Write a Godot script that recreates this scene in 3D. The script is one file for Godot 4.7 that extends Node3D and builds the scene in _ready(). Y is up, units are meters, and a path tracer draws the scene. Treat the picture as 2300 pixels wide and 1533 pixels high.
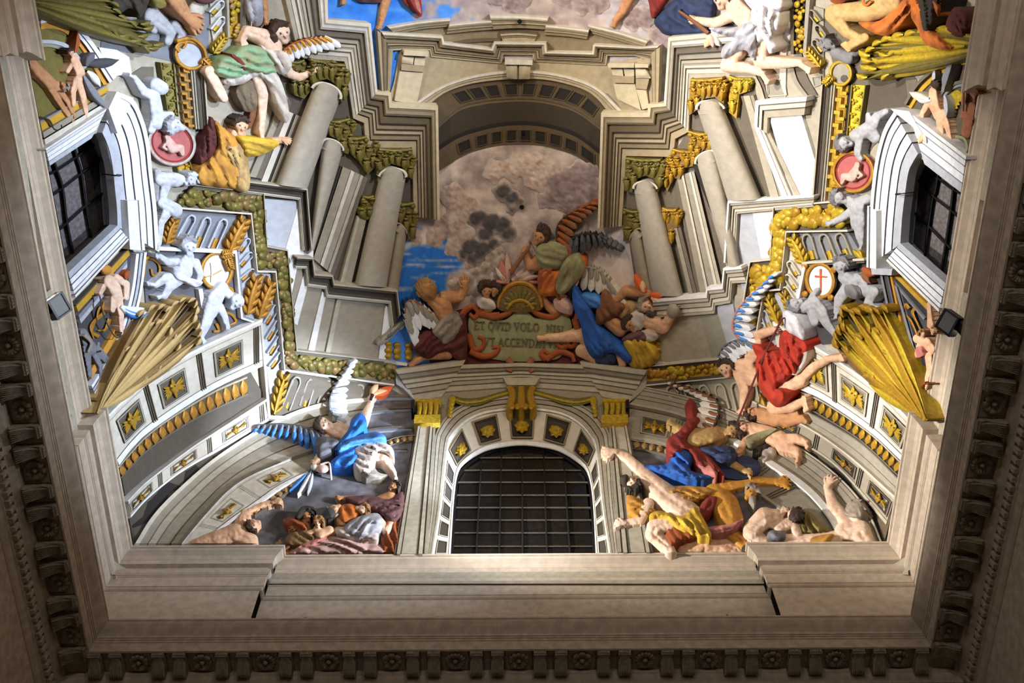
extends Node3D
# A painted church vault seen from the nave floor: real attic, cornice and windows,
# and the painted architecture, garlands and figures of the vault as shallow coloured stucco relief.

const LENS := 2560.0          # focal length in pixels of a 2300 x 1533 frame
const FLOOR_EYE := Vector3(0.07, 1.7, 0.0)
const SPRING := 20.95         # height where the vault springs
const HALF := 8.2             # half span of the vault
const ENDZ := 14.15           # end wall behind the window
var ax: Vector3
var ay: Vector3
var az: Vector3
var rng := RandomNumberGenerator.new()
var wob := FastNoiseLite.new()
var M := {}
var names := {}

# colours of the paints and stones (sRGB); pale and dark stones carry painted light and shade
var K := {
	"stone": Color8(170, 162, 146), "pale": Color8(202, 196, 184), "shaft": Color8(164, 157, 144), "white": Color8(226, 226, 228), "grey": Color8(150, 144, 133),
	"mid": Color8(150, 142, 126), "dim": Color8(104, 96, 84), "umber": Color8(84, 76, 64), "dark": Color8(50, 44, 36), "ink": Color8(30, 27, 24),
	"tan": Color8(166, 153, 126), "cream": Color8(196, 184, 158), "buff": Color8(160, 145, 118), "taupe": Color8(126, 112, 88), "bark": Color8(92, 79, 58), "deep_brown": Color8(58, 48, 34),
	"gold": Color8(190, 148, 42), "sun": Color8(214, 178, 54), "lemon": Color8(206, 178, 48), "olive": Color8(132, 120, 56), "moss": Color8(108, 98, 46), "ochre": Color8(196, 140, 52), "amber": Color8(206, 150, 58), "straw": Color8(194, 164, 108), "hay": Color8(142, 114, 68),
	"cool": Color8(176, 180, 192), "slate": Color8(124, 126, 136), "lead": Color8(92, 92, 100), "snow": Color8(226, 229, 238), "iron": Color8(66, 65, 70),
	"sky": Color8(32, 112, 214), "azure": Color8(70, 140, 226), "haze": Color8(198, 198, 212), "mauve": Color8(152, 138, 142), "rosy": Color8(216, 202, 196), "cloud": Color8(186, 172, 168), "storm": Color8(82, 78, 82), "smoke": Color8(56, 52, 56),
	"skin": Color8(226, 184, 152), "tanskin": Color8(190, 140, 98), "brown": Color8(132, 86, 56), "fair": Color8(236, 206, 184), "stucco": Color8(176, 177, 184), "lightstucco": Color8(206, 209, 220), "darkstucco": Color8(128, 126, 130),
	"red": Color8(186, 48, 26), "crimson": Color8(140, 44, 38), "rose": Color8(196, 124, 116), "pink": Color8(214, 178, 168), "wine": Color8(92, 36, 34), "blue": Color8(36, 96, 190), "navy": Color8(44, 62, 104), "orange": Color8(204, 112, 42), "rust": Color8(158, 80, 36), "terra": Color8(150, 92, 66), "green": Color8(128, 172, 136), "sage": Color8(150, 150, 112), "linen": Color8(214, 208, 198), "plum": Color8(110, 74, 78), "medal": Color8(176, 96, 96),
	"hair": Color8(62, 46, 36), "blond": Color8(168, 128, 78), "ash": Color8(150, 142, 132), "flame": Color8(216, 96, 44), "fire": Color8(236, 190, 150)}

func _ready() -> void:
	rng.seed = 7
	wob.seed = 3
	wob.frequency = 0.02
	# ---- camera
	var pitch := deg_to_rad(64.6)
	var roll := deg_to_rad(-0.32)
	az = Vector3(0, sin(pitch), -cos(pitch))
	var right := Vector3(1, 0, 0)
	var up := Vector3(0, cos(pitch), sin(pitch))
	ax = right * cos(roll) + up * sin(roll)
	ay = -right * sin(roll) + up * cos(roll)
	var camera := Camera3D.new()
	camera.name = "camera"
	camera.transform = Transform3D(Basis(ax, ay, -az), FLOOR_EYE)
	camera.fov = rad_to_deg(2.0 * atan(766.5 / LENS))
	camera.far = 200.0
	add_child(camera)
	camera.current = true
	# ---- night sky, exposure
	var e := Environment.new()
	e.background_mode = Environment.BG_COLOR
	e.background_color = Color(0.012, 0.013, 0.018)
	e.ambient_light_source = Environment.AMBIENT_SOURCE_DISABLED
	e.tonemap_mode = Environment.TONE_MAPPER_LINEAR
	e.tonemap_exposure = 2.5
	e.sdfgi_enabled = true
	e.ssao_enabled = true
	e.ssil_enabled = true
	var we := WorldEnvironment.new()
	we.name = "environment"
	we.environment = e
	add_child(we)
	materials()
	survey()
	# ---- floodlights on the cornice ledges, and added lamps in the nave
	lights()
	# ---- setting
	shell()
	attic()
	cornice()
	vault()
	architecture()
	ornament()
	figures()

# ------------------------------------------------------------------ materials
func noise_tex(freq: float, lo: float, hi: float, oct := 4, bump := false, sd := 1) -> NoiseTexture2D:
	var n := FastNoiseLite.new()
	n.seed = sd
	n.frequency = freq
	n.fractal_octaves = oct
	var t := NoiseTexture2D.new()
	t.width = 512
	t.height = 512
	t.seamless = true
	t.noise = n
	if bump:
		t.as_normal_map = true
		t.bump_strength = lo
	else:
		var g := Gradient.new()
		g.set_color(0, Color(lo, lo, lo * 0.985))
		g.set_color(1, Color(hi, hi, hi))
		t.color_ramp = g
	return t

func mat(called: String, col: Color, rough := 0.85, metal := 0.0, lo := 0.78, scale := 0.5, bump := 1.2) -> StandardMaterial3D:
	var m := StandardMaterial3D.new()
	m.resource_name = called
	m.albedo_color = col
	m.roughness = rough
	m.metallic = metal
	m.albedo_texture = noise_tex(0.02, lo, 1.0, 5, false, called.length())
	m.normal_enabled = true
	m.normal_texture = noise_tex(0.06, bump, 0, 4, true, called.length() + 5)
	m.normal_scale = 0.4
	m.uv1_triplanar = true
	m.uv1_world_triplanar = true
	m.uv1_scale = Vector3(scale, scale, scale)
	M[called] = m
	return m

func materials() -> void:
	var f := mat("fresco", Color(1, 1, 1), 0.82, 0.0, 0.86, 0.45, 1.0)
	f.vertex_color_use_as_albedo = true
	var c := mat("cloth", Color(1, 1, 1), 0.8, 0.0, 0.86, 0.8, 0.8)
	c.vertex_color_use_as_albedo = true
	var g := mat("gilding", Color(1, 1, 1), 0.5, 0.25, 0.7, 0.9, 2.0)
	g.vertex_color_use_as_albedo = true
	mat("attic_stone", Color8(198, 182, 164), 0.8, 0.0, 0.84, 0.4, 0.8)
	mat("cornice_stone", Color8(176, 160, 142), 0.8, 0.0, 0.76, 0.4, 1.2)
	mat("carved_stone", Color8(150, 136, 116), 0.8, 0.0, 0.66, 0.9, 2.0)
	mat("plaster", Color8(120, 106, 90), 0.9, 0.0, 0.8, 0.3, 1.0)
	mat("letter", Color8(104, 98, 70), 0.8, 0.0, 0.9, 1.0, 0.4)
	mat("iron", Color8(26, 26, 28), 0.45, 0.3, 0.7, 1.5, 0.6)
	var p := mat("pane", Color8(30, 28, 27), 0.22, 0.0, 0.6, 0.6, 0.5)
	p.specular_mode = 0
	var s := mat("side_pane", Color8(120, 114, 116), 0.4, 0.0, 0.6, 0.9, 1.6)
	s.metallic_specular = 0.4
	mat("lead_came", Color8(150, 140, 124), 0.35, 0.6, 0.5, 2.0, 0.8)  # raised albedo imitates glints on the horizontal window bars
	mat("black_metal", Color8(16, 16, 17), 0.4, 0.3, 0.8, 2.0, 0.3)
	mat("brass", Color8(150, 120, 60), 0.35, 0.8, 0.8, 2.0, 0.3)
	var lg := StandardMaterial3D.new()
	lg.albedo_color = Color8(120, 124, 126)
	lg.roughness = 0.15
	M["lamp_glass"] = lg
	var gl := StandardMaterial3D.new()
	gl.albedo_color = Color(0.9, 0.9, 0.9)
	gl.emission_enabled = true
	gl.emission = Color(1.0, 0.95, 0.86)
	gl.emission_energy_multiplier = 2.0
	M["lamp_glow"] = gl
	var wl := StandardMaterial3D.new()
	wl.albedo_color = Color(0.9, 0.85, 0.7)
	wl.emission_enabled = true
	wl.emission = Color(1.0, 0.78, 0.5)
	wl.emission_energy_multiplier = 2.0
	M["globe_glow"] = wl

func lin(c: Color) -> Color:
	return c.srgb_to_linear()

func col(k) -> Color:
	if k is Color:
		return k
	return K[k]

# ------------------------------------------------------------------ the survey of the vault
# For a bearing from the nave floor: the point of the bare vault there and its normal.
const GS := 12
const GX0 := -120
const GY0 := -120
const GW := 214
const GH := 130
var gp := PackedVector3Array()
var gn := PackedVector3Array()

func hollow(p: Vector3) -> float:
	var dy := p.y - SPRING
	var d1: float = HALF - (sqrt(p.x * p.x + dy * dy) if dy > 0.0 else absf(p.x))
	var d2 := p.z + ENDZ
	var k := 1.1
	var h := maxf(k - absf(d1 - d2), 0.0) / k
	return minf(d1, d2) - h * h * k * 0.25

func sight(x: float, y: float) -> Vector3:
	return (az + ax * ((x - 1150.0) / LENS) - ay * ((y - 766.5) / LENS)).normalized()

func survey() -> void:
	gp.resize(GW * GH)
	gn.resize(GW * GH)
	for j in GH:
		for i in GW:
			var r := sight(GX0 + i * GS, GY0 + j * GS)
			var t := 12.0
			for s in 60:
				var d := hollow(FLOOR_EYE + r * t)
				t += d
				if absf(d) < 0.0008:
					break
			var p := FLOOR_EYE + r * t
			var q := 0.02
			var n := Vector3(hollow(p + Vector3(q, 0, 0)) - hollow(p - Vector3(q, 0, 0)), hollow(p + Vector3(0, q, 0)) - hollow(p - Vector3(0, q, 0)), hollow(p + Vector3(0, 0, q)) - hollow(p - Vector3(0, 0, q)))
			gp[j * GW + i] = p
			gn[j * GW + i] = n.normalized()

var last_n := Vector3.UP

# a point standing d metres proud of the vault
func on(x: float, y: float, d: float) -> Vector3:
	var fx := clampf((x - GX0) / GS, 0.0, GW - 1.001)
	var fy := clampf((y - GY0) / GS, 0.0, GH - 1.001)
	var i := int(fx)
	var j := int(fy)
	fx -= i
	fy -= j
	var a := j * GW + i
	var p := gp[a].lerp(gp[a + 1], fx).lerp(gp[a + GW].lerp(gp[a + GW + 1], fx), fy)
	var n := gn[a].lerp(gn[a + 1], fx).lerp(gn[a + GW].lerp(gn[a + GW + 1], fx), fy).normalized()
	last_n = n
	var r := (p - FLOOR_EYE).normalized()
	return p - r * (d / maxf(0.3, -n.dot(r)))

# ------------------------------------------------------------------ mesh building
class MB:
	var v := PackedVector3Array()
	var c := PackedColorArray()
	var t := PackedInt32Array()
	func add(p: Vector3, k: Color) -> int:
		v.append(p)
		c.append(k)
		return v.size() - 1
	func tri(a: int, b: int, d: int) -> void:
		t.append(a)
		t.append(b)
		t.append(d)
	func quad(a: int, b: int, d: int, e: int) -> void:
		t.append(a)
		t.append(b)
		t.append(d)
		t.append(a)
		t.append(d)
		t.append(e)

func numbered(called: String) -> String:
	var k: int = names.get(called, 0)
	names[called] = k + 1
	return called if k == 0 else "%s_%03d" % [called, k]

func made(mb: MB) -> ArrayMesh:
	var n := PackedVector3Array()
	n.resize(mb.v.size())
	var v := mb.v
	var t := mb.t
	for i in range(0, t.size(), 3):
		var a := t[i]
		var b := t[i + 1]
		var d := t[i + 2]
		var f := (v[d] - v[a]).cross(v[b] - v[a])
		n[a] += f
		n[b] += f
		n[d] += f
	for i in n.size():
		n[i] = n[i].normalized() if n[i].length_squared() > 1e-20 else Vector3.UP
	var arr := []
	arr.resize(Mesh.ARRAY_MAX)
	arr[Mesh.ARRAY_VERTEX] = v
	arr[Mesh.ARRAY_NORMAL] = n
	arr[Mesh.ARRAY_COLOR] = mb.c
	arr[Mesh.ARRAY_INDEX] = t
	var m := ArrayMesh.new()
	if v.is_empty():
		return m
	m.add_surface_from_arrays(Mesh.PRIMITIVE_TRIANGLES, arr)
	return m

func put(called: String, mb, material: String, parent: Node = null) -> MeshInstance3D:
	var o := MeshInstance3D.new()
	o.mesh = mb if mb is Mesh else made(mb)
	if o.mesh.get_surface_count() > 0:
		o.set_surface_override_material(0, M[material])
	if parent == null:
		o.name = numbered(called)
		add_child(o, true)
	else:
		o.name = called
		parent.add_child(o, true)
	return o

func tag(o: Node, label: String, category: String, group := "", kind := "") -> Node:
	if label:
		o.set_meta("label", label)
	if category:
		o.set_meta("category", category)
	if group:
		o.set_meta("group", group)
	if kind:
		o.set_meta("kind", kind)
	return o

func thing(called: String, label: String, category: String, group := "") -> Node3D:
	var o := Node3D.new()
	o.name = numbered(called)
	add_child(o, true)
	tag(o, label, category, group)
	return o

func struct(called: String, mb, material: String, label := "") -> MeshInstance3D:
	var o := put(called, mb, material)
	tag(o, label, "", "", "structure")
	return o

# ------------------------------------------------------------------ curves
func pts(a: Array) -> PackedVector2Array:
	var r := PackedVector2Array()
	for i in range(0, a.size(), 2):
		r.append(Vector2(a[i], a[i + 1]))
	return r

func crom(a: Vector2, b: Vector2, c: Vector2, d: Vector2, t: float) -> Vector2:
	return b.cubic_interpolate(c, a, d, t)

# n points between each two of a, through them as a smooth curve
func smooth(a: PackedVector2Array, n: int, closed := false) -> PackedVector2Array:
	var r := PackedVector2Array()
	var m := a.size()
	var last := m if closed else m - 1
	for i in last:
		var p0 := a[(i - 1 + m) % m] if closed or i > 0 else a[0] * 2.0 - a[1]
		var p3 := a[(i + 2) % m] if closed or i + 2 < m else a[m - 1] * 2.0 - a[m - 2]
		for k in n:
			r.append(crom(p0, a[i], a[(i + 1) % m], p3, float(k) / n))
	if not closed:
		r.append(a[m - 1])
	return r

func straight(a: PackedVector2Array, b: PackedVector2Array, step: float) -> Array:
	var ra := PackedVector2Array()
	var rb := PackedVector2Array()
	for i in a.size() - 1:
		var n := maxi(1, int(ceil(maxf(a[i].distance_to(a[i + 1]), b[i].distance_to(b[i + 1])) / step)))
		for k in n:
			ra.append(a[i].lerp(a[i + 1], float(k) / n))
			rb.append(b[i].lerp(b[i + 1], float(k) / n))
	ra.append(a[a.size() - 1])
	rb.append(b[b.size() - 1])
	return [ra, rb]

func ring(cx: float, cy: float, rx: float, ry: float, tilt: float, n: int, a0 := 0.0, a1 := TAU) -> PackedVector2Array:
	var r := PackedVector2Array()
	var whole := absf(a1 - a0 - TAU) < 0.001
	for i in (n if whole else n + 1):
		var t := a0 + (a1 - a0) * i / n
		r.append(Vector2(cx, cy) + Vector2(cos(t) * rx, sin(t) * ry).rotated(tilt))
	return r

# ------------------------------------------------------------------ relief shapes
func shoelace(p: PackedVector2Array) -> float:
	var s := 0.0
	for i in p.size():
		s += p[i].cross(p[(i + 1) % p.size()])
	return s

func strip_flipped(a: PackedVector2Array, b: PackedVector2Array) -> bool:
	var s := 0.0
	for i in a.size() - 1:
		s += (a[i + 1] - a[i]).cross(b[i] - a[i]) + (b[i + 1] - b[i]).cross(b[i + 1] - a[i + 1])
	return s > 0.0

func flip_from(mb: MB, start: int) -> void:
	for i in range(start, mb.t.size(), 3):
		var q := mb.t[i + 1]
		mb.t[i + 1] = mb.t[i + 2]
		mb.t[i + 2] = q

# a moulding between two rails: prof = [[across 0..1, height, colour], ...]
func loft(mb: MB, a: PackedVector2Array, b: PackedVector2Array, prof: Array, soft := false, drop := 0.06, caps := true) -> void:
	var n := a.size()
	var m := prof.size()
	var t0 := mb.t.size()
	var cols := []
	for q in prof:
		cols.append(lin(col(q[2])))
	var rows := []      # rows[k][j]
	var foot := []
	for k in n:
		var row := PackedVector3Array()
		var fr := PackedVector3Array()
		for j in m:
			var p := a[k].lerp(b[k], prof[j][0])
			var w := on(p.x, p.y, prof[j][1])
			row.append(w)
			fr.append(w - last_n * maxf(prof[j][1] + drop, 0.03))
		rows.append(row)
		foot.append(fr)
	for j in m - 1:
		var base := mb.v.size()
		for k in n:
			mb.add(rows[k][j], cols[j])
			mb.add(rows[k][j + 1], cols[j] if not soft else cols[j + 1])
		for k in n - 1:
			var q := base + k * 2
			mb.quad(q, q + 1, q + 3, q + 2)
	for side in 2:
		var j := 0 if side == 0 else m - 1
		var c: Color = cols[0] if side == 0 else cols[m - 1]
		var base := mb.v.size()
		for k in n:
			mb.add(rows[k][j], c)
			mb.add(foot[k][j], c)
		for k in n - 1:
			var q := base + k * 2
			if side == 0:
				mb.quad(q, q + 2, q + 3, q + 1)
			else:
				mb.quad(q, q + 1, q + 3, q + 2)
	if caps:
		for side in 2:
			var k := 0 if side == 0 else n - 1
			for j in m - 1:
				var q := mb.add(rows[k][j], cols[j])
				mb.add(foot[k][j], cols[j])
				mb.add(foot[k][j + 1], cols[j])
				mb.add(rows[k][j + 1], cols[j])
				if side == 0:
					mb.quad(q, q + 1, q + 2, q + 3)
				else:
					mb.quad(q, q + 3, q + 2, q + 1)
	if strip_flipped(a, b):
		flip_from(mb, t0)

# the same with smooth normals across (columns, torus, tubes)
func round_loft(mb: MB, a: PackedVector2Array, b: PackedVector2Array, prof: Array, drop := 0.06) -> void:
	var n := a.size()
	var m := prof.size()
	var base := mb.v.size()
	var t0 := mb.t.size()
	for k in n:
		for j in m:
			var p := a[k].lerp(b[k], prof[j][0])
			mb.add(on(p.x, p.y, prof[j][1]), lin(col(prof[j][2])))
	for k in n - 1:
		for j in m - 1:
			var q := base + k * m + j
			mb.quad(q, q + 1, q + m + 1, q + m)
	for k in [0, n - 1]:
		for j in m - 1:
			var q := mb.add(mb.v[base + k * m + j], mb.c[base + k * m + j])
			mb.add(mb.v[base + k * m + j + 1], mb.c[base])
			var p := a[k].lerp(b[k], prof[j + 1][0])
			on(p.x, p.y, 0)
			mb.add(mb.v[q + 1] - last_n * maxf(prof[j + 1][1] + drop, 0.03), mb.c[base])
			mb.add(mb.v[q] - last_n * maxf(prof[j][1] + drop, 0.03), mb.c[base])
			if k == 0:
				mb.quad(q, q + 3, q + 2, q + 1)
			else:
				mb.quad(q, q + 1, q + 2, q + 3)
	if strip_flipped(a, b):
		flip_from(mb, t0)

func half_round(c, h0: float, h: float, n := 10, t0 := 0.0, t1 := 1.0) -> Array:
	var r := []
	for i in n + 1:
		var a := PI * i / n
		r.append([lerpf(t0, t1, 0.5 - 0.5 * cos(a)), h0 + h * sin(a), c])
	return r

# straight moulding run with mitred corners
func run(mb: MB, a: Array, b: Array, prof: Array, step := 60.0) -> void:
	var pa := pts(a)
	var pb := pts(b)
	for i in pa.size() - 1:
		var s := straight(PackedVector2Array([pa[i], pa[i + 1]]), PackedVector2Array([pb[i], pb[i + 1]]), step)
		loft(mb, s[0], s[1], prof, false, 0.06, i == 0 or i == pa.size() - 2)

func arc_run(mb: MB, a: Array, b: Array, prof: Array, n := 8) -> void:
	loft(mb, smooth(pts(a), n), smooth(pts(b), n), prof)

# bands of a stepped moulding: list of [width, height, colour] -> profile
func bands(list: Array) -> Array:
	var total := 0.0
	for q in list:
		total += q[0]
	var r := []
	var t := 0.0
	for q in list:
		r.append([t / total, q[1], q[2]])
		t += q[0]
		r.append([t / total, q[1] if q.size() < 4 else q[3], q[2]])
	return r

func inside(p: Vector2, poly: PackedVector2Array) -> bool:
	return Geometry2D.is_point_in_polygon(p, poly)

func edge_dist(p: Vector2, poly: PackedVector2Array) -> float:
	var best := 1e9
	var n := poly.size()
	for i in n:
		var q := poly[i]
		var d := poly[(i + 1) % n] - q
		var w := p - q
		var l := d.length_squared()
		if l > 0.0:
			w -= d * clampf(w.dot(d) / l, 0.0, 1.0)
		best = minf(best, w.length_squared())
	return sqrt(best)

func resample(poly: PackedVector2Array, step: float) -> PackedVector2Array:
	var r := PackedVector2Array()
	var n := poly.size()
	for i in n:
		var a := poly[i]
		var b := poly[(i + 1) % n]
		var m := maxi(1, int(round(a.distance_to(b) / step)))
		for k in m:
			r.append(a.lerp(b, float(k) / m))
	return r

# a solid piece with this outline; hf(point, distance to edge) gives its height
func piece(mb: MB, poly0: PackedVector2Array, c, hf: Callable, step := 14.0, drop := 0.06, cf = null) -> void:
	var cut := false
	for p in poly0:
		if not inside(p, FIELD):
			cut = true
	if cut:
		for q in Geometry2D.intersect_polygons(poly0, FIELD):
			if absf(shoelace(q)) > 12.0 and not Geometry2D.is_polygon_clockwise(q):
				piece_in(mb, q, c, hf, step, drop, cf)
	else:
		piece_in(mb, poly0, c, hf, step, drop, cf)

# the part of the vault that stands free above the attic, as seen from the nave floor
var FIELD := PackedVector2Array([Vector2(87, -118), Vector2(91, 84), Vector2(54, 86), Vector2(216, 944), Vector2(251, 944), Vector2(301, 1221), Vector2(607, 1221), Vector2(613, 1244), Vector2(1714, 1241), Vector2(1716, 1221), Vector2(1997, 1221), Vector2(2038, 965), Vector2(2070, 965), Vector2(2204, 171), Vector2(2171, 169), Vector2(2197, -118)])

func piece_in(mb: MB, poly0: PackedVector2Array, c, hf: Callable, step: float, drop: float, cf) -> void:
	var poly := resample(poly0, step)
	if shoelace(poly) < 0.0:
		poly.reverse()
	var all := PackedVector2Array()
	all.append_array(poly)
	var lo := poly[0]
	var hi := poly[0]
	for p in poly:
		lo = lo.min(p)
		hi = hi.max(p)
	var nb := poly.size()
	var dist := PackedFloat32Array()
	dist.resize(nb)
	var y := lo.y + step * 0.5
	var odd := 0
	while y < hi.y:
		var x := lo.x + step * (0.25 + 0.5 * odd)
		while x < hi.x:
			var p := Vector2(x, y)
			p += Vector2(sin(x * 12.9 + y * 4.1), cos(x * 7.3 - y * 9.7)) * step * 0.06
			if inside(p, poly):
				var d := edge_dist(p, poly)
				if d > step * 0.45:
					all.append(p)
					dist.append(d)
			x += step
		y += step * 0.866
		odd = 1 - odd
	var cc := lin(col(c))
	var base := mb.v.size()
	for i in all.size():
		var p := all[i]
		var h: float = hf.call(p, dist[i])
		mb.add(on(p.x, p.y, h), cc if cf == null else lin(cf.call(p)))
	var tr := Geometry2D.triangulate_delaunay(all) if all.size() > nb + 2 else Geometry2D.triangulate_polygon(poly)
	for i in range(0, tr.size(), 3):
		var a := all[tr[i]]
		var b := all[tr[i + 1]]
		var d := all[tr[i + 2]]
		if absf((b - a).cross(d - a)) < 0.01 or not inside((a + b + d) / 3.0, poly):
			continue
		if (b - a).cross(d - a) < 0.0:
			mb.tri(base + tr[i], base + tr[i + 2], base + tr[i + 1])
		else:
			mb.tri(base + tr[i], base + tr[i + 1], base + tr[i + 2])
	# the rim, square to the wall
	var s := mb.v.size()
	for i in nb:
		var p := poly[i]
		var h: float = hf.call(p, 0.0)
		var w := on(p.x, p.y, h)
		mb.add(w, mb.c[base + i])
		mb.add(w - last_n * maxf(h + drop, 0.03), mb.c[base + i])
	for i in nb:
		var q := s + i * 2
		var w := s + ((i + 1) % nb) * 2
		mb.quad(q, q + 1, w + 1, w)

func slab(mb: MB, a: Array, c, h: float, curved := false, step := 40.0, bevel := 0.0) -> void:
	var p := pts(a)
	if curved:
		p = smooth(p, 6, true)
	var hf := func(_q: Vector2, d: float) -> float: return h - (bevel if d < 3.0 else 0.0)
	piece(mb, p, c, hf, step)

func dome(mb: MB, a: Array, c, h0: float, h: float, soft := 18.0, curved := true, step := 8.0) -> void:
	var p := pts(a)
	if curved:
		p = smooth(p, 6, true)
	var hf := func(_q: Vector2, d: float) -> float:
		var t := clampf(d / soft, 0.0, 1.0)
		return h0 + h * sqrt(1.0 - (1.0 - t) * (1.0 - t))
	piece(mb, p, c, hf, step)

# cloth: folds run along `deg`, or fan out from `focus`
func cloth(mb: MB, a: Array, c, h0: float, h: float, deg: float, wave := 22.0, amp := 0.05, step := 5.5, focus = null, c2 = null) -> void:
	var p := smooth(pts(a), 5, true)
	var dirv := Vector2.from_angle(deg_to_rad(deg))
	var perp := dirv.orthogonal()
	var sd := rng.randf() * 100.0
	var wl := maxf(wave * 0.95, step * 3.2)
	var rd := func(q: Vector2) -> float:
		var along := q.dot(dirv)
		var across := q.dot(perp)
		var w := wob.get_noise_2d(across * 0.35 + sd * 9.0, along * 0.3) * wl * 1.5
		var u: float = (across + w) / wl if focus == null else (q - focus).angle() * 90.0 / wl + w / wl
		# rounded crests that come and go along their length, with a finer crease between some of them
		var crest := 0.5 + 0.5 * cos(TAU * (u + sd))
		var k := 0.7 + 0.9 * wob.get_noise_2d(across * 0.5 + sd, along * 0.22 + 77.0)
		var small := 0.5 + 0.5 * cos(TAU * (u * 1.9 + sd * 3.0 + wob.get_noise_2d(across * 0.4, along * 0.5) * 1.2))
		return pow(crest, 1.5) * k + small * 0.28
	var hf := func(q: Vector2, d: float) -> float:
		var t := clampf(d / 11.0, 0.0, 1.0)
		return h0 + h * 0.6 * sqrt(1.0 - (1.0 - t) * (1.0 - t)) + amp * 2.0 * rd.call(q) * (0.3 + 0.7 * t)
	var ca := col(c)
	var cb: Color = col(c2) if c2 != null else Color(ca.r * 0.8, ca.g * 0.76, ca.b * 0.78).lerp(Color(0.5, 0.42, 0.36), 0.06)
	var cf := func(q: Vector2) -> Color:
		# pigment laid on in strokes along the folds
		var n := wob.get_noise_2d(q.dot(perp) * 3.2 + sd * 7.0, q.dot(dirv) * 0.7)
		return ca.lerp(cb, clampf(0.4 + n * 1.5, 0.0, 1.0))
	piece(mb, p, c, hf, step, 0.06, cf)

# a tapering rod along a curve
func rod(mb: MB, a: Array, r0: float, r1: float, c, h0 := 0.0, curved := true, n := 6, k := 1.0) -> void:
	var p := smooth(pts(a), n) if curved else pts(a)
	var ra := PackedVector2Array()
	var rb := PackedVector2Array()
	var m := p.size()
	for i in m:
		var d := (p[mini(i + 1, m - 1)] - p[maxi(i - 1, 0)]).normalized().orthogonal()
		var r := lerpf(r0, r1, float(i) / (m - 1))
		ra.append(p[i] + d * r)
		rb.append(p[i] - d * r)
	round_loft(mb, rb, ra, half_round(c, h0, (r0 + r1) * 0.5 * 0.009 * k, 6))

# a leaf or feather from a to b, bent sideways, with a midrib
func leaf(mb: MB, ax0: float, ay0: float, bx: float, by: float, w: float, bend: float, c, h0: float, h: float, cup := 0.35, n := 8, c2 = null, blunt := false) -> void:
	var a := Vector2(ax0, ay0)
	var b := Vector2(bx, by)
	var d := (b - a).orthogonal().normalized()
	var mid := (a + b) * 0.5 + d * bend
	var ra := PackedVector2Array()
	var rb := PackedVector2Array()
	var hs := []
	for i in n + 1:
		var t := float(i) / n
		var p := a.lerp(mid, t).lerp(mid.lerp(b, t), t)
		var tg := (mid.lerp(b, t) - a.lerp(mid, t)).normalized().orthogonal()
		var ww := w * (0.35 + 0.65 * sin(PI * clampf(t * 1.05, 0.0, 1.0))) * (1.0 if t < 0.75 else sqrt(maxf(0.0, (1.0 - t) / 0.25)) * 0.92 + 0.08)
		if blunt:
			ww = w * (0.7 + 0.3 * t / 0.7 if t < 0.7 else sqrt(maxf(0.0, 1.0 - pow((t - 0.7) / 0.3, 2.0))) * 0.97 + 0.03)
		ra.append(p - tg * ww)
		rb.append(p + tg * ww)
		hs.append(sin(PI * clampf(t * 0.9 + 0.05, 0.0, 1.0)))
	var base := mb.v.size()
	var cc := lin(col(c))
	var ce := cc if c2 == null else lin(col(c2))
	var tt := [0.0, 0.25, 0.5, 0.75, 1.0]
	var hh := [0.0, 0.9, 1.0 - cup, 0.9, 0.0]
	for i in n + 1:
		for j in 5:
			var p := ra[i].lerp(rb[i], tt[j])
			mb.add(on(p.x, p.y, h0 + h * hh[j] * (0.35 + 0.65 * hs[i])), ce if i > n - 3 else cc)
	for i in n:
		for j in 4:
			var q := base + i * 5 + j
			mb.quad(q, q + 1, q + 6, q + 5)
	var s := mb.v.size()
	for i in n + 1:
		for p in [ra[i], rb[i]]:
			var w2 := on(p.x, p.y, h0)
			mb.add(w2, cc)
			mb.add(w2 - last_n * (h0 + 0.06), cc)
	for i in n:
		var q := s + i * 4
		mb.quad(q, q + 4, q + 5, q + 1)
		mb.quad(q + 2, q + 3, q + 7, q + 6)

# a rounded knob (fruit, bead, boss)
func knob(mb: MB, x: float, y: float, rx: float, ry: float, tilt: float, c, h0: float, h: float, n := 12) -> void:
	var cc := lin(col(c))
	var top := mb.add(on(x, y, h0 + h), cc)
	var prev := -1
	for s in [0.45, 0.8, 0.97, 1.0]:
		var r := mb.v.size()
		var hh := h0 + h * sqrt(maxf(0.0, 1.0 - s * s)) if s < 1.0 else h0 * 0.0 - 0.03
		for i in n:
			var t := TAU * i / n
			var q := Vector2(cos(t) * rx * s, sin(t) * ry * s).rotated(tilt)
			mb.add(on(x + q.x, y + q.y, hh), cc)
		for i in n:
			var j := (i + 1) % n
			if prev < 0:
				mb.tri(top, r + i, r + j)
			else:
				mb.quad(prev + i, r + i, r + j, prev + j)
		prev = r

# box in world space with chamfered look: eight corners given by a transform
func box(mb: MB, t: Transform3D, s: Vector3, c := Color.WHITE) -> void:
	for f in 6:
		var axis := f >> 1
		var sg := 1.0 if f % 2 == 0 else -1.0
		var n := Vector3()
		n[axis] = sg
		var u := Vector3()
		u[(axis + 1) % 3] = 1.0
		var w := n.cross(u)
		var q := mb.v.size()
		for k in [[-1, -1], [1, -1], [1, 1], [-1, 1]]:
			mb.add(t * ((n + u * k[0] + w * k[1]) * s * 0.5), c)
		mb.quad(q, q + 3, q + 2, q + 1)

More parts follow.
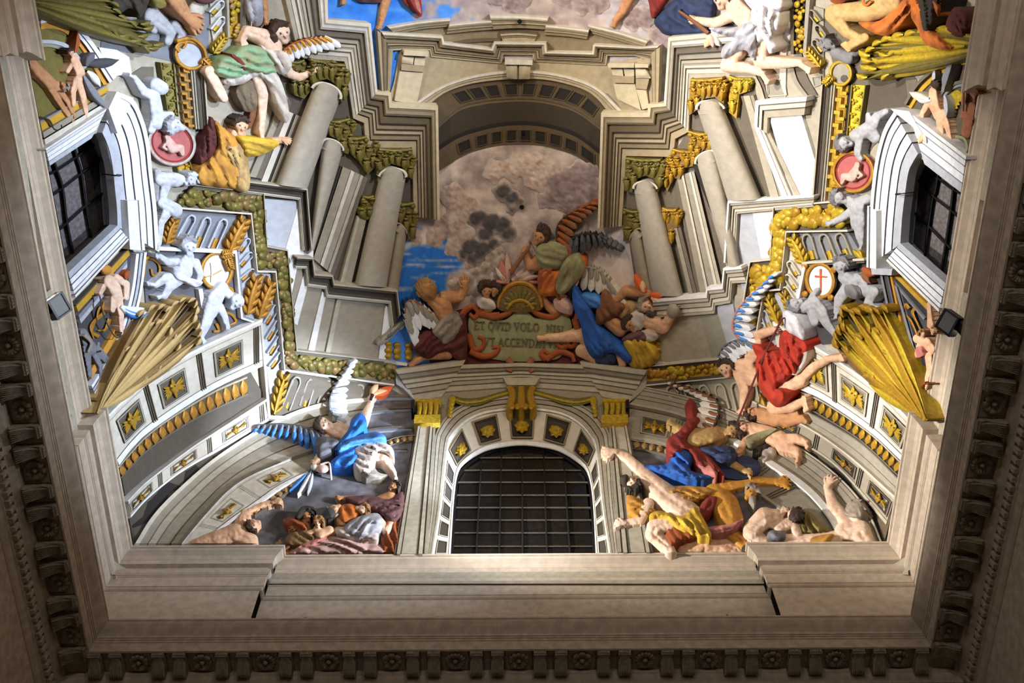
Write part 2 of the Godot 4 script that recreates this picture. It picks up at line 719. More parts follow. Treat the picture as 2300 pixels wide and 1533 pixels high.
# ------------------------------------------------------------------ lights
# a floodlight on the cornice ledge: housing, hood, glowing glass, bracket, and its light just in front of the glass
func flood(at: Vector3, aim: Vector3, energy: float, c: Color, angle: float, label: String, size := 0.25) -> void:
	var d := (aim - at).normalized()
	var side := d.cross(Vector3.UP).normalized()
	var up := side.cross(d)
	var b := Basis(side, up, -d)
	var o := thing("floodlight", label, "floodlight", "floodlights on the cornice ledges")
	o.position = at
	var mb := MB.new()
	box(mb, Transform3D(b, -d * 0.1), Vector3(0.34, 0.26, 0.14))
	put("housing", mb, "black_metal", o)
	mb = MB.new()
	box(mb, Transform3D(b, -d * 0.025), Vector3(0.3, 0.22, 0.012))
	put("glass", mb, "lamp_glow", o)
	mb = MB.new()
	box(mb, Transform3D(Basis(), -d * 0.1 + Vector3(0, -0.2, 0)), Vector3(0.05, 0.24, 0.05))
	put("bracket", mb, "black_metal", o)
	var l := SpotLight3D.new()
	l.name = "beam"
	l.light_energy = energy
	l.light_color = c
	l.light_size = size
	l.spot_angle = angle
	l.spot_angle_attenuation = 0.8
	l.spot_range = 60.0
	l.spot_attenuation = 2.0
	l.shadow_enabled = true
	l.transform = Transform3D(b, d * 0.03)
	o.add_child(l, true)

func globe(at: Vector3, energy: float, c: Color, label: String) -> void:  # unseen lamp, added to brighten the cornice brackets from the front
	var o := thing("added_lamp", label, "lamp", "added fill lamps of the nave")
	o.position = at
	var s := SphereMesh.new()
	s.radius = 0.2
	s.height = 0.4
	put("globe", s, "globe_glow", o)
	var rodm := CylinderMesh.new()
	rodm.top_radius = 0.012
	rodm.bottom_radius = 0.012
	rodm.height = 13.6
	var r := put("rod", rodm, "brass", o)
	r.position = Vector3(0, 7.0, 0)
	var l := OmniLight3D.new()
	l.name = "light"
	l.light_energy = energy
	l.light_color = c
	l.light_size = 0.2
	l.omni_range = 60.0
	l.omni_attenuation = 2.0
	l.shadow_enabled = true
	o.add_child(l, true)

func lights() -> void:
	var cold := Color(0.86, 0.92, 1.0)
	var day := Color(1.0, 0.97, 0.93)
	var warm := Color(1.0, 0.9, 0.76)
	# side, z, aim, energy, colour, cone, softness, where
	var list := [
		[1.0, -9.4, Vector3(-4.8, 24.0, -13.2), 85.0, cold, 23.0, 0.25, "on the eastern cornice ledge aimed at the western corner"],
		[1.0, -11.0, Vector3(-3.5, 25.4, -13.6), 300.0, cold, 10.0, 0.2, "with a narrow cold beam on the eastern cornice ledge"],
		[1.0, -8.2, Vector3(-3.4, 22.6, -14.1), 90.0, day, 11.0, 0.25, "with a narrow white beam added on the eastern cornice ledge"],  # extra spot put in to brighten the lower left group
		[-1.0, -9.8, Vector3(4.6, 23.2, -14.1), 140.0, day, 16.0, 0.25, "on the western cornice ledge aimed at the eastern corner"],
		[-1.0, -7.4, Vector3(8.0, 21.3, -12.0), 330.0, day, 11.0, 0.25, "on the western cornice ledge aimed level across the nave"],
		[1.0, -4.0, Vector3(-8.0, 23.4, -8.0), 130.0, cold, 22.0, 0.25, "on the eastern cornice ledge aimed at the western window"],
		[-1.0, -4.0, Vector3(7.2, 25.2, -7.6), 130.0, day, 21.0, 0.25, "on the western cornice ledge aimed at the eastern window"],
		[1.0, 1.2, Vector3(-5.0, 27.0, -4.0), 115.0, cold, 24.0, 0.25, "on the eastern cornice ledge aimed at the western crown of the vault"],
		[-1.0, 1.2, Vector3(5.6, 27.0, -4.0), 130.0, day, 24.0, 0.25, "on the western cornice ledge aimed at the eastern crown of the vault"],
		[1.0, 4.0, Vector3(0.0, 28.0, -9.0), 62.0, warm, 24.0, 0.8, "on the eastern cornice ledge added as warm fill for the centre"],  # this and the next are added fill for the arch and vault centre
		[-1.0, 4.0, Vector3(0.0, 28.0, -9.0), 62.0, warm, 24.0, 0.8, "on the western cornice ledge added as warm fill for the centre"]]
	for l in list:
		flood(Vector3(l[0] * 7.78, 19.1, l[1]), l[2], l[3], l[4], l[5], "lit floodlight " + l[7], l[6])
	globe(Vector3(-3.5, 14.0, 7.0), 12.0, day, "added unseen globe lamp on the western side of the nave")
	globe(Vector3(3.5, 14.0, 7.0), 12.0, day, "added unseen globe lamp on the eastern side of the nave")

# ------------------------------------------------------------------ room shell
func shell() -> void:
	var parts := [["floor", Vector3(0, -0.25, -1.0), Vector3(19.0, 0.5, 30.0)], ["wall_left", Vector3(-8.95, 7.8, -1.0), Vector3(1.0, 16.2, 30.0)], ["wall_right", Vector3(8.95, 7.8, -1.0), Vector3(1.0, 16.2, 30.0)],
		["wall_back", Vector3(0, 7.8, -15.25), Vector3(19.0, 16.2, 1.0)], ["wall_front", Vector3(0, 16.0, 13.5), Vector3(19.0, 32.5, 1.0)],
		["wall_upper_left", Vector3(-9.6, 24.0, -1.0), Vector3(1.0, 16.2, 30.0)], ["wall_upper_right", Vector3(9.6, 24.0, -1.0), Vector3(1.0, 16.2, 30.0)], ["wall_upper_back", Vector3(0, 24.0, -15.9), Vector3(19.0, 16.2, 1.0)],
		["roof", Vector3(0, 32.4, -1.0), Vector3(20.2, 0.6, 30.0)]]
	for p in parts:
		var mb := MB.new()
		box(mb, Transform3D(Basis(), p[1]), p[2])
		struct(p[0], mb, "plaster")

# a profile [[out, height], ...] swept along a path on plan; out is measured from the path to the inside of the nave
func sweep(mb: MB, path: PackedVector2Array, prof: Array, step := 2.0) -> void:
	var n := path.size()
	var off := []
	for i in n:
		var d0 := (path[i] - path[maxi(i - 1, 0)]).normalized() if i > 0 else (path[1] - path[0]).normalized()
		var d1 := (path[mini(i + 1, n - 1)] - path[i]).normalized() if i < n - 1 else d0
		var n0 := Vector2(-d0.y, d0.x)
		var n1 := Vector2(-d1.y, d1.x)
		var m := (n0 + n1)
		m = m / maxf(0.2, m.dot(n0))
		off.append(m)
	for i in n - 1:
		for j in prof.size() - 1:
			var q := mb.v.size()
			for w in [[i, j], [i, j + 1], [i + 1, j + 1], [i + 1, j]]:
				var p: Vector2 = path[w[0]] + off[w[0]] * prof[w[1]][0]
				mb.add(Vector3(p.x, prof[w[1]][1], p.y), Color.WHITE)
			mb.quad(q, q + 1, q + 2, q + 3)

func plan(a: Array) -> PackedVector2Array:
	return pts(a)

# the attic above the cornice: a plain course with a moulded cap, breaking forward at the corners
func attic() -> void:
	var t := SPRING
	var prof := [[-0.9, t - 0.01], [0.34, t], [0.335, t - 0.04], [0.30, t - 0.05], [0.285, t - 0.08], [0.24, t - 0.11], [0.19, t - 0.15], [0.165, t - 0.20], [0.155, t - 0.22], [0.155, t - 0.235], [0.145, t - 0.24], [0.145, t - 0.36], [0.04, t - 0.365], [0.04, t - 0.50],
		[0.10, t - 0.505], [0.135, t - 0.53], [0.15, t - 0.58], [0.14, t - 0.64], [0.11, t - 0.68], [0.095, t - 0.685], [0.095, t - 0.71], [0.08, t - 0.715], [0.08, t - 1.0], [0.06, t - 1.005], [0.055, t - 1.03], [0.03, t - 1.05], [0.0, t - 1.06], [0.0, t - 2.25]]
	var runs := {"trim_attic_left": [-8.04, 7.0, -8.04, -3.55, -8.34, -3.55, -8.34, -10.82, -8.04, -10.82, -8.04, -14.04, -4.93, -14.04, -4.93, -14.29],
		"trim_attic_end": [-4.93, -14.04, -4.93, -14.29, 5.16, -14.29, 5.16, -14.04],
		"trim_attic_right": [5.16, -14.29, 5.16, -14.04, 8.04, -14.04, 8.04, -11.02, 8.34, -11.02, 8.34, -4.18, 8.04, -4.18, 8.04, 7.0]}
	for k in runs:
		var mb := MB.new()
		var p: PackedVector2Array = plan(runs[k])
		sweep(mb, p, prof)
		var o := struct(k, mb, "attic_stone", "")
	# sunk panel of the end attic
	var mb2 := MB.new()
	var y := t - 1.62
	for q in [[Vector3(0.12, y, -14.27), Vector3(8.2, 0.05, 0.06)], [Vector3(-3.96, y - 0.4, -14.27), Vector3(0.05, 0.8, 0.06)], [Vector3(4.2, y - 0.4, -14.27), Vector3(0.05, 0.8, 0.06)], [Vector3(0.12, y - 0.1, -14.28), Vector3(8.05, 0.06, 0.04)]]:
		box(mb2, Transform3D(Basis(), q[0]), q[1])
	struct("trim_panel", mb2, "attic_stone")

# the great cornice: cyma, corona, soffit with brackets and rosettes, dentils
func cornice() -> void:
	var y := 1.7
	var prof := [[-0.6, y + 17.06], [0.97, y + 17.0], [0.98, y + 16.95], [0.965, y + 16.94], [0.955, y + 16.88], [0.92, y + 16.80], [0.88, y + 16.73], [0.85, y + 16.67], [0.845, y + 16.62], [0.83, y + 16.615], [0.83, y + 16.58], [0.815, y + 16.575], [0.815, y + 16.53], [0.80, y + 16.52], [0.80, y + 16.30], [0.77, y + 16.29], [0.77, y + 16.33], [0.30, y + 16.33],
		[0.30, y + 16.24], [0.275, y + 16.22], [0.25, y + 16.15], [0.20, y + 16.09], [0.19, y + 16.05], [0.11, y + 16.05], [0.11, y + 15.84], [0.08, y + 15.82], [0.05, y + 15.74], [0.02, y + 15.70], [0.0, y + 15.69], [0.0, y + 12.0], [0.06, y + 11.98], [0.06, y + 11.6], [0.0, y + 11.58], [0.0, y + 9.0]]
	var w := 8.44
	var z := 14.72
	for k in {"trim_cornice_left": 0, "trim_cornice_end": 0, "trim_cornice_right": 0}:
		var mb := MB.new()
		var p: PackedVector2Array
		if k.ends_with("left"):
			p = plan([-w, 9.0, -w, -z, 0, -z])
		elif k.ends_with("right"):
			p = plan([0, -z, w, -z, w, 9.0])
		else:
			p = plan([-w, 0.0, -w, -z, w, -z, w, 0.0])
		var full := MB.new()
		sweep(full, p, prof)
		# keep only this side of the mitres
		var per := (prof.size() - 1)
		var lo := 0
		var hi := per
		if k.ends_with("end"):
			lo = per
			hi = per * 2
		elif k.ends_with("right"):
			lo = per
			hi = per * 2
		mb.v = full.v
		mb.c = full.c
		mb.t = full.t.slice(lo * 6, hi * 6)
		var o := struct(k, mb, "cornice_stone")
		dentils(o, k)
	brackets()

func dentils(o: MeshInstance3D, k: String) -> void:
	var y := 1.7 + 15.95
	var bm := BoxMesh.new()
	bm.size = Vector3(0.10, 0.17, 0.085)
	if k.ends_with("end"):
		return
	var s := -1.0 if k.ends_with("left") else 1.0
	for i in 62:
		var d := put("dentil", bm, "cornice_stone", o)
		d.position = Vector3(s * (8.44 - 0.15), y, -14.4 + i * 0.172)

const ORDINAL := ["first", "second", "third", "fourth", "fifth", "sixth", "seventh", "eighth", "ninth", "tenth", "eleventh", "twelfth", "thirteenth", "fourteenth", "fifteenth", "sixteenth", "seventeenth", "eighteenth", "nineteenth", "twentieth", "twenty-first", "twenty-second", "twenty-third", "twenty-fourth", "twenty-fifth", "twenty-sixth", "twenty-seventh", "twenty-eighth", "twenty-ninth", "thirtieth"]

func bracket_mesh() -> Array:
	# side profile (out from the wall, down from the soffit), extruded; the outer end is a volute
	var body := MB.new()
	var prof: Array = [[0.0, 0.0], [0.44, 0.0], [0.46, -0.03], [0.455, -0.075], [0.42, -0.105], [0.37, -0.10], [0.32, -0.085], [0.27, -0.10], [0.2, -0.15], [0.12, -0.19], [0.05, -0.20], [0.0, -0.18]]
	var n := prof.size()
	for s in [-1.0, 1.0]:
		var q := body.v.size()
		for p in prof:
			body.add(Vector3(s * 0.115, p[1], p[0]), Color.WHITE)
		for i in range(1, n - 1):
			if s > 0:
				body.tri(q, q + i, q + i + 1)
			else:
				body.tri(q, q + i + 1, q + i)
	for i in n:
		var a: Array = prof[i]
		var b: Array = prof[(i + 1) % n]
		var q := body.v.size()
		body.add(Vector3(-0.115, a[1], a[0]), Color.WHITE)
		body.add(Vector3(0.115, a[1], a[0]), Color.WHITE)
		body.add(Vector3(0.115, b[1], b[0]), Color.WHITE)
		body.add(Vector3(-0.115, b[1], b[0]), Color.WHITE)
		body.quad(q, q + 1, q + 2, q + 3)
	var cap := MB.new()
	box(cap, Transform3D(Basis(), Vector3(0, 0.012, 0.235)), Vector3(0.28, 0.03, 0.5))
	# volute face: reeds and three lobes on the outer end
	var vol := MB.new()
	for i in 4:
		var x := -0.078 + 0.052 * i
		for k in 3:
			var yy := -0.03 - k * 0.022
			box(vol, Transform3D(Basis(Vector3.RIGHT, 0.2 * k), Vector3(x, yy, 0.462 - 0.006 * k)), Vector3(0.04, 0.024, 0.03))
	var lf := MB.new()
	for i in 7:
		var f := (i - 3.0) / 3.0
		var tipx := f * 0.11
		var q := lf.v.size()
		var w := 0.022
		for r in [[0.40, -0.105, 0.5], [0.33, -0.115, 1.0], [0.24, -0.15, 1.1], [0.13, -0.215, 0.9], [0.05, -0.235 - 0.02 * absf(f), 0.15]]:
			var cx: float = lerpf(f * 0.06, tipx, (0.4 - r[0]) / 0.35)
			lf.add(Vector3(cx - w * r[2], r[1] + 0.012, r[0]), Color.WHITE)
			lf.add(Vector3(cx, r[1] - 0.012, r[0]), Color.WHITE)
			lf.add(Vector3(cx + w * r[2], r[1] + 0.012, r[0]), Color.WHITE)
		for k in 4:
			for m in 2:
				var a := q + k * 3 + m
				lf.quad(a, a + 1, a + 4, a + 3)
	return [made(body), made(cap), made(vol), made(lf)]

func rosette_mesh(petals: int, r: float) -> Array:
	var ringm := MB.new()
	var n := petals
	for i in n:
		var t := TAU * i / n
		var b := Basis(Vector3.UP, t)
		var q := ringm.v.size()
		var w := PI * r / n * 0.9
		var rows := [[0.3, -0.02, 0.35], [0.55, -0.05, 0.8], [0.82, -0.065, 1.0], [0.97, -0.04, 0.75], [1.03, 0.0, 0.4]]
		for row in rows:
			for e in [-1.0, 0.0, 1.0]:
				ringm.add(b * Vector3(e * w * row[2], row[1] + (0.018 if e != 0.0 else -0.0), row[0] * r), Color.WHITE)
		for k in rows.size() - 1:
			for m in 2:
				var a := q + k * 3 + m
				ringm.quad(a, a + 1, a + 4, a + 3)
	var bud := MB.new()
	var top := bud.add(Vector3(0, -0.075, 0), Color.WHITE)
	var prev := -1
	for s in 3:
		var rr: float = r * [0.14, 0.25, 0.3][s]
		var hh: float = [-0.07, -0.045, 0.0][s]
		var base := bud.v.size()
		for i in 10:
			var t := TAU * i / 10
			bud.add(Vector3(cos(t) * rr, hh, sin(t) * rr), Color.WHITE)
		for i in 10:
			var j := (i + 1) % 10
			if prev < 0:
				bud.tri(top, base + j, base + i)
			else:
				bud.quad(prev + i, prev + j, base + j, base + i)
		prev = base
	return [made(ringm), made(bud)]

func brackets() -> void:
	var bm := bracket_mesh()
	var ros := [rosette_mesh(12, 0.19), rosette_mesh(8, 0.19), rosette_mesh(16, 0.19)]
	var y := 1.7 + 16.33
	var per := 1.157
	var placed := []     # [position, turn, side, kind]
	for i in range(-7, 8):
		var cx := i * per + 0.16
		placed.append([Vector3(cx - 0.387, y, -14.42), 0.0, "end", "bracket"])
		placed.append([Vector3(cx + 0.387, y, -14.42), 0.0, "end", "bracket"])
		placed.append([Vector3(cx, y, -14.2), 0.0, "end", "rosette"])
	for i in 9:
		var cz := -13.55 + i * per
		for s in [-1.0, 1.0]:
			var sd := "left" if s < 0 else "right"
			placed.append([Vector3(s * 8.14, y, cz - 0.387), -s * PI / 2, sd, "bracket"])
			placed.append([Vector3(s * 8.14, y, cz + 0.387), -s * PI / 2, sd, "bracket"])
			placed.append([Vector3(s * 7.92, y, cz), 0.0, sd, "rosette"])
	var bproto: Node3D = null
	var rproto := {}
	var k := 0
	var where := {"end": "end cornice", "left": "western cornice", "right": "eastern cornice"}
	var order := {}
	for p in placed:
		if absf(p[0].x) > 7.6 and p[2] == "end":
			continue
		var key: String = p[2] + p[3]
		order[key] = order.get(key, 0) + 1
		var nth: String = ORDINAL[order[key] - 1]
		var from := "western corner" if p[2] == "end" else "end corner"
		var o: Node3D
		if p[3] == "bracket":
			if bproto == null:
				bproto = thing("bracket", "", "bracket")
				put("console", bm[0], "carved_stone", bproto)
				put("abacus", bm[1], "carved_stone", bproto)
				put("volute", bm[2], "carved_stone", bproto)
				put("acanthus", bm[3], "carved_stone", bproto)
				o = bproto
			else:
				o = bproto.duplicate()
				o.name = numbered("bracket")
				add_child(o, true)
			tag(o, "%s carved acanthus bracket from the %s under the %s" % [nth, from, where[p[2]]], "bracket", "acanthus brackets, %s" % where[p[2]])
		else:
			var v := k % 3
			k += 1
			if not rproto.has(v):
				o = thing("rosette", "", "rosette")
				put("petals", ros[v][0], "carved_stone", o)
				put("bud", ros[v][1], "carved_stone", o)
				var fr := MB.new()
				for q in [[Vector3(0, 0.0, 0.235), Vector3(0.5, 0.03, 0.03)], [Vector3(0, 0.0, -0.235), Vector3(0.5, 0.03, 0.03)], [Vector3(0.235, 0.0, 0), Vector3(0.03, 0.03, 0.44)], [Vector3(-0.235, 0.0, 0), Vector3(0.03, 0.03, 0.44)]]:
					box(fr, Transform3D(Basis(), q[0]), q[1])
				put("coffer_frame", fr, "carved_stone", o)
				rproto[v] = o
			else:
				o = rproto[v].duplicate()
				o.name = numbered("rosette")
				add_child(o, true)
			var petal: String = ["twelve narrow", "eight broad", "sixteen fine"][v]
			tag(o, "%s stone rosette from the %s under the %s, with %s petals" % [nth, from, where[p[2]], petal], "rosette", "rosettes, %s" % where[p[2]])
		o.position = p[0]
		o.rotation.y = p[1]

# ------------------------------------------------------------------ the vault itself, with its three window openings
var holes := []

func vault() -> void:
	var ai := smooth(pts([970, 1262, 989, 1130, 1004, 1004, 1014, 975, 1040, 945, 1076, 925, 1118, 916, 1170, 912, 1225, 916, 1266, 925, 1302, 945, 1328, 975, 1340, 1004, 1354, 1130, 1371, 1262]), 6)
	var win := PackedVector2Array()
	for p in ai:
		win.append(p.lerp(Vector2(1172, 1130), 0.035))
	holes = [win, pts([60, 372, 108, 369, 204, 304, 232, 293, 254, 378, 266, 506, 242, 520, 150, 618, 100, 660]),
		pts([2230, 460, 2160, 430, 2078, 362, 2054, 346, 2037, 385, 2020, 546, 2048, 562, 2124, 646, 2180, 660])]
	var step := 10.0
	var mb := MB.new()
	var nx := 250
	var ny := 143
	var base := lin(K["stone"])
	for j in ny:
		for i in nx:
			mb.add(on(-100.0 + i * step, -110.0 + j * step, 0.0), base)
	for j in ny - 1:
		for i in nx - 1:
			var c := Vector2(-100.0 + (i + 0.5) * step, -110.0 + (j + 0.5) * step)
			var a := j * nx + i
			var cell := PackedVector2Array([c + Vector2(-5, -5), c + Vector2(5, -5), c + Vector2(5, 5), c + Vector2(-5, 5)])
			var skip := mb.v[a].y < SPRING - 0.7 and mb.v[a + nx].y < SPRING - 0.7
			if skip:
				continue
			for h in holes:
				var k := 0
				for q in cell:
					if inside(q, h):
						k += 1
				if k == 0:
					continue
				skip = true
				if k == 4:
					continue
				for cut in Geometry2D.clip_polygons(cell, h):
					var tr := Geometry2D.triangulate_polygon(cut)
					var b0 := mb.v.size()
					for q in cut:
						mb.add(on(q.x, q.y, 0.0), base)
					for m in range(0, tr.size(), 3):
						if (cut[tr[m + 1]] - cut[tr[m]]).cross(cut[tr[m + 2]] - cut[tr[m]]) > 0.0:
							mb.tri(b0 + tr[m], b0 + tr[m + 1], b0 + tr[m + 2])
						else:
							mb.tri(b0 + tr[m], b0 + tr[m + 2], b0 + tr[m + 1])
			if skip:
				continue
			mb.quad(a, a + 1, a + nx + 1, a + nx)
	struct("ceiling", mb, "fresco", "painted barrel vault over the nave")
	# the rest of the barrel, behind the viewer
	var back := MB.new()
	var rows := 24
	for k in 12:
		for i in rows + 1:
			var t := PI * i / rows
			back.add(Vector3(-cos(t) * (HALF + 0.04), SPRING + sin(t) * (HALF + 0.04), -3.2 + k * 1.5), base)
	for k in 11:
		for i in rows:
			var a := k * (rows + 1) + i
			back.quad(a, a + rows + 1, a + rows + 2, a + 1)
	struct("ceiling_rear", back, "fresco")
	end_window()
	side_windows()

# bars of a leaded light: horizontal and vertical polylines, panes between them
func end_window() -> void:
	var d := -0.42
	var w := Node3D.new()
	w.name = "window_1"
	add_child(w)
	tag(w, "tall round-headed end window with dark leaded panes", "", "", "structure")
	var outline := smooth(pts([1013, 1256, 1021, 1120, 1030, 1062, 1075, 1022, 1125, 1003, 1172, 999, 1220, 1004, 1268, 1022, 1318, 1062, 1330, 1120, 1337, 1256]), 4)
	# rows are level lines, columns lean with the perspective
	var ys := [1000, 1027, 1055, 1082, 1111, 1139, 1167, 1196, 1226, 1258]
	var top := [1034, 1081, 1126, 1173, 1222, 1267, 1312]
	var bot := [1013, 1069, 1121, 1174, 1229, 1281, 1337]
	var at := func(c: int, y: float) -> Vector2:
		var t := (y - 1040.0) / 215.0
		return Vector2(lerpf(top[c], bot[c], t), y)
	for r in ys.size() - 1:
		for c in top.size() - 1:
			var poly := PackedVector2Array([at.call(c, ys[r]), at.call(c + 1, ys[r]), at.call(c + 1, ys[r + 1]), at.call(c, ys[r + 1])])
			var cut := Geometry2D.intersect_polygons(poly, outline)
			if cut.is_empty():
				continue
			for q in Geometry2D.offset_polygon(cut[0], -1.6):
				if absf(shoelace(q)) < 40.0:
					continue
				var mb := MB.new()
				var tilt := rng.randf_range(-0.012, 0.012)
				var y0: float = ys[r]
				piece(mb, q, "ink", func(p: Vector2, _e: float) -> float: return d - 0.02 + tilt * (p.y - y0) / 28.0, 60.0, -0.0)
				put("pane", mb, "pane", w)
	for r in range(1, ys.size() - 1):
		var y: float = ys[r]
		var x0 := 1e9
		var x1 := -1e9
		for i in outline.size() - 1:
			var a := outline[i]
			var b := outline[i + 1]
			if (a.y - y) * (b.y - y) <= 0.0 and a.y != b.y:
				var x := lerpf(a.x, b.x, (y - a.y) / (b.y - a.y))
				x0 = minf(x0, x)
				x1 = maxf(x1, x)
		var mb := MB.new()
		run(mb, [x0, y - 1.8, x1, y - 1.8], [x0, y + 1.8, x1, y + 1.8], half_round("mid", d - 0.01, 0.03, 4))
		put("saddle_bar", mb, "lead_came", w)
	for c in range(1, top.size() - 1):
		var y0 := 1008.0 if c in [2, 3, 4] else 1030.0
		var a: Vector2 = at.call(c, y0)
		var b: Vector2 = at.call(c, 1257.0)
		var mb := MB.new()
		run(mb, [a.x - 1.7, a.y, b.x - 1.7, b.y], [a.x + 1.7, a.y, b.x + 1.7, b.y], half_round("ink", d, 0.045, 4))
		put("mullion", mb, "iron", w)
	var fm := MB.new()
	var inner := PackedVector2Array()
	for p in outline:
		inner.append(p.lerp(Vector2(1174, 1180), 0.03))
	loft(fm, outline, inner, [[0.0, d + 0.05, "ink"], [1.0, d + 0.03, "ink"]], false, 0.1)
	put("window_frame", fm, "iron", w)

func side_windows() -> void:
	var d := -0.5
	var sets := [
		{"n": "window_2", "l": "western clerestory window with large dark panes", "glass": [70, 398, 108, 374, 206, 308, 222, 350, 232, 430, 236, 508, 147, 584, 100, 620],
			"v": [[110, 330, 128, 382, 141, 422, 151, 500, 166, 575, 170, 600], [160, 300, 168, 337, 183, 388, 193, 461, 206, 534, 208, 545]],
			"h": [[90, 400, 128, 382, 183, 345, 222, 318], [100, 450, 141, 422, 182, 390, 228, 358], [110, 535, 151, 500, 194, 461, 236, 430], [120, 612, 163, 575, 206, 536, 240, 503]]},
		{"n": "window_3", "l": "eastern clerestory window with large dark panes", "glass": [2210, 470, 2158, 430, 2077, 366, 2062, 405, 2053, 470, 2048, 546, 2125, 628, 2170, 660],
			"v": [[2108, 380, 2100, 432, 2095, 442, 2085, 510, 2076, 575], [2142, 410, 2135, 472, 2124, 545, 2113, 615], [2165, 440, 2158, 500, 2150, 560, 2138, 640]],
			"h": [[2062, 405, 2095, 440, 2135, 472, 2190, 520], [2054, 478, 2086, 508, 2122, 545, 2180, 600], [2066, 400, 2104, 400, 2140, 425, 2190, 450]]}]
	for s in sets:
		var w := Node3D.new()
		w.name = s.n
		add_child(w)
		tag(w, s.l, "", "", "structure")
		var g := pts(s.glass)
		var polys := [g]
		for k in ["v", "h"]:
			for line in s[k]:
				var l := pts(line)
				l[0] = l[1] + (l[0] - l[1]) * 3.0
				var z := l.size() - 1
				l[z] = l[z - 1] + (l[z] - l[z - 1]) * 3.0
				var cutters := Geometry2D.offset_polyline(l, 2.2, Geometry2D.JOIN_MITER, Geometry2D.END_BUTT)
				var next := []
				for p in polys:
					var rest := [p]
					for c in cutters:
						var nr := []
						for q in rest:
							nr.append_array(Geometry2D.clip_polygons(q, c))
						rest = nr
					next.append_array(rest)
				polys = next
				var mb := MB.new()
				var q := smooth(pts(line), 4)
				var qa := PackedVector2Array()
				var qb := PackedVector2Array()
				for i in q.size():
					var n := (q[mini(i + 1, q.size() - 1)] - q[maxi(i - 1, 0)]).normalized().orthogonal() * 3.0
					qa.append(q[i] + n)
					qb.append(q[i] - n)
				round_loft(mb, qa, qb, half_round("ink", d, 0.06, 5))
				put("glazing_bar", mb, "iron", w)
		for p in polys:
			if absf(shoelace(p)) < 60.0:
				continue
			var mb := MB.new()
			piece(mb, p, "iron", func(_q: Vector2, _e: float) -> float: return d - 0.02, 60.0, -0.0)
			put("pane", mb, "side_pane", w)

# ------------------------------------------------------------------ helpers for the painted architecture
func solo(called: String, label: String, category: String, mb: MB, material := "fresco", group := "") -> MeshInstance3D:
	var o := put(called, mb, material)
	tag(o, label, category, group)
	return o

func part(o: Node, called: String, mb: MB, material := "fresco") -> MeshInstance3D:
	return put(called, mb, material, o)

func p_slab(o: Node, called: String, a: Array, c, h: float, curved := false, material := "fresco", step := 40.0) -> MeshInstance3D:
	var mb := MB.new()
	slab(mb, a, c, h, curved, step)
	return put(called, mb, material, o)

func p_run(o: Node, called: String, a: Array, b: Array, prof: Array, material := "fresco") -> MeshInstance3D:
	var mb := MB.new()
	run(mb, a, b, prof)
	return put(called, mb, material, o)

func p_arc(o: Node, called: String, a: Array, b: Array, prof: Array, n := 8, material := "fresco") -> MeshInstance3D:
	var mb := MB.new()
	arc_run(mb, a, b, prof, n)
	return put(called, mb, material, o)

func p_rod(o: Node, called: String, a: Array, r0: float, r1: float, c, h0: float, material := "fresco", k := 1.0) -> MeshInstance3D:
	var mb := MB.new()
	rod(mb, a, r0, r1, c, h0, true, 6, k)
	return put(called, mb, material, o)

func p_leaf(o: Node, called: String, a: Array, w: float, bend: float, c, h0: float, h: float, material := "fresco", c2 = null) -> MeshInstance3D:
	var mb := MB.new()
	leaf(mb, a[0], a[1], a[2], a[3], w, bend, c, h0, h, 0.35, 8, c2)
	return put(called, mb, material, o)

func p_knob(o: Node, called: String, x: float, y: float, r: float, c, h0: float, h: float, material := "fresco", ry := 0.0, tilt := 0.0) -> MeshInstance3D:
	var mb := MB.new()
	knob(mb, x, y, r, ry if ry > 0.0 else r, tilt, c, h0, h)
	return put(called, mb, material, o)

# a column between a left and a right edge, top to bottom, with a ring at its neck
func column(label: String, l: Array, r: Array, c, cap: Array, capc, h0 := 0.05, hk := 1.0) -> void:
	var o := thing("column", label, "column")
	var a := pts(l)
	var b := pts(r)
	var s := straight(a, b, 40.0)
	var ra: PackedVector2Array = s[0]
	var rb: PackedVector2Array = s[1]
	var mb := MB.new()
	var w := a[0].distance_to(b[0]) * 0.0045 * hk
	round_loft(mb, ra, rb, half_round(c, h0, w, 14))
	part(o, "shaft", mb)
	mb = MB.new()
	var d := (a[1] - a[0]).normalized()
	var u := (b[0] - a[0]).normalized()
	var c0 := (a[0] + b[0]) * 0.5
	var half := a[0].distance_to(b[0]) * 0.5 + 1.0
	var n := 12
	var qa := PackedVector2Array()
	var qb := PackedVector2Array()
	var hd := PackedVector2Array()
	for i in n + 1:
		var t := PI * (1.0 - float(i) / n)
		var e := u * cos(t) * half - d * sin(t) * half * 0.62
		qa.append(c0 + e * 1.1 - d * 1.0)
		qb.append(c0 + e * 0.9 + d * 1.0)
		hd.append(c0 + e)
	# the rounded head of the shaft inside the ring
	hd.append(b[0] + d * 12.0)
	hd.append(a[0] + d * 12.0)
	piece(mb, hd, c, func(q: Vector2, _e: float) -> float:
		var x := clampf((q - a[0]).dot(u) / a[0].distance_to(b[0]), 0.0, 1.0)
		return h0 + w * sqrt(maxf(0.0, 1.0 - pow(2.0 * x - 1.0, 2.0))) * 0.98, 7.0)
	part(o, "shaft_head", mb)
	mb = MB.new()
	round_loft(mb, qa, qb, half_round("pale" if h0 > 0.05 else c, h0 + w * 0.6, 0.05, 5))
	part(o, "neck_ring", mb)
	if cap.size() > 0:
		capital(o, cap, capc, h0 + w * 0.4)

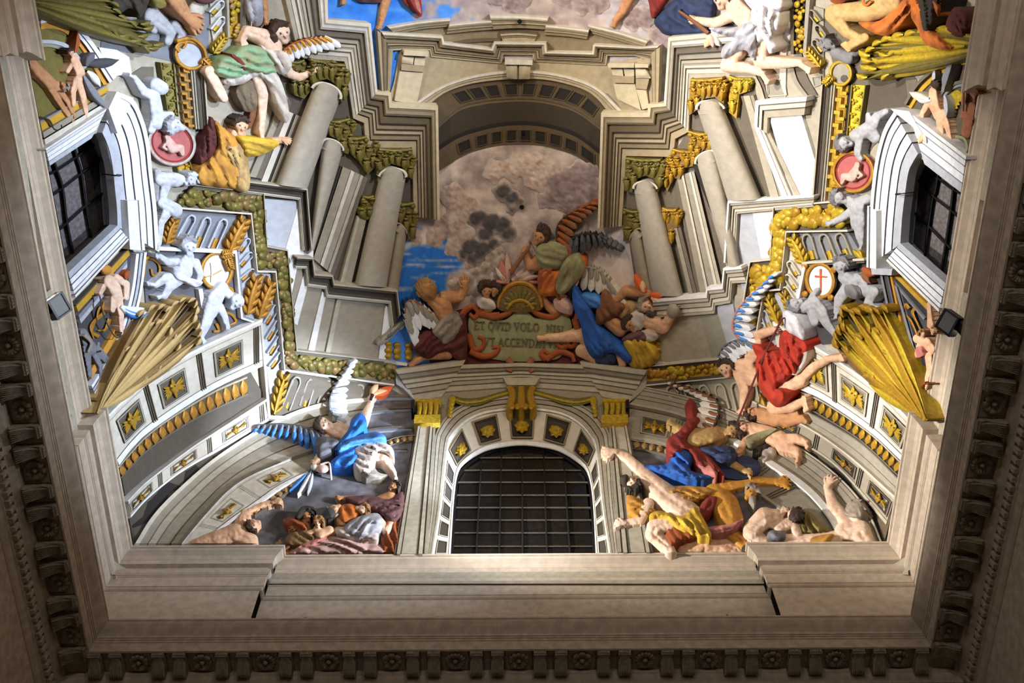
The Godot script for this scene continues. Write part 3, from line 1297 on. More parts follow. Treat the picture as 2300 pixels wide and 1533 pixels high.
# a corinthian capital: bell, abacus lip, acanthus leaves, volutes
func capital(o: Node, cap: Array, c, h: float) -> void:
	var p := pts(cap)
	var mb := MB.new()
	slab(mb, cap, {"olive": "moss", "gold": "hay", "lemon": "gold"}.get(c, c), h, false, 16.0)
	var bell := part(o, "capital", mb, "gilding")
	var lo := p[0]
	var hi := p[0]
	for q in p:
		lo = lo.min(q)
		hi = hi.max(q)
	var poly := p
	var w := hi.x - lo.x
	var hh := hi.y - lo.y
	var rows := 2 if hh > 34 else 1
	for r in rows:
		var n := maxi(2, int(w / 13.0))
		var sp := w / n
		for i in n:
			var x := lerpf(lo.x, hi.x, (i + 0.5) / n) + (sp * 0.4 if r == 0 and rows > 1 else 0.0)
			# lowest point of the bell at this x
			var yb := lo.y
			var y := lo.y
			var met := false
			while y < hi.y:
				if inside(Vector2(x, y), poly):
					yb = y
					met = true
				elif met:
					break
				y += 2.0
			yb -= (yb - lo.y) * (0.36 if r == 0 and rows > 1 else 0.02)
			var yt := yb - hh * 0.36
			if met and yb - lo.y > 12.0:
				yt = maxf(yt, lo.y + 6.0)
				p_leaf(bell, "acanthus", [x, yb, x + (i - n * 0.5 + 0.5) * 1.2, yt], sp * 0.52, 0.0, c, h, 0.09 if r > 0 else 0.06, "gilding")
				var tx := x + (i - n * 0.5 + 0.5) * 1.2
				for sd in [-1.0, 1.0]:
					p_leaf(bell, "leaf_lobe", [tx, lerpf(yt, yb, 0.55), tx + sd * sp * 0.62, lerpf(yt, yb, 0.22)], sp * 0.2, sd * 2.0, c, h + 0.01, 0.07, "gilding")
				p_leaf(bell, "leaf_curl", [tx - sp * 0.42, yt + 3.0, tx + sp * 0.42, yt + 3.0], sp * 0.2, 2.5, c, h + 0.06, 0.06, "gilding")
	p_rod(bell, "abacus", [p[0].x, p[0].y + 2, (p[0].x + p[1].x) * 0.5, (p[0].y + p[1].y) * 0.5 + 5, p[1].x, p[1].y + 2], 3.6, 3.6, c, h + 0.02, "gilding", 1.6)
	for e in [p[0], p[1]]:
		var x: float = lerpf(e.x, (lo.x + hi.x) * 0.5, 0.14)
		var y: float = e.y + 9.0
		if inside(Vector2(x, y), poly):
			p_knob(bell, "volute", x, y, 6.0, c, h, 0.06, "gilding")

# a coffer: proud moulded frame round a darker field, with or without a gilt boss; h0, h1 are the face heights at its two long sides
func coffer(o: Node, q: Array, c0, c1, c2, h0: float, h1: float, boss := "", bc = "gold") -> void:
	var p := pts(q)
	var ctr := (p[0] + p[1] + p[2] + p[3]) * 0.25
	var f := Node3D.new()
	f.name = "coffer"
	o.add_child(f, true)
	var hs := [h0, h0, h1, h1]
	var hm := (h0 + h1) * 0.5
	var rings := [[1.0, 0.0, c0], [0.97, 0.035, c0], [0.86, 0.035, c0], [0.82, 0.012, c1], [0.78, 0.024, c1], [0.72, 0.024, c1], [0.69, 0.008, c2]]
	var mb := MB.new()
	var pt := func(i: int, k: float, e: float) -> Vector3:
		var v := ctr + (p[i] - ctr) * k
		return on(v.x, v.y, hm + (hs[i] - hm) * k + e)
	for r in rings.size() - 1:
		for i in 4:
			var j := (i + 1) % 4
			var c := lin(col(rings[r + 1][2]))
			var b := mb.v.size()
			mb.add(pt.call(i, rings[r][0], rings[r][1]), c)
			mb.add(pt.call(j, rings[r][0], rings[r][1]), c)
			mb.add(pt.call(j, rings[r + 1][0], rings[r + 1][1]), c)
			mb.add(pt.call(i, rings[r + 1][0], rings[r + 1][1]), c)
			if shoelace(p) > 0.0:
				mb.quad(b, b + 1, b + 2, b + 3)
			else:
				mb.quad(b, b + 3, b + 2, b + 1)
	part(f, "frame", mb)
	mb = MB.new()
	var cc := lin(col(c2))
	for i in 4:
		mb.add(pt.call(i, 0.69, 0.008), cc)
	if shoelace(p) > 0.0:
		mb.quad(0, 1, 2, 3)
	else:
		mb.quad(0, 3, 2, 1)
	part(f, "field", mb)
	if boss == "rose":
		var r := (p[0].distance_to(p[1]) + p[1].distance_to(p[2])) * 0.15
		mb = MB.new()
		for i in 8:
			var e := ctr + Vector2.from_angle(TAU * i / 8) * r
			leaf(mb, ctr.x, ctr.y, e.x, e.y, r * 0.42, 0.0, bc, hm + 0.015, 0.05, 0.3, 5)
		for i in 6:
			var e := ctr + Vector2.from_angle(TAU * (i + 0.5) / 6) * r * 0.6
			leaf(mb, ctr.x, ctr.y, e.x, e.y, r * 0.3, 0.0, "lemon", hm + 0.04, 0.04, 0.3, 5)
		knob(mb, ctr.x, ctr.y, r * 0.2, r * 0.2, 0.0, bc, hm + 0.06, 0.03)
		part(f, "rose_boss", mb, "gilding")
	elif boss == "mask":
		mb = MB.new()
		var u := (p[1] - p[0]).normalized()
		var w := (p[3] - p[0]).normalized()
		var lu := p[0].distance_to(p[1])
		var lw := p[0].distance_to(p[3])
		# leafy strapwork round a small grotesque mask
		for s in [-1.0, 1.0]:
			for t in [-1.0, -0.5, 0.0, 0.5, 1.0]:
				var a: Vector2 = ctr + u * s * lu * 0.06 + w * t * lw * 0.1
				var e: Vector2 = ctr + u * s * lu * (0.40 - 0.06 * absf(t)) + w * t * lw * 0.26
				leaf(mb, a.x, a.y, e.x, e.y, lw * 0.085, s * t * 6.0, bc, hm + 0.012, 0.06, 0.3, 6, "moss" if t == 0.0 else null)
		knob(mb, ctr.x, ctr.y, lu * 0.13, lw * 0.24, u.angle(), bc, hm + 0.03, 0.08)
		for s in [-1.0, 1.0]:
			var e: Vector2 = ctr + w * s * lw * 0.4
			leaf(mb, ctr.x, ctr.y, e.x, e.y, lu * 0.07, 0.0, bc, hm + 0.03, 0.06, 0.3, 5)
			knob(mb, ctr.x + u.x * s * lu * 0.05 - w.x * lw * 0.06, ctr.y + u.y * s * lu * 0.05 - w.y * lw * 0.06, 2.2, 2.2, 0.0, "umber", hm + 0.10, 0.012, 7)
		part(f, "gilt_mask", mb, "gilding")

# between two arcs: a point
func mid(a: PackedVector2Array, b: PackedVector2Array, t: float, w: float) -> Vector2:
	var f := clampf(t, 0.0, 1.0) * (a.size() - 1)
	var i := mini(int(f), a.size() - 2)
	var g := clampf(t, 0.0, 1.0) * (b.size() - 1)
	var j := mini(int(g), b.size() - 2)
	return a[i].lerp(a[i + 1], f - i).lerp(b[j].lerp(b[j + 1], g - j), w)

func architecture() -> void:
	skies()
	great_arch()
	entablatures()
	colonnades()
	pedestals()
	aedicule()
	low_arches()
	lunettes()

# ------------------------------------------------------------------ painted sky and clouds
func skies() -> void:
	var mb := MB.new()
	var cf := func(q: Vector2) -> Color:
		var n := wob.get_noise_2d(q.x * 0.7, q.y * 1.6)
		var k0 := clampf((985.0 + n * 160.0 - q.x) / 30.0 + 0.5, 0.0, 1.0)
		if k0 > 0.0:
			return K["mauve"].lerp(K["cloud"], clampf(0.5 + n * 1.4, 0.0, 1.0)).lerp(K["sky"].lerp(K["azure"], clampf(0.5 + n * 1.5, 0.0, 1.0)), k0)
		if q.x > 1340.0 + n * 60.0:
			return K["haze"].lerp(K["mauve"], 0.5 - n)
		return K["mauve"].lerp(K["cloud"], clampf(0.5 + n * 1.4, 0.0, 1.0))
	piece(mb, pts([600, -100, 1720, -100, 1700, 120, 1500, 110, 1510, 260, 838, 230, 820, 60, 700, 60]), "sky", func(_q: Vector2, _d: float) -> float: return 0.012, 9.0, 0.06, cf)
	solo("painted_sky", "blue and mauve painted sky above the great arch", "sky", mb)
	mb = MB.new()
	cf = func(q: Vector2) -> Color:
		var n := wob.get_noise_2d(q.x * 0.6 + 50.0, q.y * 0.6)
		var m := wob.get_noise_2d(q.x * 2.0, q.y * 5.0)
		var grey: Color = K["cloud"].lerp(K["rosy"] if n > 0.0 else K["mauve"], clampf(absf(n) * 2.6 + m * 0.3, 0.0, 1.0))
		var e := minf(1225.0 + n * 80.0 - q.x - q.y * 0.35, minf(q.y - 532.0 - n * 70.0, 1062.0 + n * 60.0 - q.x))
		if e > -12.0 and q.x < 1100.0:
			return grey.lerp(K["sky"].lerp(K["haze"], clampf(wob.get_noise_2d(q.x * 0.3, q.y * 3.4) * 2.8 - 0.5, 0.0, 0.8)), clampf((e + 12.0) / 24.0, 0.0, 1.0))
		if q.x > 1320.0 + n * 90.0 and q.y > 470.0:
			return K["rosy"].lerp(K["haze"], clampf(0.4 + n * 2.0 + m, 0.0, 1.0))
		return K["cloud"].lerp(K["rosy"] if n > 0.0 else K["mauve"], clampf(absf(n) * 2.6 + m * 0.3, 0.0, 1.0))
	piece(mb, pts([978, 400, 1040, 345, 1100, 322, 1165, 315, 1230, 322, 1300, 345, 1352, 395, 1352, 495, 1405, 505, 1432, 560, 1445, 660, 1470, 845, 880, 845, 885, 690, 898, 530, 930, 480, 978, 480]), "cloud", func(_q: Vector2, _d: float) -> float: return 0.012, 5.5, 0.06, cf)
	solo("painted_sky", "cloudy painted sky with a deep blue patch seen through the great arch", "sky", mb)
	# the clouds: puffs of relief
	var banks := [
		["rose-grey cloud bank under the right springing of the great arch", "mauve", [1262, 415, 34, 1300, 395, 30, 1322, 425, 28, 1245, 440, 24, 1285, 455, 30, 1318, 388, 24, 1335, 450, 20, 1225, 450, 18]],
		["pale rose cloud at the crown of the arch opening", "rosy", [1190, 372, 32, 1228, 380, 26, 1150, 380, 26, 1110, 385, 24, 1205, 405, 24]],
		["mauve cloud beside the left springing of the great arch", "cloud", [1012, 440, 26, 1040, 470, 30, 1015, 505, 30, 985, 520, 24, 1040, 530, 24, 975, 535, 18, 1020, 556, 20, 1056, 590, 14, 934, 540, 12]]]
	for b in banks:
		puffs(b[0], b[1], b[2], 0.05)
	puffs("column of dark smoke rising above the gilded shell", "storm", [1128, 430, 20, 1148, 445, 18, 1165, 455, 12, 1150, 470, 12, 1070, 490, 22, 1100, 500, 24, 1125, 505, 22, 1140, 525, 18, 1090, 525, 20, 1055, 555, 22, 1040, 570, 16, 1080, 560, 22, 1105, 548, 16, 1062, 580, 18, 1024, 552, 8], 0.07, "cloud")
	puffs("pale smoke curling over the fire beside the gilded shell", "grey", [1100, 575, 14, 1118, 562, 10, 1128, 585, 12, 1108, 596, 12, 1090, 605, 14, 1066, 612, 12, 1050, 625, 14, 1085, 630, 14, 1118, 618, 10, 1040, 650, 16, 1020, 640, 14, 1068, 655, 12], 0.06)

func puffs(label: String, c, list: Array, h: float, tint = "cloud") -> void:
	var f := Sculpt.new(self, 3.0)
	f.mottle = 0.5
	f.lumpy = 0.03
	f.edge_tint = tint
	for i in range(0, list.size(), 3):
		var r: float = list[i + 2]
		f.bone(list[i], list[i + 1], r, list[i] + r * 0.3, list[i + 1] - r * 0.15, r * 0.9, 0.0)
		for k in 4:
			var e := Vector2(list[i], list[i + 1]) + Vector2.from_angle(k * 1.7 + i) * r * 0.85
			f.bone(e.x, e.y, r * 0.42, e.x, e.y, r * 0.42, 0.0)
	var o := put("cloud", f.mesh(c, 0.012, h * 6.0), "fresco")
	tag(o, label, "cloud")

# ------------------------------------------------------------------ the great painted arch and its pediment
func great_arch() -> void:
	var corn := bands([[0.2, 0.24, "pale"], [0.12, 0.22, "tan"], [0.2, 0.21, "tan", 0.17], [0.14, 0.16, "buff"], [0.34, 0.12, "taupe"]])
	var o := thing("pediment", "curved broken pediment crowning the great arch", "pediment")
	p_slab(o, "tympanum", [868, 78, 1008, 58, 1108, 60, 1226, 62, 1332, 74, 1446, 100, 1444, 122, 1330, 118, 1230, 112, 1100, 108, 1000, 100, 884, 90], "taupe", 0.05)
	for q in [[[872, 61, 940, 50, 1012, 43], [888, 78, 945, 66, 1006, 60]], [[1010, 55, 1060, 50, 1103, 47], [1003, 76, 1060, 70, 1109, 66]], [[1226, 57, 1275, 62, 1322, 68], [1222, 78, 1275, 82, 1318, 88]], [[1320, 56, 1390, 73, 1454, 93], [1331, 76, 1390, 92, 1446, 110]]]:
		p_arc(o, "raking_cornice", q[0], q[1], corn)
	p_arc(o, "raised_cornice", [1100, 35, 1165, 36, 1231, 41], [1108, 66, 1165, 63, 1224, 66], bands([[0.2, 0.28, "pale"], [0.1, 0.27, "tan"], [0.2, 0.25, "tan", 0.2], [0.16, 0.19, "buff"], [0.34, 0.15, "taupe"]]))
	p_arc(o, "raised_panel", [1122, 72, 1165, 70, 1208, 74], [1130, 94, 1165, 92, 1200, 94], bands([[0.2, 0.14, "bark"], [0.2, 0.15, "tan"], [0.2, 0.12, "taupe"], [0.4, 0.1, "buff"]]))
	p_arc(o, "curved_ledge", [1000, 98, 1060, 88, 1125, 86], [1000, 104, 1060, 95, 1125, 92], bands([[1, 0.1, "bark"]]))
	p_run(o, "entablature", [858, 73, 888, 75, 995, 82, 998, 96, 1104, 110, 1110, 96, 1226, 97, 1228, 117, 1330, 119, 1332, 101, 1440, 107, 1480, 103], [878, 114, 903, 112, 966, 113, 968, 128, 1127, 143, 1130, 122, 1196, 123, 1198, 138, 1361, 147, 1364, 125, 1424, 125, 1454, 134],
		bands([[0.12, 0.30, "pale"], [0.05, 0.29, "buff"], [0.14, 0.27, "tan", 0.23], [0.24, 0.16, "taupe"], [0.05, 0.18, "bark"], [0.1, 0.16, "buff"], [0.05, 0.14, "bark"], [0.12, 0.12, "taupe"], [0.13, 0.1, "tan"]]))
	p_run(o, "return", [848, 69, 858, 207], [884, 92, 876, 207], bands([[0.2, 0.26, "buff"], [0.15, 0.24, "bark"], [0.2, 0.2, "taupe"], [0.15, 0.16, "bark"], [0.3, 0.1, "buff"]]))
	p_run(o, "return", [1482, 103, 1478, 236], [1450, 132, 1460, 236], bands([[0.25, 0.26, "tan"], [0.1, 0.24, "taupe"], [0.25, 0.2, "buff"], [0.1, 0.16, "taupe"], [0.3, 0.1, "tan"]]))
	o = thing("great_arch", "great painted arch with a dark coffered vault framing the cloudy sky", "arch")
	p_slab(o, "spandrel", [870, 230, 885, 185, 900, 110, 966, 112, 1128, 140, 1200, 136, 1362, 144, 1450, 128, 1460, 180, 1464, 244, 1402, 252, 1372, 215, 1320, 188, 1240, 165, 1165, 158, 1090, 165, 1030, 182, 975, 205, 930, 234], "tan", 0.07)
	var ao := [928, 234, 985, 198, 1040, 177, 1100, 164, 1165, 158, 1230, 163, 1290, 176, 1345, 200, 1400, 252]
	var ai := [962, 236, 1000, 208, 1050, 190, 1105, 181, 1165, 177, 1225, 179, 1285, 192, 1330, 212, 1370, 254]
	p_arc(o, "archivolt", ao, ai, bands([[0.3, 0.15, "pale"], [0.06, 0.14, "taupe"], [0.24, 0.13, "tan"], [0.06, 0.12, "taupe"], [0.34, 0.11, "tan"]]))
	var r1o := [950, 250, 1000, 207, 1050, 190, 1105, 181, 1165, 177, 1225, 179, 1285, 192, 1330, 212, 1372, 262]
	var r1i := [975, 290, 1030, 243, 1080, 229, 1122, 224, 1165, 222, 1208, 224, 1255, 233, 1300, 250, 1358, 292]
	var sto := [976, 332, 1030, 300, 1085, 283, 1125, 275, 1165, 272, 1208, 274, 1255, 284, 1300, 301, 1356, 342]
	var sti := [976, 344, 1030, 311, 1085, 293, 1125, 285, 1165, 282, 1208, 284, 1255, 294, 1300, 312, 1356, 354]
	var r2i := [974, 392, 1040, 350, 1085, 334, 1125, 326, 1165, 324, 1208, 326, 1250, 335, 1300, 354, 1356, 396]
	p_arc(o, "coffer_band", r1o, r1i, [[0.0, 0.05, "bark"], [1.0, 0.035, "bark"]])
	p_arc(o, "barrel", r1i, sto, [[0.0, 0.02, "bark"], [0.06, 0.02, "bark"], [0.08, 0.03, "taupe"], [0.12, 0.02, "deep_brown"], [1.0, 0.02, "bark"]])
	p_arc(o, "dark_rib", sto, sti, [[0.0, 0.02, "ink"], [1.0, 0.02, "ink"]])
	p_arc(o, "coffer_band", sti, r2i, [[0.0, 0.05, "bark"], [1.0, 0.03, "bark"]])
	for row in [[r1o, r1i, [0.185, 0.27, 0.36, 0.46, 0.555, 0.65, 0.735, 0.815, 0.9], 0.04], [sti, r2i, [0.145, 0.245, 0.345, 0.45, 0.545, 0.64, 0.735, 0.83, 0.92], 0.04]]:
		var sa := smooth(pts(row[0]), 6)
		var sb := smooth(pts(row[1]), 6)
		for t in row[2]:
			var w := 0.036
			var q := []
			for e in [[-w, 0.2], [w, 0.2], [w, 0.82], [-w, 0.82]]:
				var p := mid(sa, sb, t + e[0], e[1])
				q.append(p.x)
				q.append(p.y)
			coffer(o, q, "bark", "deep_brown", "ink", 0.045, 0.035)
	var k := part(o, "keystone", MB.new())
	var mb := MB.new()
	slab(mb, [1134, 133, 1196, 135, 1196, 146, 1134, 145], "pale", 0.3)
	dome(mb, [1136, 147, 1162, 147, 1161, 178, 1138, 176], "tan", 0.24, 0.06, 10.0, false)
	dome(mb, [1166, 147, 1192, 147, 1190, 177, 1166, 178], "tan", 0.24, 0.06, 10.0, false)
	slab(mb, [1138, 146, 1190, 146, 1188, 178, 1140, 177], "taupe", 0.2)
	k.mesh = made(mb)
	k.set_surface_override_material(0, M["fresco"])
	var cons := [["scroll console at the left end of the great arch front", [908, 112, 963, 116, 962, 127, 906, 124], [904, 126, 930, 127, 928, 145, 902, 142], [932, 128, 956, 129, 953, 148, 930, 146], [902, 143, 953, 149, 952, 162, 901, 158], [898, 160, 951, 163, 936, 234, 886, 226]],
		["scroll console at the right end of the great arch front", [1366, 142, 1424, 142, 1424, 152, 1366, 152], [1372, 153, 1398, 154, 1400, 171, 1376, 169], [1400, 153, 1424, 156, 1424, 171, 1404, 172], [1376, 170, 1424, 172, 1424, 187, 1378, 186], [1378, 188, 1426, 189, 1440, 248, 1386, 222]],
		["narrow side console under the pediment on the right", [1426, 143, 1456, 144, 1456, 152, 1426, 152], [1427, 153, 1450, 155, 1462, 176, 1428, 176], [1428, 160, 1446, 160, 1450, 175, 1430, 175], [1428, 177, 1458, 177, 1452, 201, 1428, 199], [1429, 201, 1451, 202, 1458, 242, 1442, 246]]]
	for c in cons:
		var q := thing("console", c[0], "console")
		p_slab(q, "cap", c[1], "cream", 0.3)
		for i in [2, 3]:
			mb = MB.new()
			dome(mb, c[i], "cream", 0.2, 0.07, 14.0, false)
			part(q, "scroll", mb)
		p_slab(q, "band", c[4], "buff", 0.2)
		p_slab(q, "tapering_shaft", c[5], "cream", 0.16)

func entablatures() -> void:
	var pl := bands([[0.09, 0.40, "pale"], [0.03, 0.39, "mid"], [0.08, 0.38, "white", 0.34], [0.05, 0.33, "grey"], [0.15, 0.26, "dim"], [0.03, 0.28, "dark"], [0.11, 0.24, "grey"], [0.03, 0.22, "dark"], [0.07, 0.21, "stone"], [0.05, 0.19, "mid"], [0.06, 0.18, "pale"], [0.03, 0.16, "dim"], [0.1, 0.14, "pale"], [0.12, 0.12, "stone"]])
	var o := thing("entablature", "stepped stone entablature left of the great arch, over the left columns", "entablature")
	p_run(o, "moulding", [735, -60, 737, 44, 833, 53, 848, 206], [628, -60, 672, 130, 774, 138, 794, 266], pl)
	var pd := bands([[0.1, 0.38, "cream"], [0.04, 0.36, "taupe"], [0.09, 0.35, "tan", 0.31], [0.04, 0.3, "bark"], [0.17, 0.24, "bark"], [0.03, 0.26, "ink"], [0.1, 0.22, "taupe"], [0.04, 0.2, "deep_brown"], [0.07, 0.19, "buff"], [0.04, 0.17, "deep_brown"], [0.09, 0.16, "taupe"], [0.03, 0.13, "deep_brown"], [0.16, 0.12, "buff"]])
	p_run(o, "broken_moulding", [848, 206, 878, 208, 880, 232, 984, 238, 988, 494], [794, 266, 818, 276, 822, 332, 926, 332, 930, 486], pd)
	o = thing("entablature", "stepped stone entablature right of the great arch, over the right columns", "entablature")
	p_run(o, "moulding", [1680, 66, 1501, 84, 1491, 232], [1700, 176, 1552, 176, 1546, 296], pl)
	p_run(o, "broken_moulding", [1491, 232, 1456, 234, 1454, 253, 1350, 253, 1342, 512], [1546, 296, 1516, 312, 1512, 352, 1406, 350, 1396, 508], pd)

func colonnades() -> void:
	# dark wall behind the columns
	var mb := MB.new()
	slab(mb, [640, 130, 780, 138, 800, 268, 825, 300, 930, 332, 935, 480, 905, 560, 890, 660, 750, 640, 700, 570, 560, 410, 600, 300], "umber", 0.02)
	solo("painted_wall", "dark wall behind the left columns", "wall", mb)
	mb = MB.new()
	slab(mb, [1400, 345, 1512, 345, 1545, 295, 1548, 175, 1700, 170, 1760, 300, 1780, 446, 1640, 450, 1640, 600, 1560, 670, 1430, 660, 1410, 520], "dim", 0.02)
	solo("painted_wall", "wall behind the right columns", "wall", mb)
	column("big column of the left colonnade beside the winged figure in green", [702, 198, 618, 414], [764, 222, 690, 424], "shaft", [698, 132, 777, 146, 780, 226, 766, 228, 756, 190, 735, 177, 712, 182, 702, 196], "olive", 0.1, 1.3)
	column("second column of the left colonnade, tucked behind the big one", [724, 322, 692, 570], [770, 338, 706, 560], "shaft", [736, 272, 786, 266, 794, 312, 782, 346, 771, 342, 758, 312, 738, 304], "olive", 0.06, 1.2)
	column("tall column left of the blue sky patch", [852, 396, 796, 640], [911, 398, 868, 645], "shaft", [852, 334, 926, 334, 928, 402, 914, 398, 906, 376, 880, 368, 858, 380, 846, 392], "olive", 0.1, 1.2)
	column("half hidden column edging the blue sky patch", [890, 506, 866, 648], [913, 524, 895, 652], "mid", [896, 456, 930, 454, 934, 536, 918, 538, 912, 518, 893, 499], "olive", 0.04, 1.2)
	column("big column of the right colonnade below the flying white figure", [1566, 246, 1634, 452], [1626, 244, 1712, 448], "shaft", [1551, 178, 1622, 174, 1626, 234, 1605, 218, 1580, 222, 1566, 246, 1546, 260], "gold", 0.1, 1.3)
	column("second column of the right colonnade, behind the dark slit", [1563, 368, 1632, 600], [1612, 348, 1664, 600], "shaft", [1546, 294, 1588, 300, 1600, 338, 1580, 336, 1563, 356, 1548, 340], "gold", 0.06, 1.2)
	column("tall column right of the dark winged figure", [1424, 424, 1464, 664], [1475, 424, 1536, 666], "shaft", [1405, 354, 1483, 358, 1488, 408, 1478, 430, 1470, 402, 1450, 394, 1428, 402, 1420, 432, 1402, 428], "olive", 0.1, 1.2)
	column("half hidden column at the right edge of the cloudy sky", [1415, 540, 1436, 656], [1440, 518, 1470, 664], "mid", [1400, 468, 1433, 474, 1438, 514, 1415, 538, 1400, 542], "olive", 0.04, 1.2)
	mb = MB.new()
	run(mb, [1556, 372, 1646, 604], [1567, 372, 1656, 602], [[0.0, 0.19, "ink"], [1.0, 0.19, "ink"]])
	solo("shadow_gap", "long black painted slit between the right columns and the fluted pilaster", "gap", mb)
	# pilasters: flat strips between the columns
	var pil := [
		["broad fluted pilaster between the left columns", [764, 372, 699, 576], [826, 400, 750, 620], bands([[0.1, 0.05, "dark"], [0.3, 0.1, "mid"], [0.12, 0.13, "pale"], [0.22, 0.1, "grey"], [0.1, 0.13, "stone"], [0.16, 0.08, "dim"]])],
		["narrow capped pilaster beside the tall left column", [803, 486, 764, 634], [824, 488, 788, 640], bands([[0.3, 0.14, "stone"], [0.7, 0.12, "mid"]])],
		["slim pilaster behind the figure in yellow", [648, 250, 586, 410], [676, 262, 620, 414], bands([[0.4, 0.1, "pale"], [0.2, 0.05, "dark"], [0.4, 0.08, "mid"]])],
		["stone pilaster under the winged figure in green", [640, 210, 560, 396], [655, 230, 590, 402], bands([[0.5, 0.09, "mid"], [0.5, 0.07, "dim"]])],
		["broad fluted pilaster between the right columns", [1514, 396, 1566, 662], [1563, 384, 1626, 644], bands([[0.12, 0.08, "dim"], [0.22, 0.11, "mid"], [0.08, 0.14, "pale"], [0.26, 0.1, "grey"], [0.1, 0.14, "pale"], [0.14, 0.12, "stone"], [0.08, 0.04, "dark"]])],
		["narrow capped pilaster right of the tall right column", [1512, 512, 1548, 664], [1528, 508, 1566, 660], bands([[0.5, 0.13, "mid"], [0.5, 0.11, "dim"]])],
		["tall pilaster above the white panel on the right", [1664, 216, 1724, 448], [1692, 214, 1762, 446], bands([[0.2, 0.12, "dim"], [0.5, 0.16, "stone"], [0.3, 0.14, "mid"]])],
		["white pilaster strip right of the big right column", [1692, 278, 1758, 446], [1712, 286, 1780, 446], bands([[0.6, 0.2, "white"], [0.4, 0.18, "pale"]])],
		["dark slit pilaster beside the white panel", [1712, 290, 1780, 446], [1726, 292, 1800, 444], bands([[0.4, 0.08, "dim"], [0.6, 0.12, "stone"]])]]
	for p in pil:
		var o := thing("pilaster", p[0], "pilaster")
		p_run(o, "shaft", p[1], p[2], p[3])
	for c in [["olive pilaster capital left of the tall left column", [816, 440, 840, 439, 838, 480, 826, 494, 806, 488], "olive"], ["olive pilaster capital above the fluted left pilaster", [786, 308, 824, 306, 826, 326, 842, 330, 846, 372, 826, 392, 806, 362, 790, 348], "olive"], ["olive capital half hidden by the arm of the winged figure in green", [656, 138, 684, 134, 696, 206, 684, 222, 662, 214], "olive"],
		["gilt capital of the pilaster beside the flying white figure", [1637, 170, 1674, 176, 1684, 204, 1660, 212, 1654, 266, 1637, 252], "lemon"], ["gilt pilaster capital beside the second right column", [1510, 334, 1558, 340, 1562, 372, 1532, 378, 1527, 402, 1494, 396], "gold"], ["small gilt capital under the broken right entablature", [1494, 360, 1512, 362, 1512, 400, 1498, 432, 1490, 400], "gold"], ["bright gilt capital low between the right columns", [1487, 466, 1518, 470, 1527, 508, 1512, 512, 1508, 552, 1496, 510], "gold"]]:
		var o := thing("capital", c[0], "capital")
		capital(o, c[1], c[2], 0.15)
	# upper right: white block, panel and coffered arch
	var o2 := thing("entablature", "short white entablature above the white panel at the upper right", "entablature")
	p_run(o2, "moulding", [1812, 217, 1697, 226, 1694, 280], [1806, 258, 1724, 264, 1722, 300], bands([[0.25, 0.3, "white"], [0.06, 0.28, "dim"], [0.25, 0.26, "pale"], [0.06, 0.22, "dim"], [0.38, 0.2, "stone"]]))
	mb = MB.new()
	slab(mb, [1728, 264, 1800, 258, 1836, 378, 1826, 446, 1778, 446, 1752, 350], "white", 0.1)
	solo("painted_wall", "tall white panel beside the dark ribbed strip at the right", "panel", mb)
	mb = MB.new()
	slab(mb, [1690, 130, 1800, 110, 1850, 150, 1845, 216, 1700, 226], "stone", 0.04)
	var fo := solo("painted_wall", "pale wall with a square coffer below the right foot of the white figure", "wall", mb)
	coffer(fo, [1718, 178, 1762, 176, 1768, 214, 1722, 218], "pale", "stone", "grey", 0.05, 0.05)
	coffer(fo, [1822, 172, 1844, 170, 1844, 190, 1828, 196], "pale", "stone", "grey", 0.05, 0.05)
	mb = MB.new()
	arc_run(mb, [1688, 168, 1702, 196, 1710, 224], [1700, 160, 1716, 192, 1726, 222], bands([[0.5, 0.14, "stone"], [0.5, 0.1, "dim"]]))
	solo("arch_rib", "curved stone rib beside the square coffer at the upper right", "rib", mb)
	mb = MB.new()
	arc_run(mb, [1768, 130, 1780, 180, 1806, 216], [1800, 120, 1812, 170, 1836, 214], bands([[0.3, 0.12, "mid"], [0.7, 0.08, "dim"]]))
	solo("arch_rib", "grey rib between the two square coffers at the upper right", "rib", mb)

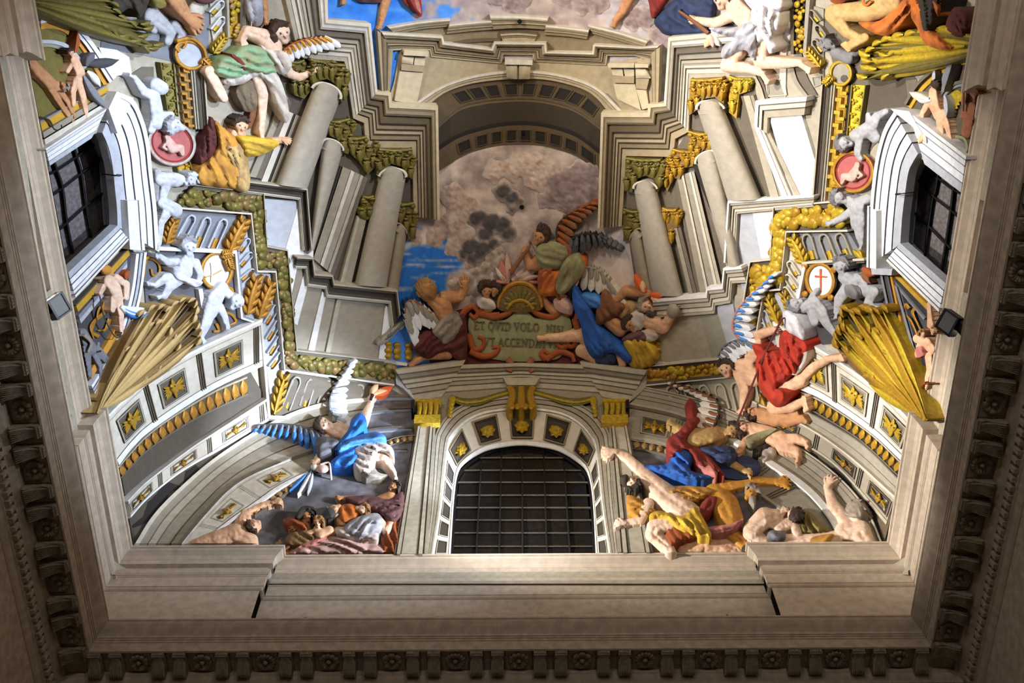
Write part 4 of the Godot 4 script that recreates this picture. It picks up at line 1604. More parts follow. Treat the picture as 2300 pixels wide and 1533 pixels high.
# ------------------------------------------------------------------ pedestals and dark cornices under the colonnades
func pedestals() -> void:
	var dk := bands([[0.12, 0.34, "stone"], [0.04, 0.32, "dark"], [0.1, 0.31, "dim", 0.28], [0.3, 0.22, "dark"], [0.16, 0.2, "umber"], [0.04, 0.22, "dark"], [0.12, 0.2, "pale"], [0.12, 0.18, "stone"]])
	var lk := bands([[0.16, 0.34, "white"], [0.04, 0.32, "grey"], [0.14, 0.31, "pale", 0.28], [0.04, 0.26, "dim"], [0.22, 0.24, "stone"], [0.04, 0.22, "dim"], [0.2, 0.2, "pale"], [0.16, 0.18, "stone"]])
	var o := thing("pedestal", "stone pedestal with a dark cornice under the big left column", "pedestal")
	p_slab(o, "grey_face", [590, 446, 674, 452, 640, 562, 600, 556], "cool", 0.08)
	p_slab(o, "painted_lit_face", [672, 454, 684, 560, 704, 560, 704, 578, 672, 578, 650, 690, 640, 564], "white", 0.1)  # white and cool grey paint imitate a lit and a shaded side
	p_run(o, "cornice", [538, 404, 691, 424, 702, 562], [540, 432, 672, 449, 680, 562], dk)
	o = thing("pedestal", "stepped stone pedestal wall with a dark cornice, left of the angel holding the cartouche", "pedestal")
	p_slab(o, "wall", [646, 720, 668, 600, 690, 604, 694, 644, 732, 650, 736, 670, 876, 684, 872, 812, 664, 790], "mid", 0.05)
	p_slab(o, "painted_lit_strip", [684, 612, 690, 646, 668, 730, 652, 720], "white", 0.08)  # white strips imitate light along the wall edges
	p_slab(o, "painted_lit_strip", [724, 654, 733, 660, 706, 790, 692, 788], "white", 0.09)
	p_slab(o, "pilaster_strip", [757, 672, 766, 674, 742, 792, 732, 790], "stone", 0.11)
	p_slab(o, "painted_lit_strip", [866, 686, 880, 690, 876, 740, 866, 812, 850, 808], "white", 0.09)
	p_run(o, "cornice", [668, 577, 704, 579, 708, 615, 748, 618, 752, 637, 893, 652, 900, 706], [664, 602, 687, 603, 691, 643, 731, 649, 734, 668, 874, 682, 880, 736], dk)
	o = thing("pedestal", "white stone pedestal with a pale cornice under the big right column", "pedestal")
	p_slab(o, "painted_lit_face", [1690, 476, 1738, 472, 1732, 582, 1712, 592], "white", 0.08)
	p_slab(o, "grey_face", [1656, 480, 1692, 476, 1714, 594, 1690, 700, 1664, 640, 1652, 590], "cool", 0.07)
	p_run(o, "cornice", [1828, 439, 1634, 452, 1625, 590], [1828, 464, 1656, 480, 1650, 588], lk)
	o = thing("pedestal", "stepped stone pedestal wall right of the old man lifting a stone", "pedestal")
	p_slab(o, "wall", [1466, 712, 1606, 702, 1640, 676, 1678, 636, 1680, 700, 1668, 790, 1625, 808, 1476, 822], "stone", 0.05)
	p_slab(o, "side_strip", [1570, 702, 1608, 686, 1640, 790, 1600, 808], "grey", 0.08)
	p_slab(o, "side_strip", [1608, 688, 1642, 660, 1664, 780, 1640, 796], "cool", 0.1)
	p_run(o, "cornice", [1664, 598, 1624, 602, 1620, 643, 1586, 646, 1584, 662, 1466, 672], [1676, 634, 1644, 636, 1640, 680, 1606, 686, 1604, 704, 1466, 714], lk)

# ------------------------------------------------------------------ the painted stone frame of the end window
func aedicule() -> void:
	var o := thing("window_surround", "grey stone surround of the end window with gilt capitals and coffered arch", "window surround")
	var top := bands([[0.14, 0.42, "stone"], [0.03, 0.4, "dim"], [0.12, 0.38, "mid", 0.32], [0.04, 0.3, "dim"], [0.12, 0.27, "stone"], [0.03, 0.25, "dim"], [0.12, 0.23, "stone", 0.2], [0.03, 0.18, "umber"], [0.14, 0.17, "mid"], [0.03, 0.15, "dim"], [0.2, 0.13, "stone"]])
	p_slab(o, "frieze_wall", [925, 900, 990, 884, 1170, 864, 1350, 884, 1415, 902, 1410, 960, 1360, 960, 1300, 905, 1170, 884, 1050, 900, 985, 955, 930, 960], "mid", 0.07)
	p_run(o, "cornice", [888, 830, 1045, 809, 1040, 819, 1170, 815, 1306, 819, 1302, 812, 1452, 832], [932, 900, 992, 890, 1000, 879, 1170, 867, 1345, 880, 1352, 890, 1414, 902], top)
	p_slab(o, "return_face", [888, 832, 902, 840, 934, 900, 906, 872, 890, 862], "cool", 0.16)
	p_slab(o, "return_face", [1452, 834, 1440, 842, 1414, 902, 1440, 880, 1452, 868], "grey", 0.16)
	var ao := [956, 1243, 968, 1120, 975, 1000, 984, 962, 1012, 925, 1060, 899, 1112, 886, 1170, 882, 1230, 886, 1284, 899, 1334, 925, 1364, 962, 1371, 1000, 1378, 1120, 1390, 1243]
	var ai := [970, 1243, 989, 1130, 1004, 1004, 1014, 975, 1040, 945, 1076, 925, 1118, 916, 1170, 912, 1225, 916, 1266, 925, 1302, 945, 1328, 975, 1340, 1004, 1354, 1130, 1371, 1243]
	var gi := [1012, 1243, 1020, 1120, 1029, 1060, 1050, 1034, 1090, 1011, 1130, 1002, 1172, 998, 1214, 1002, 1254, 1011, 1294, 1034, 1319, 1060, 1331, 1120, 1338, 1243]
	var a2 := resample_open(smooth(pts(ai), 6), 60)
	p_arc(o, "archivolt", ao, ai, bands([[0.12, 0.2, "grey"], [0.05, 0.18, "dim"], [0.22, 0.19, "stone"], [0.05, 0.15, "dim"], [0.3, 0.16, "mid"], [0.06, 0.12, "umber"], [0.2, 0.13, "stone"]]), 6)
	var mb := MB.new()
	var g2 := resample_open(smooth(pts(gi), 6), 60)
	loft(mb, a2, g2, [[0.0, 0.1, "white"], [0.08, 0.1, "pale"], [0.1, 0.06, "pale"], [0.86, -0.26, "pale"], [0.9, -0.24, "white"], [1.0, -0.3, "pale"]], false, 0.3)
	part(o, "reveal", mb)
	# coffers of the reveal: five roses in the arch, narrow panels down the jambs
	for k in 5:
		var t := 0.5 + (k - 2) * 0.098
		var q := []
		for e in [[-0.034, 0.14], [0.034, 0.14], [0.034, 0.82], [-0.034, 0.82]]:
			var p := mid(a2, g2, t + e[0], e[1])
			q.append(p.x)
			q.append(p.y)
		coffer(o, q, "taupe", "dark", "deep_brown", 0.045, -0.24, "rose", "gold")
	for s in 2:
		for k in 5:
			var t := 0.018 + k * 0.052
			if s == 1:
				t = 1.0 - t
			var q := []
			for e in [[-0.021, 0.2], [0.021, 0.2], [0.021, 0.8], [-0.021, 0.8]]:
				var p := mid(a2, g2, t + e[0], e[1])
				q.append(p.x)
				q.append(p.y)
			coffer(o, q, "stone", "deep_brown", "dark", 0.022, -0.23)
	for s in [[[937, 948, 885, 1243], [979, 946, 961, 1243]], [[1409, 946, 1466, 1239], [1367, 948, 1387, 1239]]]:
		p_run(o, "pilaster", s[0], s[1], bands([[0.08, 0.22, "dim"], [0.1, 0.24, "stone"], [0.04, 0.2, "dim"], [0.46, 0.21, "stone"], [0.04, 0.2, "dim"], [0.12, 0.24, "stone"], [0.05, 0.18, "umber"], [0.11, 0.2, "mid"]]))
	for s in [[935, 988, 0.0], [1355, 1410, 0.0]]:
		var c := part(o, "capital", MB.new(), "gilding")
		mb = MB.new()
		slab(mb, [s[0], 898, s[1], 898, s[1] - 1, 931, s[0] + 2, 931], "moss", 0.24)
		slab(mb, [s[0] - 4, 931, s[1] + 1, 930, s[1], 949, s[0] - 5, 950], "sun", 0.32)
		slab(mb, [s[0] - 2, 895, s[1] + 2, 895, s[1] + 2, 901, s[0] - 2, 901], "sun", 0.34)
		c.mesh = made(mb)
		c.set_surface_override_material(0, M["gilding"])
		for i in 4:
			var x: float = lerpf(s[0] + 8.0, s[1] - 8.0, i / 3.0)
			p_rod(c, "reed", [x - 1, 902, x, 915, x - 2, 930], 6.0, 4.5, "sun", 0.24, "gilding", 1.3)
	# gilt keystone, rope swags and tassels
	var ks := thing("keystone", "gilded scroll keystone at the crown of the end window arch", "keystone")
	mb = MB.new()
	slab(mb, [1140, 864, 1202, 864, 1196, 876, 1194, 904, 1200, 918, 1142, 918, 1150, 900, 1148, 876], "moss", 0.26)
	part(ks, "block", mb, "gilding")
	for x in [1149.0, 1171.0, 1193.0]:
		p_rod(ks, "scroll_reed", [x + (x - 1171) * 0.25, 866, x - (x - 1171) * 0.1, 885, x + (x - 1171) * 0.2, 914], 7.0, 9.0, "gold", 0.27, "gilding", 1.2)
	for x in [1150.0, 1163.0, 1180.0, 1193.0]:
		p_knob(ks, "volute", x, 913, 8.0, "gold", 0.28, 0.1, "gilding")
	p_slab(ks, "cap", [1130, 848, 1212, 848, 1202, 864, 1140, 864], "stone", 0.36)
	for s in [[[1012, 892, 1040, 900, 1075, 899, 1110, 890, 1146, 880], "left of the gilt keystone"], [[1336, 894, 1300, 900, 1268, 898, 1230, 889, 1198, 880], "right of the gilt keystone"]]:
		var sw := thing("swag", "twisted gilt rope swag %s" % s[1], "swag")
		for k in 3:
			var a: Array = s[0].duplicate()
			for i in range(1, a.size(), 2):
				a[i] += (k - 1) * 4.0 + (2.0 if i in [3, 5] else 0.0) * k
			p_rod(sw, "strand", a, 2.6, 2.6, ["olive", "lemon", "olive"][k], 0.19, "gilding", 1.4)
		var x: float = s[0][0]
		var dx := -4.0 if x < 1170 else 4.0
		for k in 5:
			p_knob(sw, "bead", x + dx * (k * 0.35) - dx, 896 + k * 9.0, 8.0 - k * 0.6, "lemon", 0.2, 0.07, "gilding")
	for x in [928.0, 1410.0]:
		mb = MB.new()
		slab(mb, [x - 5, 898, x + 3, 896, x + 4, 914, x - 4, 916], "ink", 0.4)
		solo("loudspeaker", "small black loudspeaker beside the %s gilt capital of the end window" % ("left" if x < 1000 else "right"), "loudspeaker", mb, "black_metal")

func resample_open(p: PackedVector2Array, n: int) -> PackedVector2Array:
	var total := 0.0
	for i in p.size() - 1:
		total += p[i].distance_to(p[i + 1])
	var r := PackedVector2Array()
	var i := 0
	var acc := 0.0
	for k in n + 1:
		var want := total * k / n
		while i < p.size() - 2 and acc + p[i].distance_to(p[i + 1]) < want:
			acc += p[i].distance_to(p[i + 1])
			i += 1
		var d := p[i].distance_to(p[i + 1])
		r.append(p[i].lerp(p[i + 1], clampf((want - acc) / maxf(d, 0.001), 0.0, 1.0)))
	return r

# ------------------------------------------------------------------ the great curved bands at the lower corners
func coffered(label: String, a: Array, b: Array, prof: Array, ts: Array, w: float, h: float, boss: String, cols: Array, lines: Array, bc = "gold") -> void:
	var o := thing("arch_band", label, "arch band")
	p_arc(o, "band", a, b, prof)
	var sa := resample_open(smooth(pts(a), 8), 80)
	var sb := resample_open(smooth(pts(b), 8), 80)
	for t in ts:
		var q := []
		for e in [[-w, 0.24], [w, 0.24], [w, 0.78], [-w, 0.78]]:
			var p := mid(sa, sb, t + e[0], e[1])
			q.append(p.x)
			q.append(p.y)
		coffer(o, q, cols[0], cols[1], cols[2], h, h, boss, bc)
	for t in lines:
		for d in [-0.012, 0.0, 0.012]:
			var p0 := mid(sa, sb, t + d, 0.12)
			var p1 := mid(sa, sb, t + d, 0.9)
			var u := (p1 - p0).normalized().orthogonal() * 1.3
			var mb := MB.new()
			loft(mb, PackedVector2Array([p0 + u, p1 + u]), PackedVector2Array([p0 - u, p1 - u]), [[0.0, h + 0.01, "dim"], [0.5, h + 0.035, "grey"], [1.0, h + 0.01, "dim"]])
			part(o, "fillet", mb)

# a band of overlapping gilt tongues
func tongues(label: String, a: Array, b: Array, n: int, c, dark_c, h: float) -> void:
	var o := thing("gilt_moulding", label, "moulding")
	p_arc(o, "bed", a, b, bands([[0.1, h, "stone"], [0.8, h - 0.03, dark_c], [0.1, h, "dim"]]))
	var sa := resample_open(smooth(pts(a), 8), 80)
	var sb := resample_open(smooth(pts(b), 8), 80)
	for i in n:
		var t := (i + 0.5) / n
		var p0 := mid(sa, sb, t, 0.12)
		var p1 := mid(sa, sb, t - 0.25 / n, 0.95)
		var w := mid(sa, sb, t - 0.45 / n, 0.5).distance_to(mid(sa, sb, t + 0.45 / n, 0.5)) * 0.5
		p_leaf(o, "tongue", [p0.x, p0.y, p1.x, p1.y], w, w * 0.4, c, h - 0.03, 0.07, "gilding")

func low_arches() -> void:
	var white := bands([[0.05, 0.24, "white"], [0.06, 0.22, "pale"], [0.02, 0.18, "grey"], [0.72, 0.18, "pale"], [0.02, 0.17, "grey"], [0.08, 0.2, "white"], [0.05, 0.18, "white"]])
	# left side
	var mb := MB.new()
	slab(mb, [255, 1000, 300, 960, 560, 830, 600, 900, 640, 950, 600, 1000, 300, 1260, 260, 1240], "umber", 0.03)
	solo("painted_wall", "dark hollow between the curved bands at the lower left", "wall", mb)
	coffered("white curved band with four gilt masks at the lower left, under the wheat sheaf", [228, 948, 280, 895, 350, 836, 452, 779, 590, 716], [268, 1044, 300, 1003, 344, 963, 470, 880, 590, 822], white, [0.17, 0.46, 0.8], 0.085, 0.19, "mask", ["grey", "dim", "umber"], [0.31, 0.635, 0.965])
	tongues("gilt leaf moulding along the white band at the lower left", [262, 1052, 344, 966, 470, 884, 555, 845], [272, 1074, 330, 1014, 430, 947, 558, 886], 17, "ochre", "bark", 0.14)
	coffered("second white curved band with gilt masks at the lower left, against a black gap", [288, 1124, 320, 1090, 363, 1055, 430, 1005, 483, 970, 600, 895], [294, 1162, 330, 1122, 388, 1074, 440, 1040, 490, 1012, 604, 944], white, [0.1, 0.42, 0.78], 0.095, 0.17, "mask", ["grey", "umber", "dark"], [0.25, 0.6, 0.96], "gold")
	mb = MB.new()
	arc_run(mb, [297, 1180, 330, 1124, 390, 1075, 490, 1013, 606, 944], [303, 1219, 352, 1150, 410, 1092, 505, 1020, 612, 950], [[0.0, 0.04, "ink"], [1.0, 0.04, "ink"]])
	solo("shadow_gap", "black painted gap beneath the second white band at the lower left", "gap", mb)
	var o := thing("arch_band", "broad grey stone arch sweeping behind the blue winged figure", "arch band")
	p_arc(o, "band", [304, 1219, 345, 1155, 405, 1093, 490, 1022, 612, 946, 720, 905, 850, 890], [408, 1220, 432, 1190, 466, 1150, 514, 1100, 566, 1066, 645, 1030, 760, 990], bands([[0.1, 0.16, "pale"], [0.06, 0.15, "grey"], [0.1, 0.15, "mid"], [0.03, 0.13, "dim"], [0.16, 0.13, "stone"], [0.03, 0.12, "dim"], [0.26, 0.12, "mid"], [0.03, 0.1, "dim"], [0.14, 0.1, "stone"], [0.09, 0.1, "grey"]]))
	coffered("inner white curved band with two gilt panels, left of the pouring angel's jug", [408, 1220, 432, 1190, 466, 1150, 514, 1100, 566, 1066, 650, 1030], [452, 1219, 480, 1200, 532, 1162, 588, 1126, 636, 1092, 696, 1062], white, [0.36, 0.8], 0.11, 0.15, "mask", ["grey", "stone", "dim"], [0.18, 0.58], "gold")
	tongues("gilt leaf moulding under the inner white band at the lower left", [560, 1146, 590, 1126, 638, 1092, 690, 1064], [572, 1156, 600, 1138, 646, 1104, 694, 1074], 9, "straw", "umber", 0.13)
	mb = MB.new()
	var cf := func(q: Vector2) -> Color:
		var n := wob.get_noise_2d((q.x * 0.3 + q.y) * 2.2, (q.x - q.y * 0.3) * 0.35)
		return K["lead"].lerp(K["slate"] if n > 0.0 else K["iron"], clampf(absf(n) * 2.2, 0.0, 1.0))
	piece(mb, pts([445, 1240, 480, 1200, 540, 1160, 590, 1126, 690, 1062, 740, 1000, 700, 910, 870, 868, 935, 905, 930, 960, 890, 1262, 610, 1262]), "lead", func(_q: Vector2, _d: float) -> float: return 0.05, 10.0, 0.06, cf)
	solo("painted_wall", "streaked dark grey wall left of the end window", "wall", mb)
	o = thing("moulding", "dark grey stone mouldings left of the end window capital", "moulding")
	for q in [[[700, 912, 800, 888, 930, 886], [706, 926, 800, 902, 930, 898]], [[760, 932, 840, 916, 925, 912], [764, 944, 840, 928, 925, 922]], [[800, 968, 860, 958, 925, 956], [802, 978, 860, 968, 925, 966]], [[790, 1010, 850, 1004, 915, 1004], [790, 1020, 850, 1014, 914, 1014]]]:
		p_arc(o, "fillet", q[0], q[1], bands([[0.4, 0.12, "dim"], [0.6, 0.09, "slate"]]))
	tongues("faded gilt leaf moulding left of the end window pilaster", [866, 990, 895, 980, 932, 976], [872, 1000, 898, 994, 930, 990], 4, "straw", "umber", 0.1)
	# right side
	mb = MB.new()
	slab(mb, [1700, 880, 1780, 850, 1860, 890, 2040, 1030, 2040, 1240, 1960, 1240, 1900, 1080, 1700, 960], "umber", 0.03)
	solo("painted_wall", "dark hollow between the curved bands at the lower right", "wall", mb)
	coffered("white curved band with gilt masks at the lower right, below the golden palm sheaf", [1735, 722, 1800, 760, 1886, 812, 1983, 882, 2062, 962], [1760, 862, 1810, 880, 1860, 905, 1957, 972, 2030, 1040], white, [0.24, 0.53, 0.84], 0.1, 0.19, "mask", ["stone", "grey", "dim"], [0.385, 0.685], "sun")
	tongues("gilt leaf moulding under the white band at the lower right", [1756, 866, 1810, 884, 1860, 908, 1957, 974, 2026, 1040], [1762, 886, 1800, 910, 1850, 938, 1932, 990, 2018, 1070], 18, "gold", "dark", 0.14)
	mb = MB.new()
	arc_run(mb, [1740, 890, 1823, 928, 1932, 992, 2018, 1074], [1720, 905, 1806, 952, 1905, 1018, 2008, 1110], bands([[0.08, 0.12, "dim"], [0.5, 0.06, "grey"], [0.42, 0.08, "mid"]]))
	solo("arch_cove", "grey hollow cove under the gilt leaf moulding at the lower right", "cove", mb)
	coffered("grey curved band with gilt masks at the lower right, above the raised hand", [1690, 900, 1806, 954, 1904, 1020, 2010, 1114], [1676, 936, 1790, 990, 1885, 1055, 1990, 1178], bands([[0.06, 0.2, "pale"], [0.06, 0.18, "stone"], [0.76, 0.14, "mid"], [0.12, 0.16, "stone"]]), [0.22, 0.62, 0.9], 0.09, 0.15, "mask", ["dim", "dark", "umber"], [0.42, 0.74], "gold")
	mb = MB.new()
	arc_run(mb, [1800, 998, 1888, 1060, 1960, 1130, 1994, 1218], [1790, 1004, 1874, 1064, 1940, 1138, 1980, 1219], [[0.0, 0.05, "ink"], [1.0, 0.05, "ink"]])
	solo("shadow_gap", "black painted gap beside the reaching man at the lower right", "gap", mb)
	mb = MB.new()
	slab(mb, [1960, 1130, 2020, 1120, 2040, 1240, 1990, 1240], "bark", 0.05)
	solo("painted_wall", "brown corner of wall under the curved bands at the lower right", "wall", mb)
	o = thing("arch_band", "broad grey stone arch behind the falling bodies", "arch band")
	p_arc(o, "band", [1400, 858, 1540, 888, 1660, 930, 1790, 1000, 1880, 1066, 1945, 1140, 1982, 1219], [1400, 905, 1520, 930, 1620, 968, 1735, 1036, 1820, 1096, 1878, 1164, 1896, 1219], bands([[0.06, 0.16, "stone"], [0.03, 0.14, "umber"], [0.12, 0.15, "mid"], [0.03, 0.13, "dim"], [0.2, 0.13, "grey"], [0.03, 0.12, "umber"], [0.16, 0.12, "mid"], [0.03, 0.11, "dim"], [0.24, 0.1, "grey"], [0.1, 0.1, "stone"]]))
	p_arc(o, "edge", [1640, 975, 1735, 1034, 1820, 1094, 1878, 1162, 1896, 1219], [1632, 982, 1726, 1042, 1810, 1102, 1866, 1168, 1884, 1219], bands([[1, 0.16, "white"]]))
	coffered("pale inner band with fillets behind the round blue shield", [1400, 906, 1520, 932, 1628, 978, 1730, 1042, 1812, 1104, 1868, 1170, 1884, 1219], [1402, 982, 1500, 1000, 1590, 1040, 1690, 1100, 1760, 1150, 1800, 1200, 1806, 1219], bands([[0.08, 0.1, "dim"], [0.84, 0.07, "grey"], [0.08, 0.09, "stone"]]), [0.13, 0.5], 0.06, 0.07, "mask", ["mid", "dim", "umber"], [0.22, 0.42, 0.6, 0.72], "gold")
	tongues("gilt leaf moulding behind the red and blue winged figure", [1404, 984, 1500, 1002, 1590, 1042, 1668, 1088], [1404, 1004, 1496, 1020, 1582, 1058, 1656, 1102], 16, "straw", "umber", 0.1)
	mb = MB.new()
	piece(mb, pts([1390, 1000, 1500, 1018, 1600, 1060, 1700, 1110, 1800, 1170, 1830, 1262, 1390, 1262]), "slate", func(_q: Vector2, _d: float) -> float: return 0.03, 12.0, 0.06, cf)
	solo("painted_wall", "cloudy grey wall behind the men at the lower right", "wall", mb)

# ------------------------------------------------------------------ frames of the side windows and the lunettes beside them
func lunettes() -> void:
	var fr := bands([[0.1, 0.3, "white"], [0.03, 0.27, "slate"], [0.14, 0.26, "snow", 0.22], [0.03, 0.2, "slate"], [0.2, 0.2, "snow"], [0.03, 0.16, "slate"], [0.2, 0.16, "snow"], [0.03, 0.12, "slate"], [0.24, 0.13, "cool"]])
	var o := thing("window_frame", "white stone frame around the western clerestory window", "window frame")
	p_run(o, "head", [103, 334, 240, 244], [112, 372, 206, 310], fr)
	p_arc(o, "jamb", [264, 206, 300, 224, 322, 268, 335, 320, 342, 385, 352, 470, 358, 566], [230, 298, 240, 320, 248, 345, 254, 380, 258, 420, 263, 470, 264, 508], fr)
	p_run(o, "sill", [290, 538, 170, 668], [264, 506, 153, 612], fr)
	p_run(o, "ear", [286, 450, 292, 560], [318, 450, 326, 562], bands([[0.2, 0.3, "white"], [0.6, 0.27, "snow"], [0.2, 0.3, "white"]]))
	p_run(o, "ear", [262, 206, 244, 244], [300, 220, 264, 300], bands([[0.3, 0.34, "white"], [0.7, 0.28, "snow"]]))
	var mb := MB.new()
	run(mb, [231, 297, 252, 380, 264, 506], [205, 309, 224, 352, 236, 507], [[0.0, 0.1, "cool"], [0.0, 0.06, "cool"], [1.0, -0.46, "cool"]])
	part(o, "reveal", mb)
	mb = MB.new()
	run(mb, [265, 505, 153, 612], [237, 506, 148, 584], [[0.0, 0.08, "dim"], [1.0, -0.46, "umber"]])
	part(o, "sill_reveal", mb)
	o = thing("window_frame", "white stone frame around the eastern clerestory window", "window frame")
	p_run(o, "head", [2170, 350, 2042, 252], [2158, 432, 2076, 368], fr)
	p_arc(o, "jamb", [2008, 250, 1985, 290, 1968, 350, 1958, 420, 1952, 500, 1946, 600], [2062, 345, 2050, 365, 2040, 388, 2032, 440, 2026, 490, 2022, 548], fr)
	p_run(o, "sill", [1990, 585, 2108, 700], [2022, 546, 2124, 636], fr)
	p_run(o, "ear", [1948, 462, 1946, 600], [1968, 474, 1968, 604], bands([[0.2, 0.34, "white"], [0.6, 0.3, "snow"], [0.2, 0.34, "white"]]))
	p_run(o, "ear", [2000, 244, 2042, 250], [2016, 258, 2070, 300], bands([[0.4, 0.34, "white"], [0.6, 0.28, "snow"]]))
	p_run(o, "foot", [1956, 602, 2004, 604], [1958, 616, 2002, 618], bands([[1, 0.32, "cool"]]))
	mb = MB.new()
	run(mb, [2054, 348, 2039, 386, 2022, 547], [2078, 366, 2062, 405, 2048, 547], [[0.0, 0.1, "cool"], [1.0, -0.46, "cool"]])
	part(o, "reveal", mb)
	mb = MB.new()
	run(mb, [2022, 547, 2124, 638], [2049, 546, 2126, 626], [[0.0, 0.1, "snow"], [1.0, -0.46, "cool"]])
	part(o, "sill_reveal", mb)
	for h in [["small iron hook on the western window frame", 268, 394], ["small iron hook on the eastern window frame", 2017, 436]]:
		mb = MB.new()
		rod(mb, [h[1] - 7, h[2], h[1], h[2] + 1, h[1] + 6, h[2] - 1], 1.6, 1.2, "ink", 0.26)
		solo("hook", h[0], "hook", mb, "black_metal")
	for h in [["small round hole in the crown of the pediment", 1167, 48, 0.3], ["small round hole in the dark coffered vault of the arch", 1175, 300, 0.06], ["small round hole in the smoky sky", 1172, 465, 0.09]]:
		mb = MB.new()
		knob(mb, h[1], h[2], 5.5, 5.5, 0.0, "ink", h[3], 0.008)
		solo("vent_hole", h[0], "hole", mb, "black_metal")
	# lunettes
	var gband := bands([[0.3, 0.14, "white"], [0.1, 0.12, "slate"], [0.2, 0.12, "snow"], [0.4, 0.06, "ochre"]])
	o = thing("lunette", "arched panel of gilt leafwork above the western window", "lunette")
	p_slab(o, "ground", [40, 90, 90, 60, 160, 70, 215, 120, 240, 190, 230, 240, 90, 320], "moss", 0.02)
	p_arc(o, "arch", [92, 34, 120, 28, 160, 44, 204, 88, 262, 172], [92, 66, 110, 64, 144, 72, 182, 108, 236, 196], gband)
	p_arc(o, "inner_arch", [60, 104, 90, 90, 130, 92, 160, 106, 196, 150], [50, 120, 90, 106, 124, 108, 150, 122, 184, 160], bands([[0.5, 0.1, "cool"], [0.5, 0.07, "grey"]]))
	p_run(o, "gilt_strip", [90, 272, 240, 190], [95, 294, 244, 206], bands([[0.2, 0.1, "slate"], [0.8, 0.08, "gold"]]))
	p_run(o, "ledge", [97, 297, 244, 208], [103, 328, 250, 240], bands([[0.4, 0.14, "mid"], [0.1, 0.1, "dark"], [0.5, 0.18, "pale"]]))
	o = thing("lunette", "arched panel of dark gilt leafwork above the eastern window", "lunette")
	p_slab(o, "ground", [2036, 236, 2070, 180, 2130, 140, 2210, 130, 2210, 360, 2170, 380, 2050, 270], "umber", 0.02)
	p_arc(o, "arch", [2030, 232, 2058, 186, 2100, 150, 2140, 128, 2168, 122], [2046, 244, 2072, 204, 2110, 170, 2144, 150, 2168, 144], bands([[0.3, 0.14, "dim"], [0.1, 0.12, "dark"], [0.6, 0.06, "gold"]]))
	p_arc(o, "inner_arch", [2096, 230, 2120, 196, 2160, 180, 2196, 190], [2110, 236, 2130, 208, 2160, 194, 2194, 204], bands([[0.5, 0.1, "dim"], [0.5, 0.07, "slate"]]))
	p_run(o, "gilt_strip", [2046, 252, 2166, 352], [2046, 272, 2162, 374], bands([[0.8, 0.08, "gold"], [0.2, 0.1, "umber"]]))
	for i in 5:
		p_rod(o, "coil", [2140 + i * 4, 260 - i * 8, 2128 + i * 6, 230 - i * 4, 2150, 205 + i * 6, 2172 - i * 4, 225], 5, 3, "lemon", 0.05, "gilding")
	var lz := bands([[0.25, 0.2, "snow"], [0.06, 0.17, "slate"], [0.3, 0.17, "cool"], [0.06, 0.13, "slate"], [0.33, 0.14, "snow"]])
	o = thing("lunette", "narrow spandrel of gilt scrolls below the western window", "lunette")
	p_slab(o, "ground", [150, 690, 292, 560, 320, 575, 300, 720, 240, 860, 200, 900], "iron", 0.02)
	p_run(o, "gilt_strip", [288, 556, 170, 684], [292, 572, 176, 700], bands([[0.2, 0.1, "umber"], [0.8, 0.1, "gold"]]))
	p_run(o, "grey_strip", [286, 582, 176, 708], [286, 600, 182, 726], bands([[0.5, 0.1, "slate"], [0.5, 0.08, "cool"]]))
	p_arc(o, "border", [330, 566, 318, 660, 296, 740, 272, 800, 214, 886], [306, 570, 296, 650, 276, 730, 254, 786, 206, 866], lz)
	p_run(o, "gilt_border", [292, 700, 262, 760, 206, 850], [280, 696, 250, 754, 200, 838], bands([[1, 0.1, "ochre"]]))
	for q in [[236, 700, 205, 730, 210, 760], [250, 690, 225, 690, 216, 720], [262, 672, 238, 672, 230, 700], [222, 756, 206, 744, 214, 722], [246, 716, 236, 740, 220, 742]]:
		p_rod(o, "scroll", q, 5.0, 2.0, "ochre", 0.05, "gilding")
	o = thing("lunette", "narrow dark spandrel with gilt edges below the eastern window", "lunette")
	p_slab(o, "ground", [1982, 615, 2004, 600, 2140, 730, 2140, 800, 2064, 900], "iron", 0.02)
	p_run(o, "border", [1976, 616, 2008, 770, 2060, 890], [2002, 616, 2034, 770, 2074, 882], bands([[0.2, 0.16, "slate"], [0.35, 0.12, "iron"], [0.15, 0.14, "lead"], [0.3, 0.1, "ochre"]]))
	p_run(o, "inner_border", [2008, 640, 2046, 776, 2074, 856], [2022, 650, 2056, 770, 2080, 840], bands([[0.5, 0.14, "slate"], [0.5, 0.1, "lead"]]))
	p_run(o, "gilt_strip", [2004, 606, 2100, 700], [2010, 622, 2094, 708], bands([[1, 0.1, "gold"]]))
	p_run(o, "grey_strip", [2008, 628, 2080, 712], [2014, 646, 2074, 718], bands([[0.5, 0.12, "lead"], [0.5, 0.1, "slate"]]))
	for q in [[2062, 756, 2046, 720, 2028, 700, 2034, 684, 2042, 692], [2068, 740, 2054, 712, 2050, 700, 2056, 692]]:
		p_rod(o, "scroll", q, 2.0, 4.5, "amber", 0.08, "gilding")

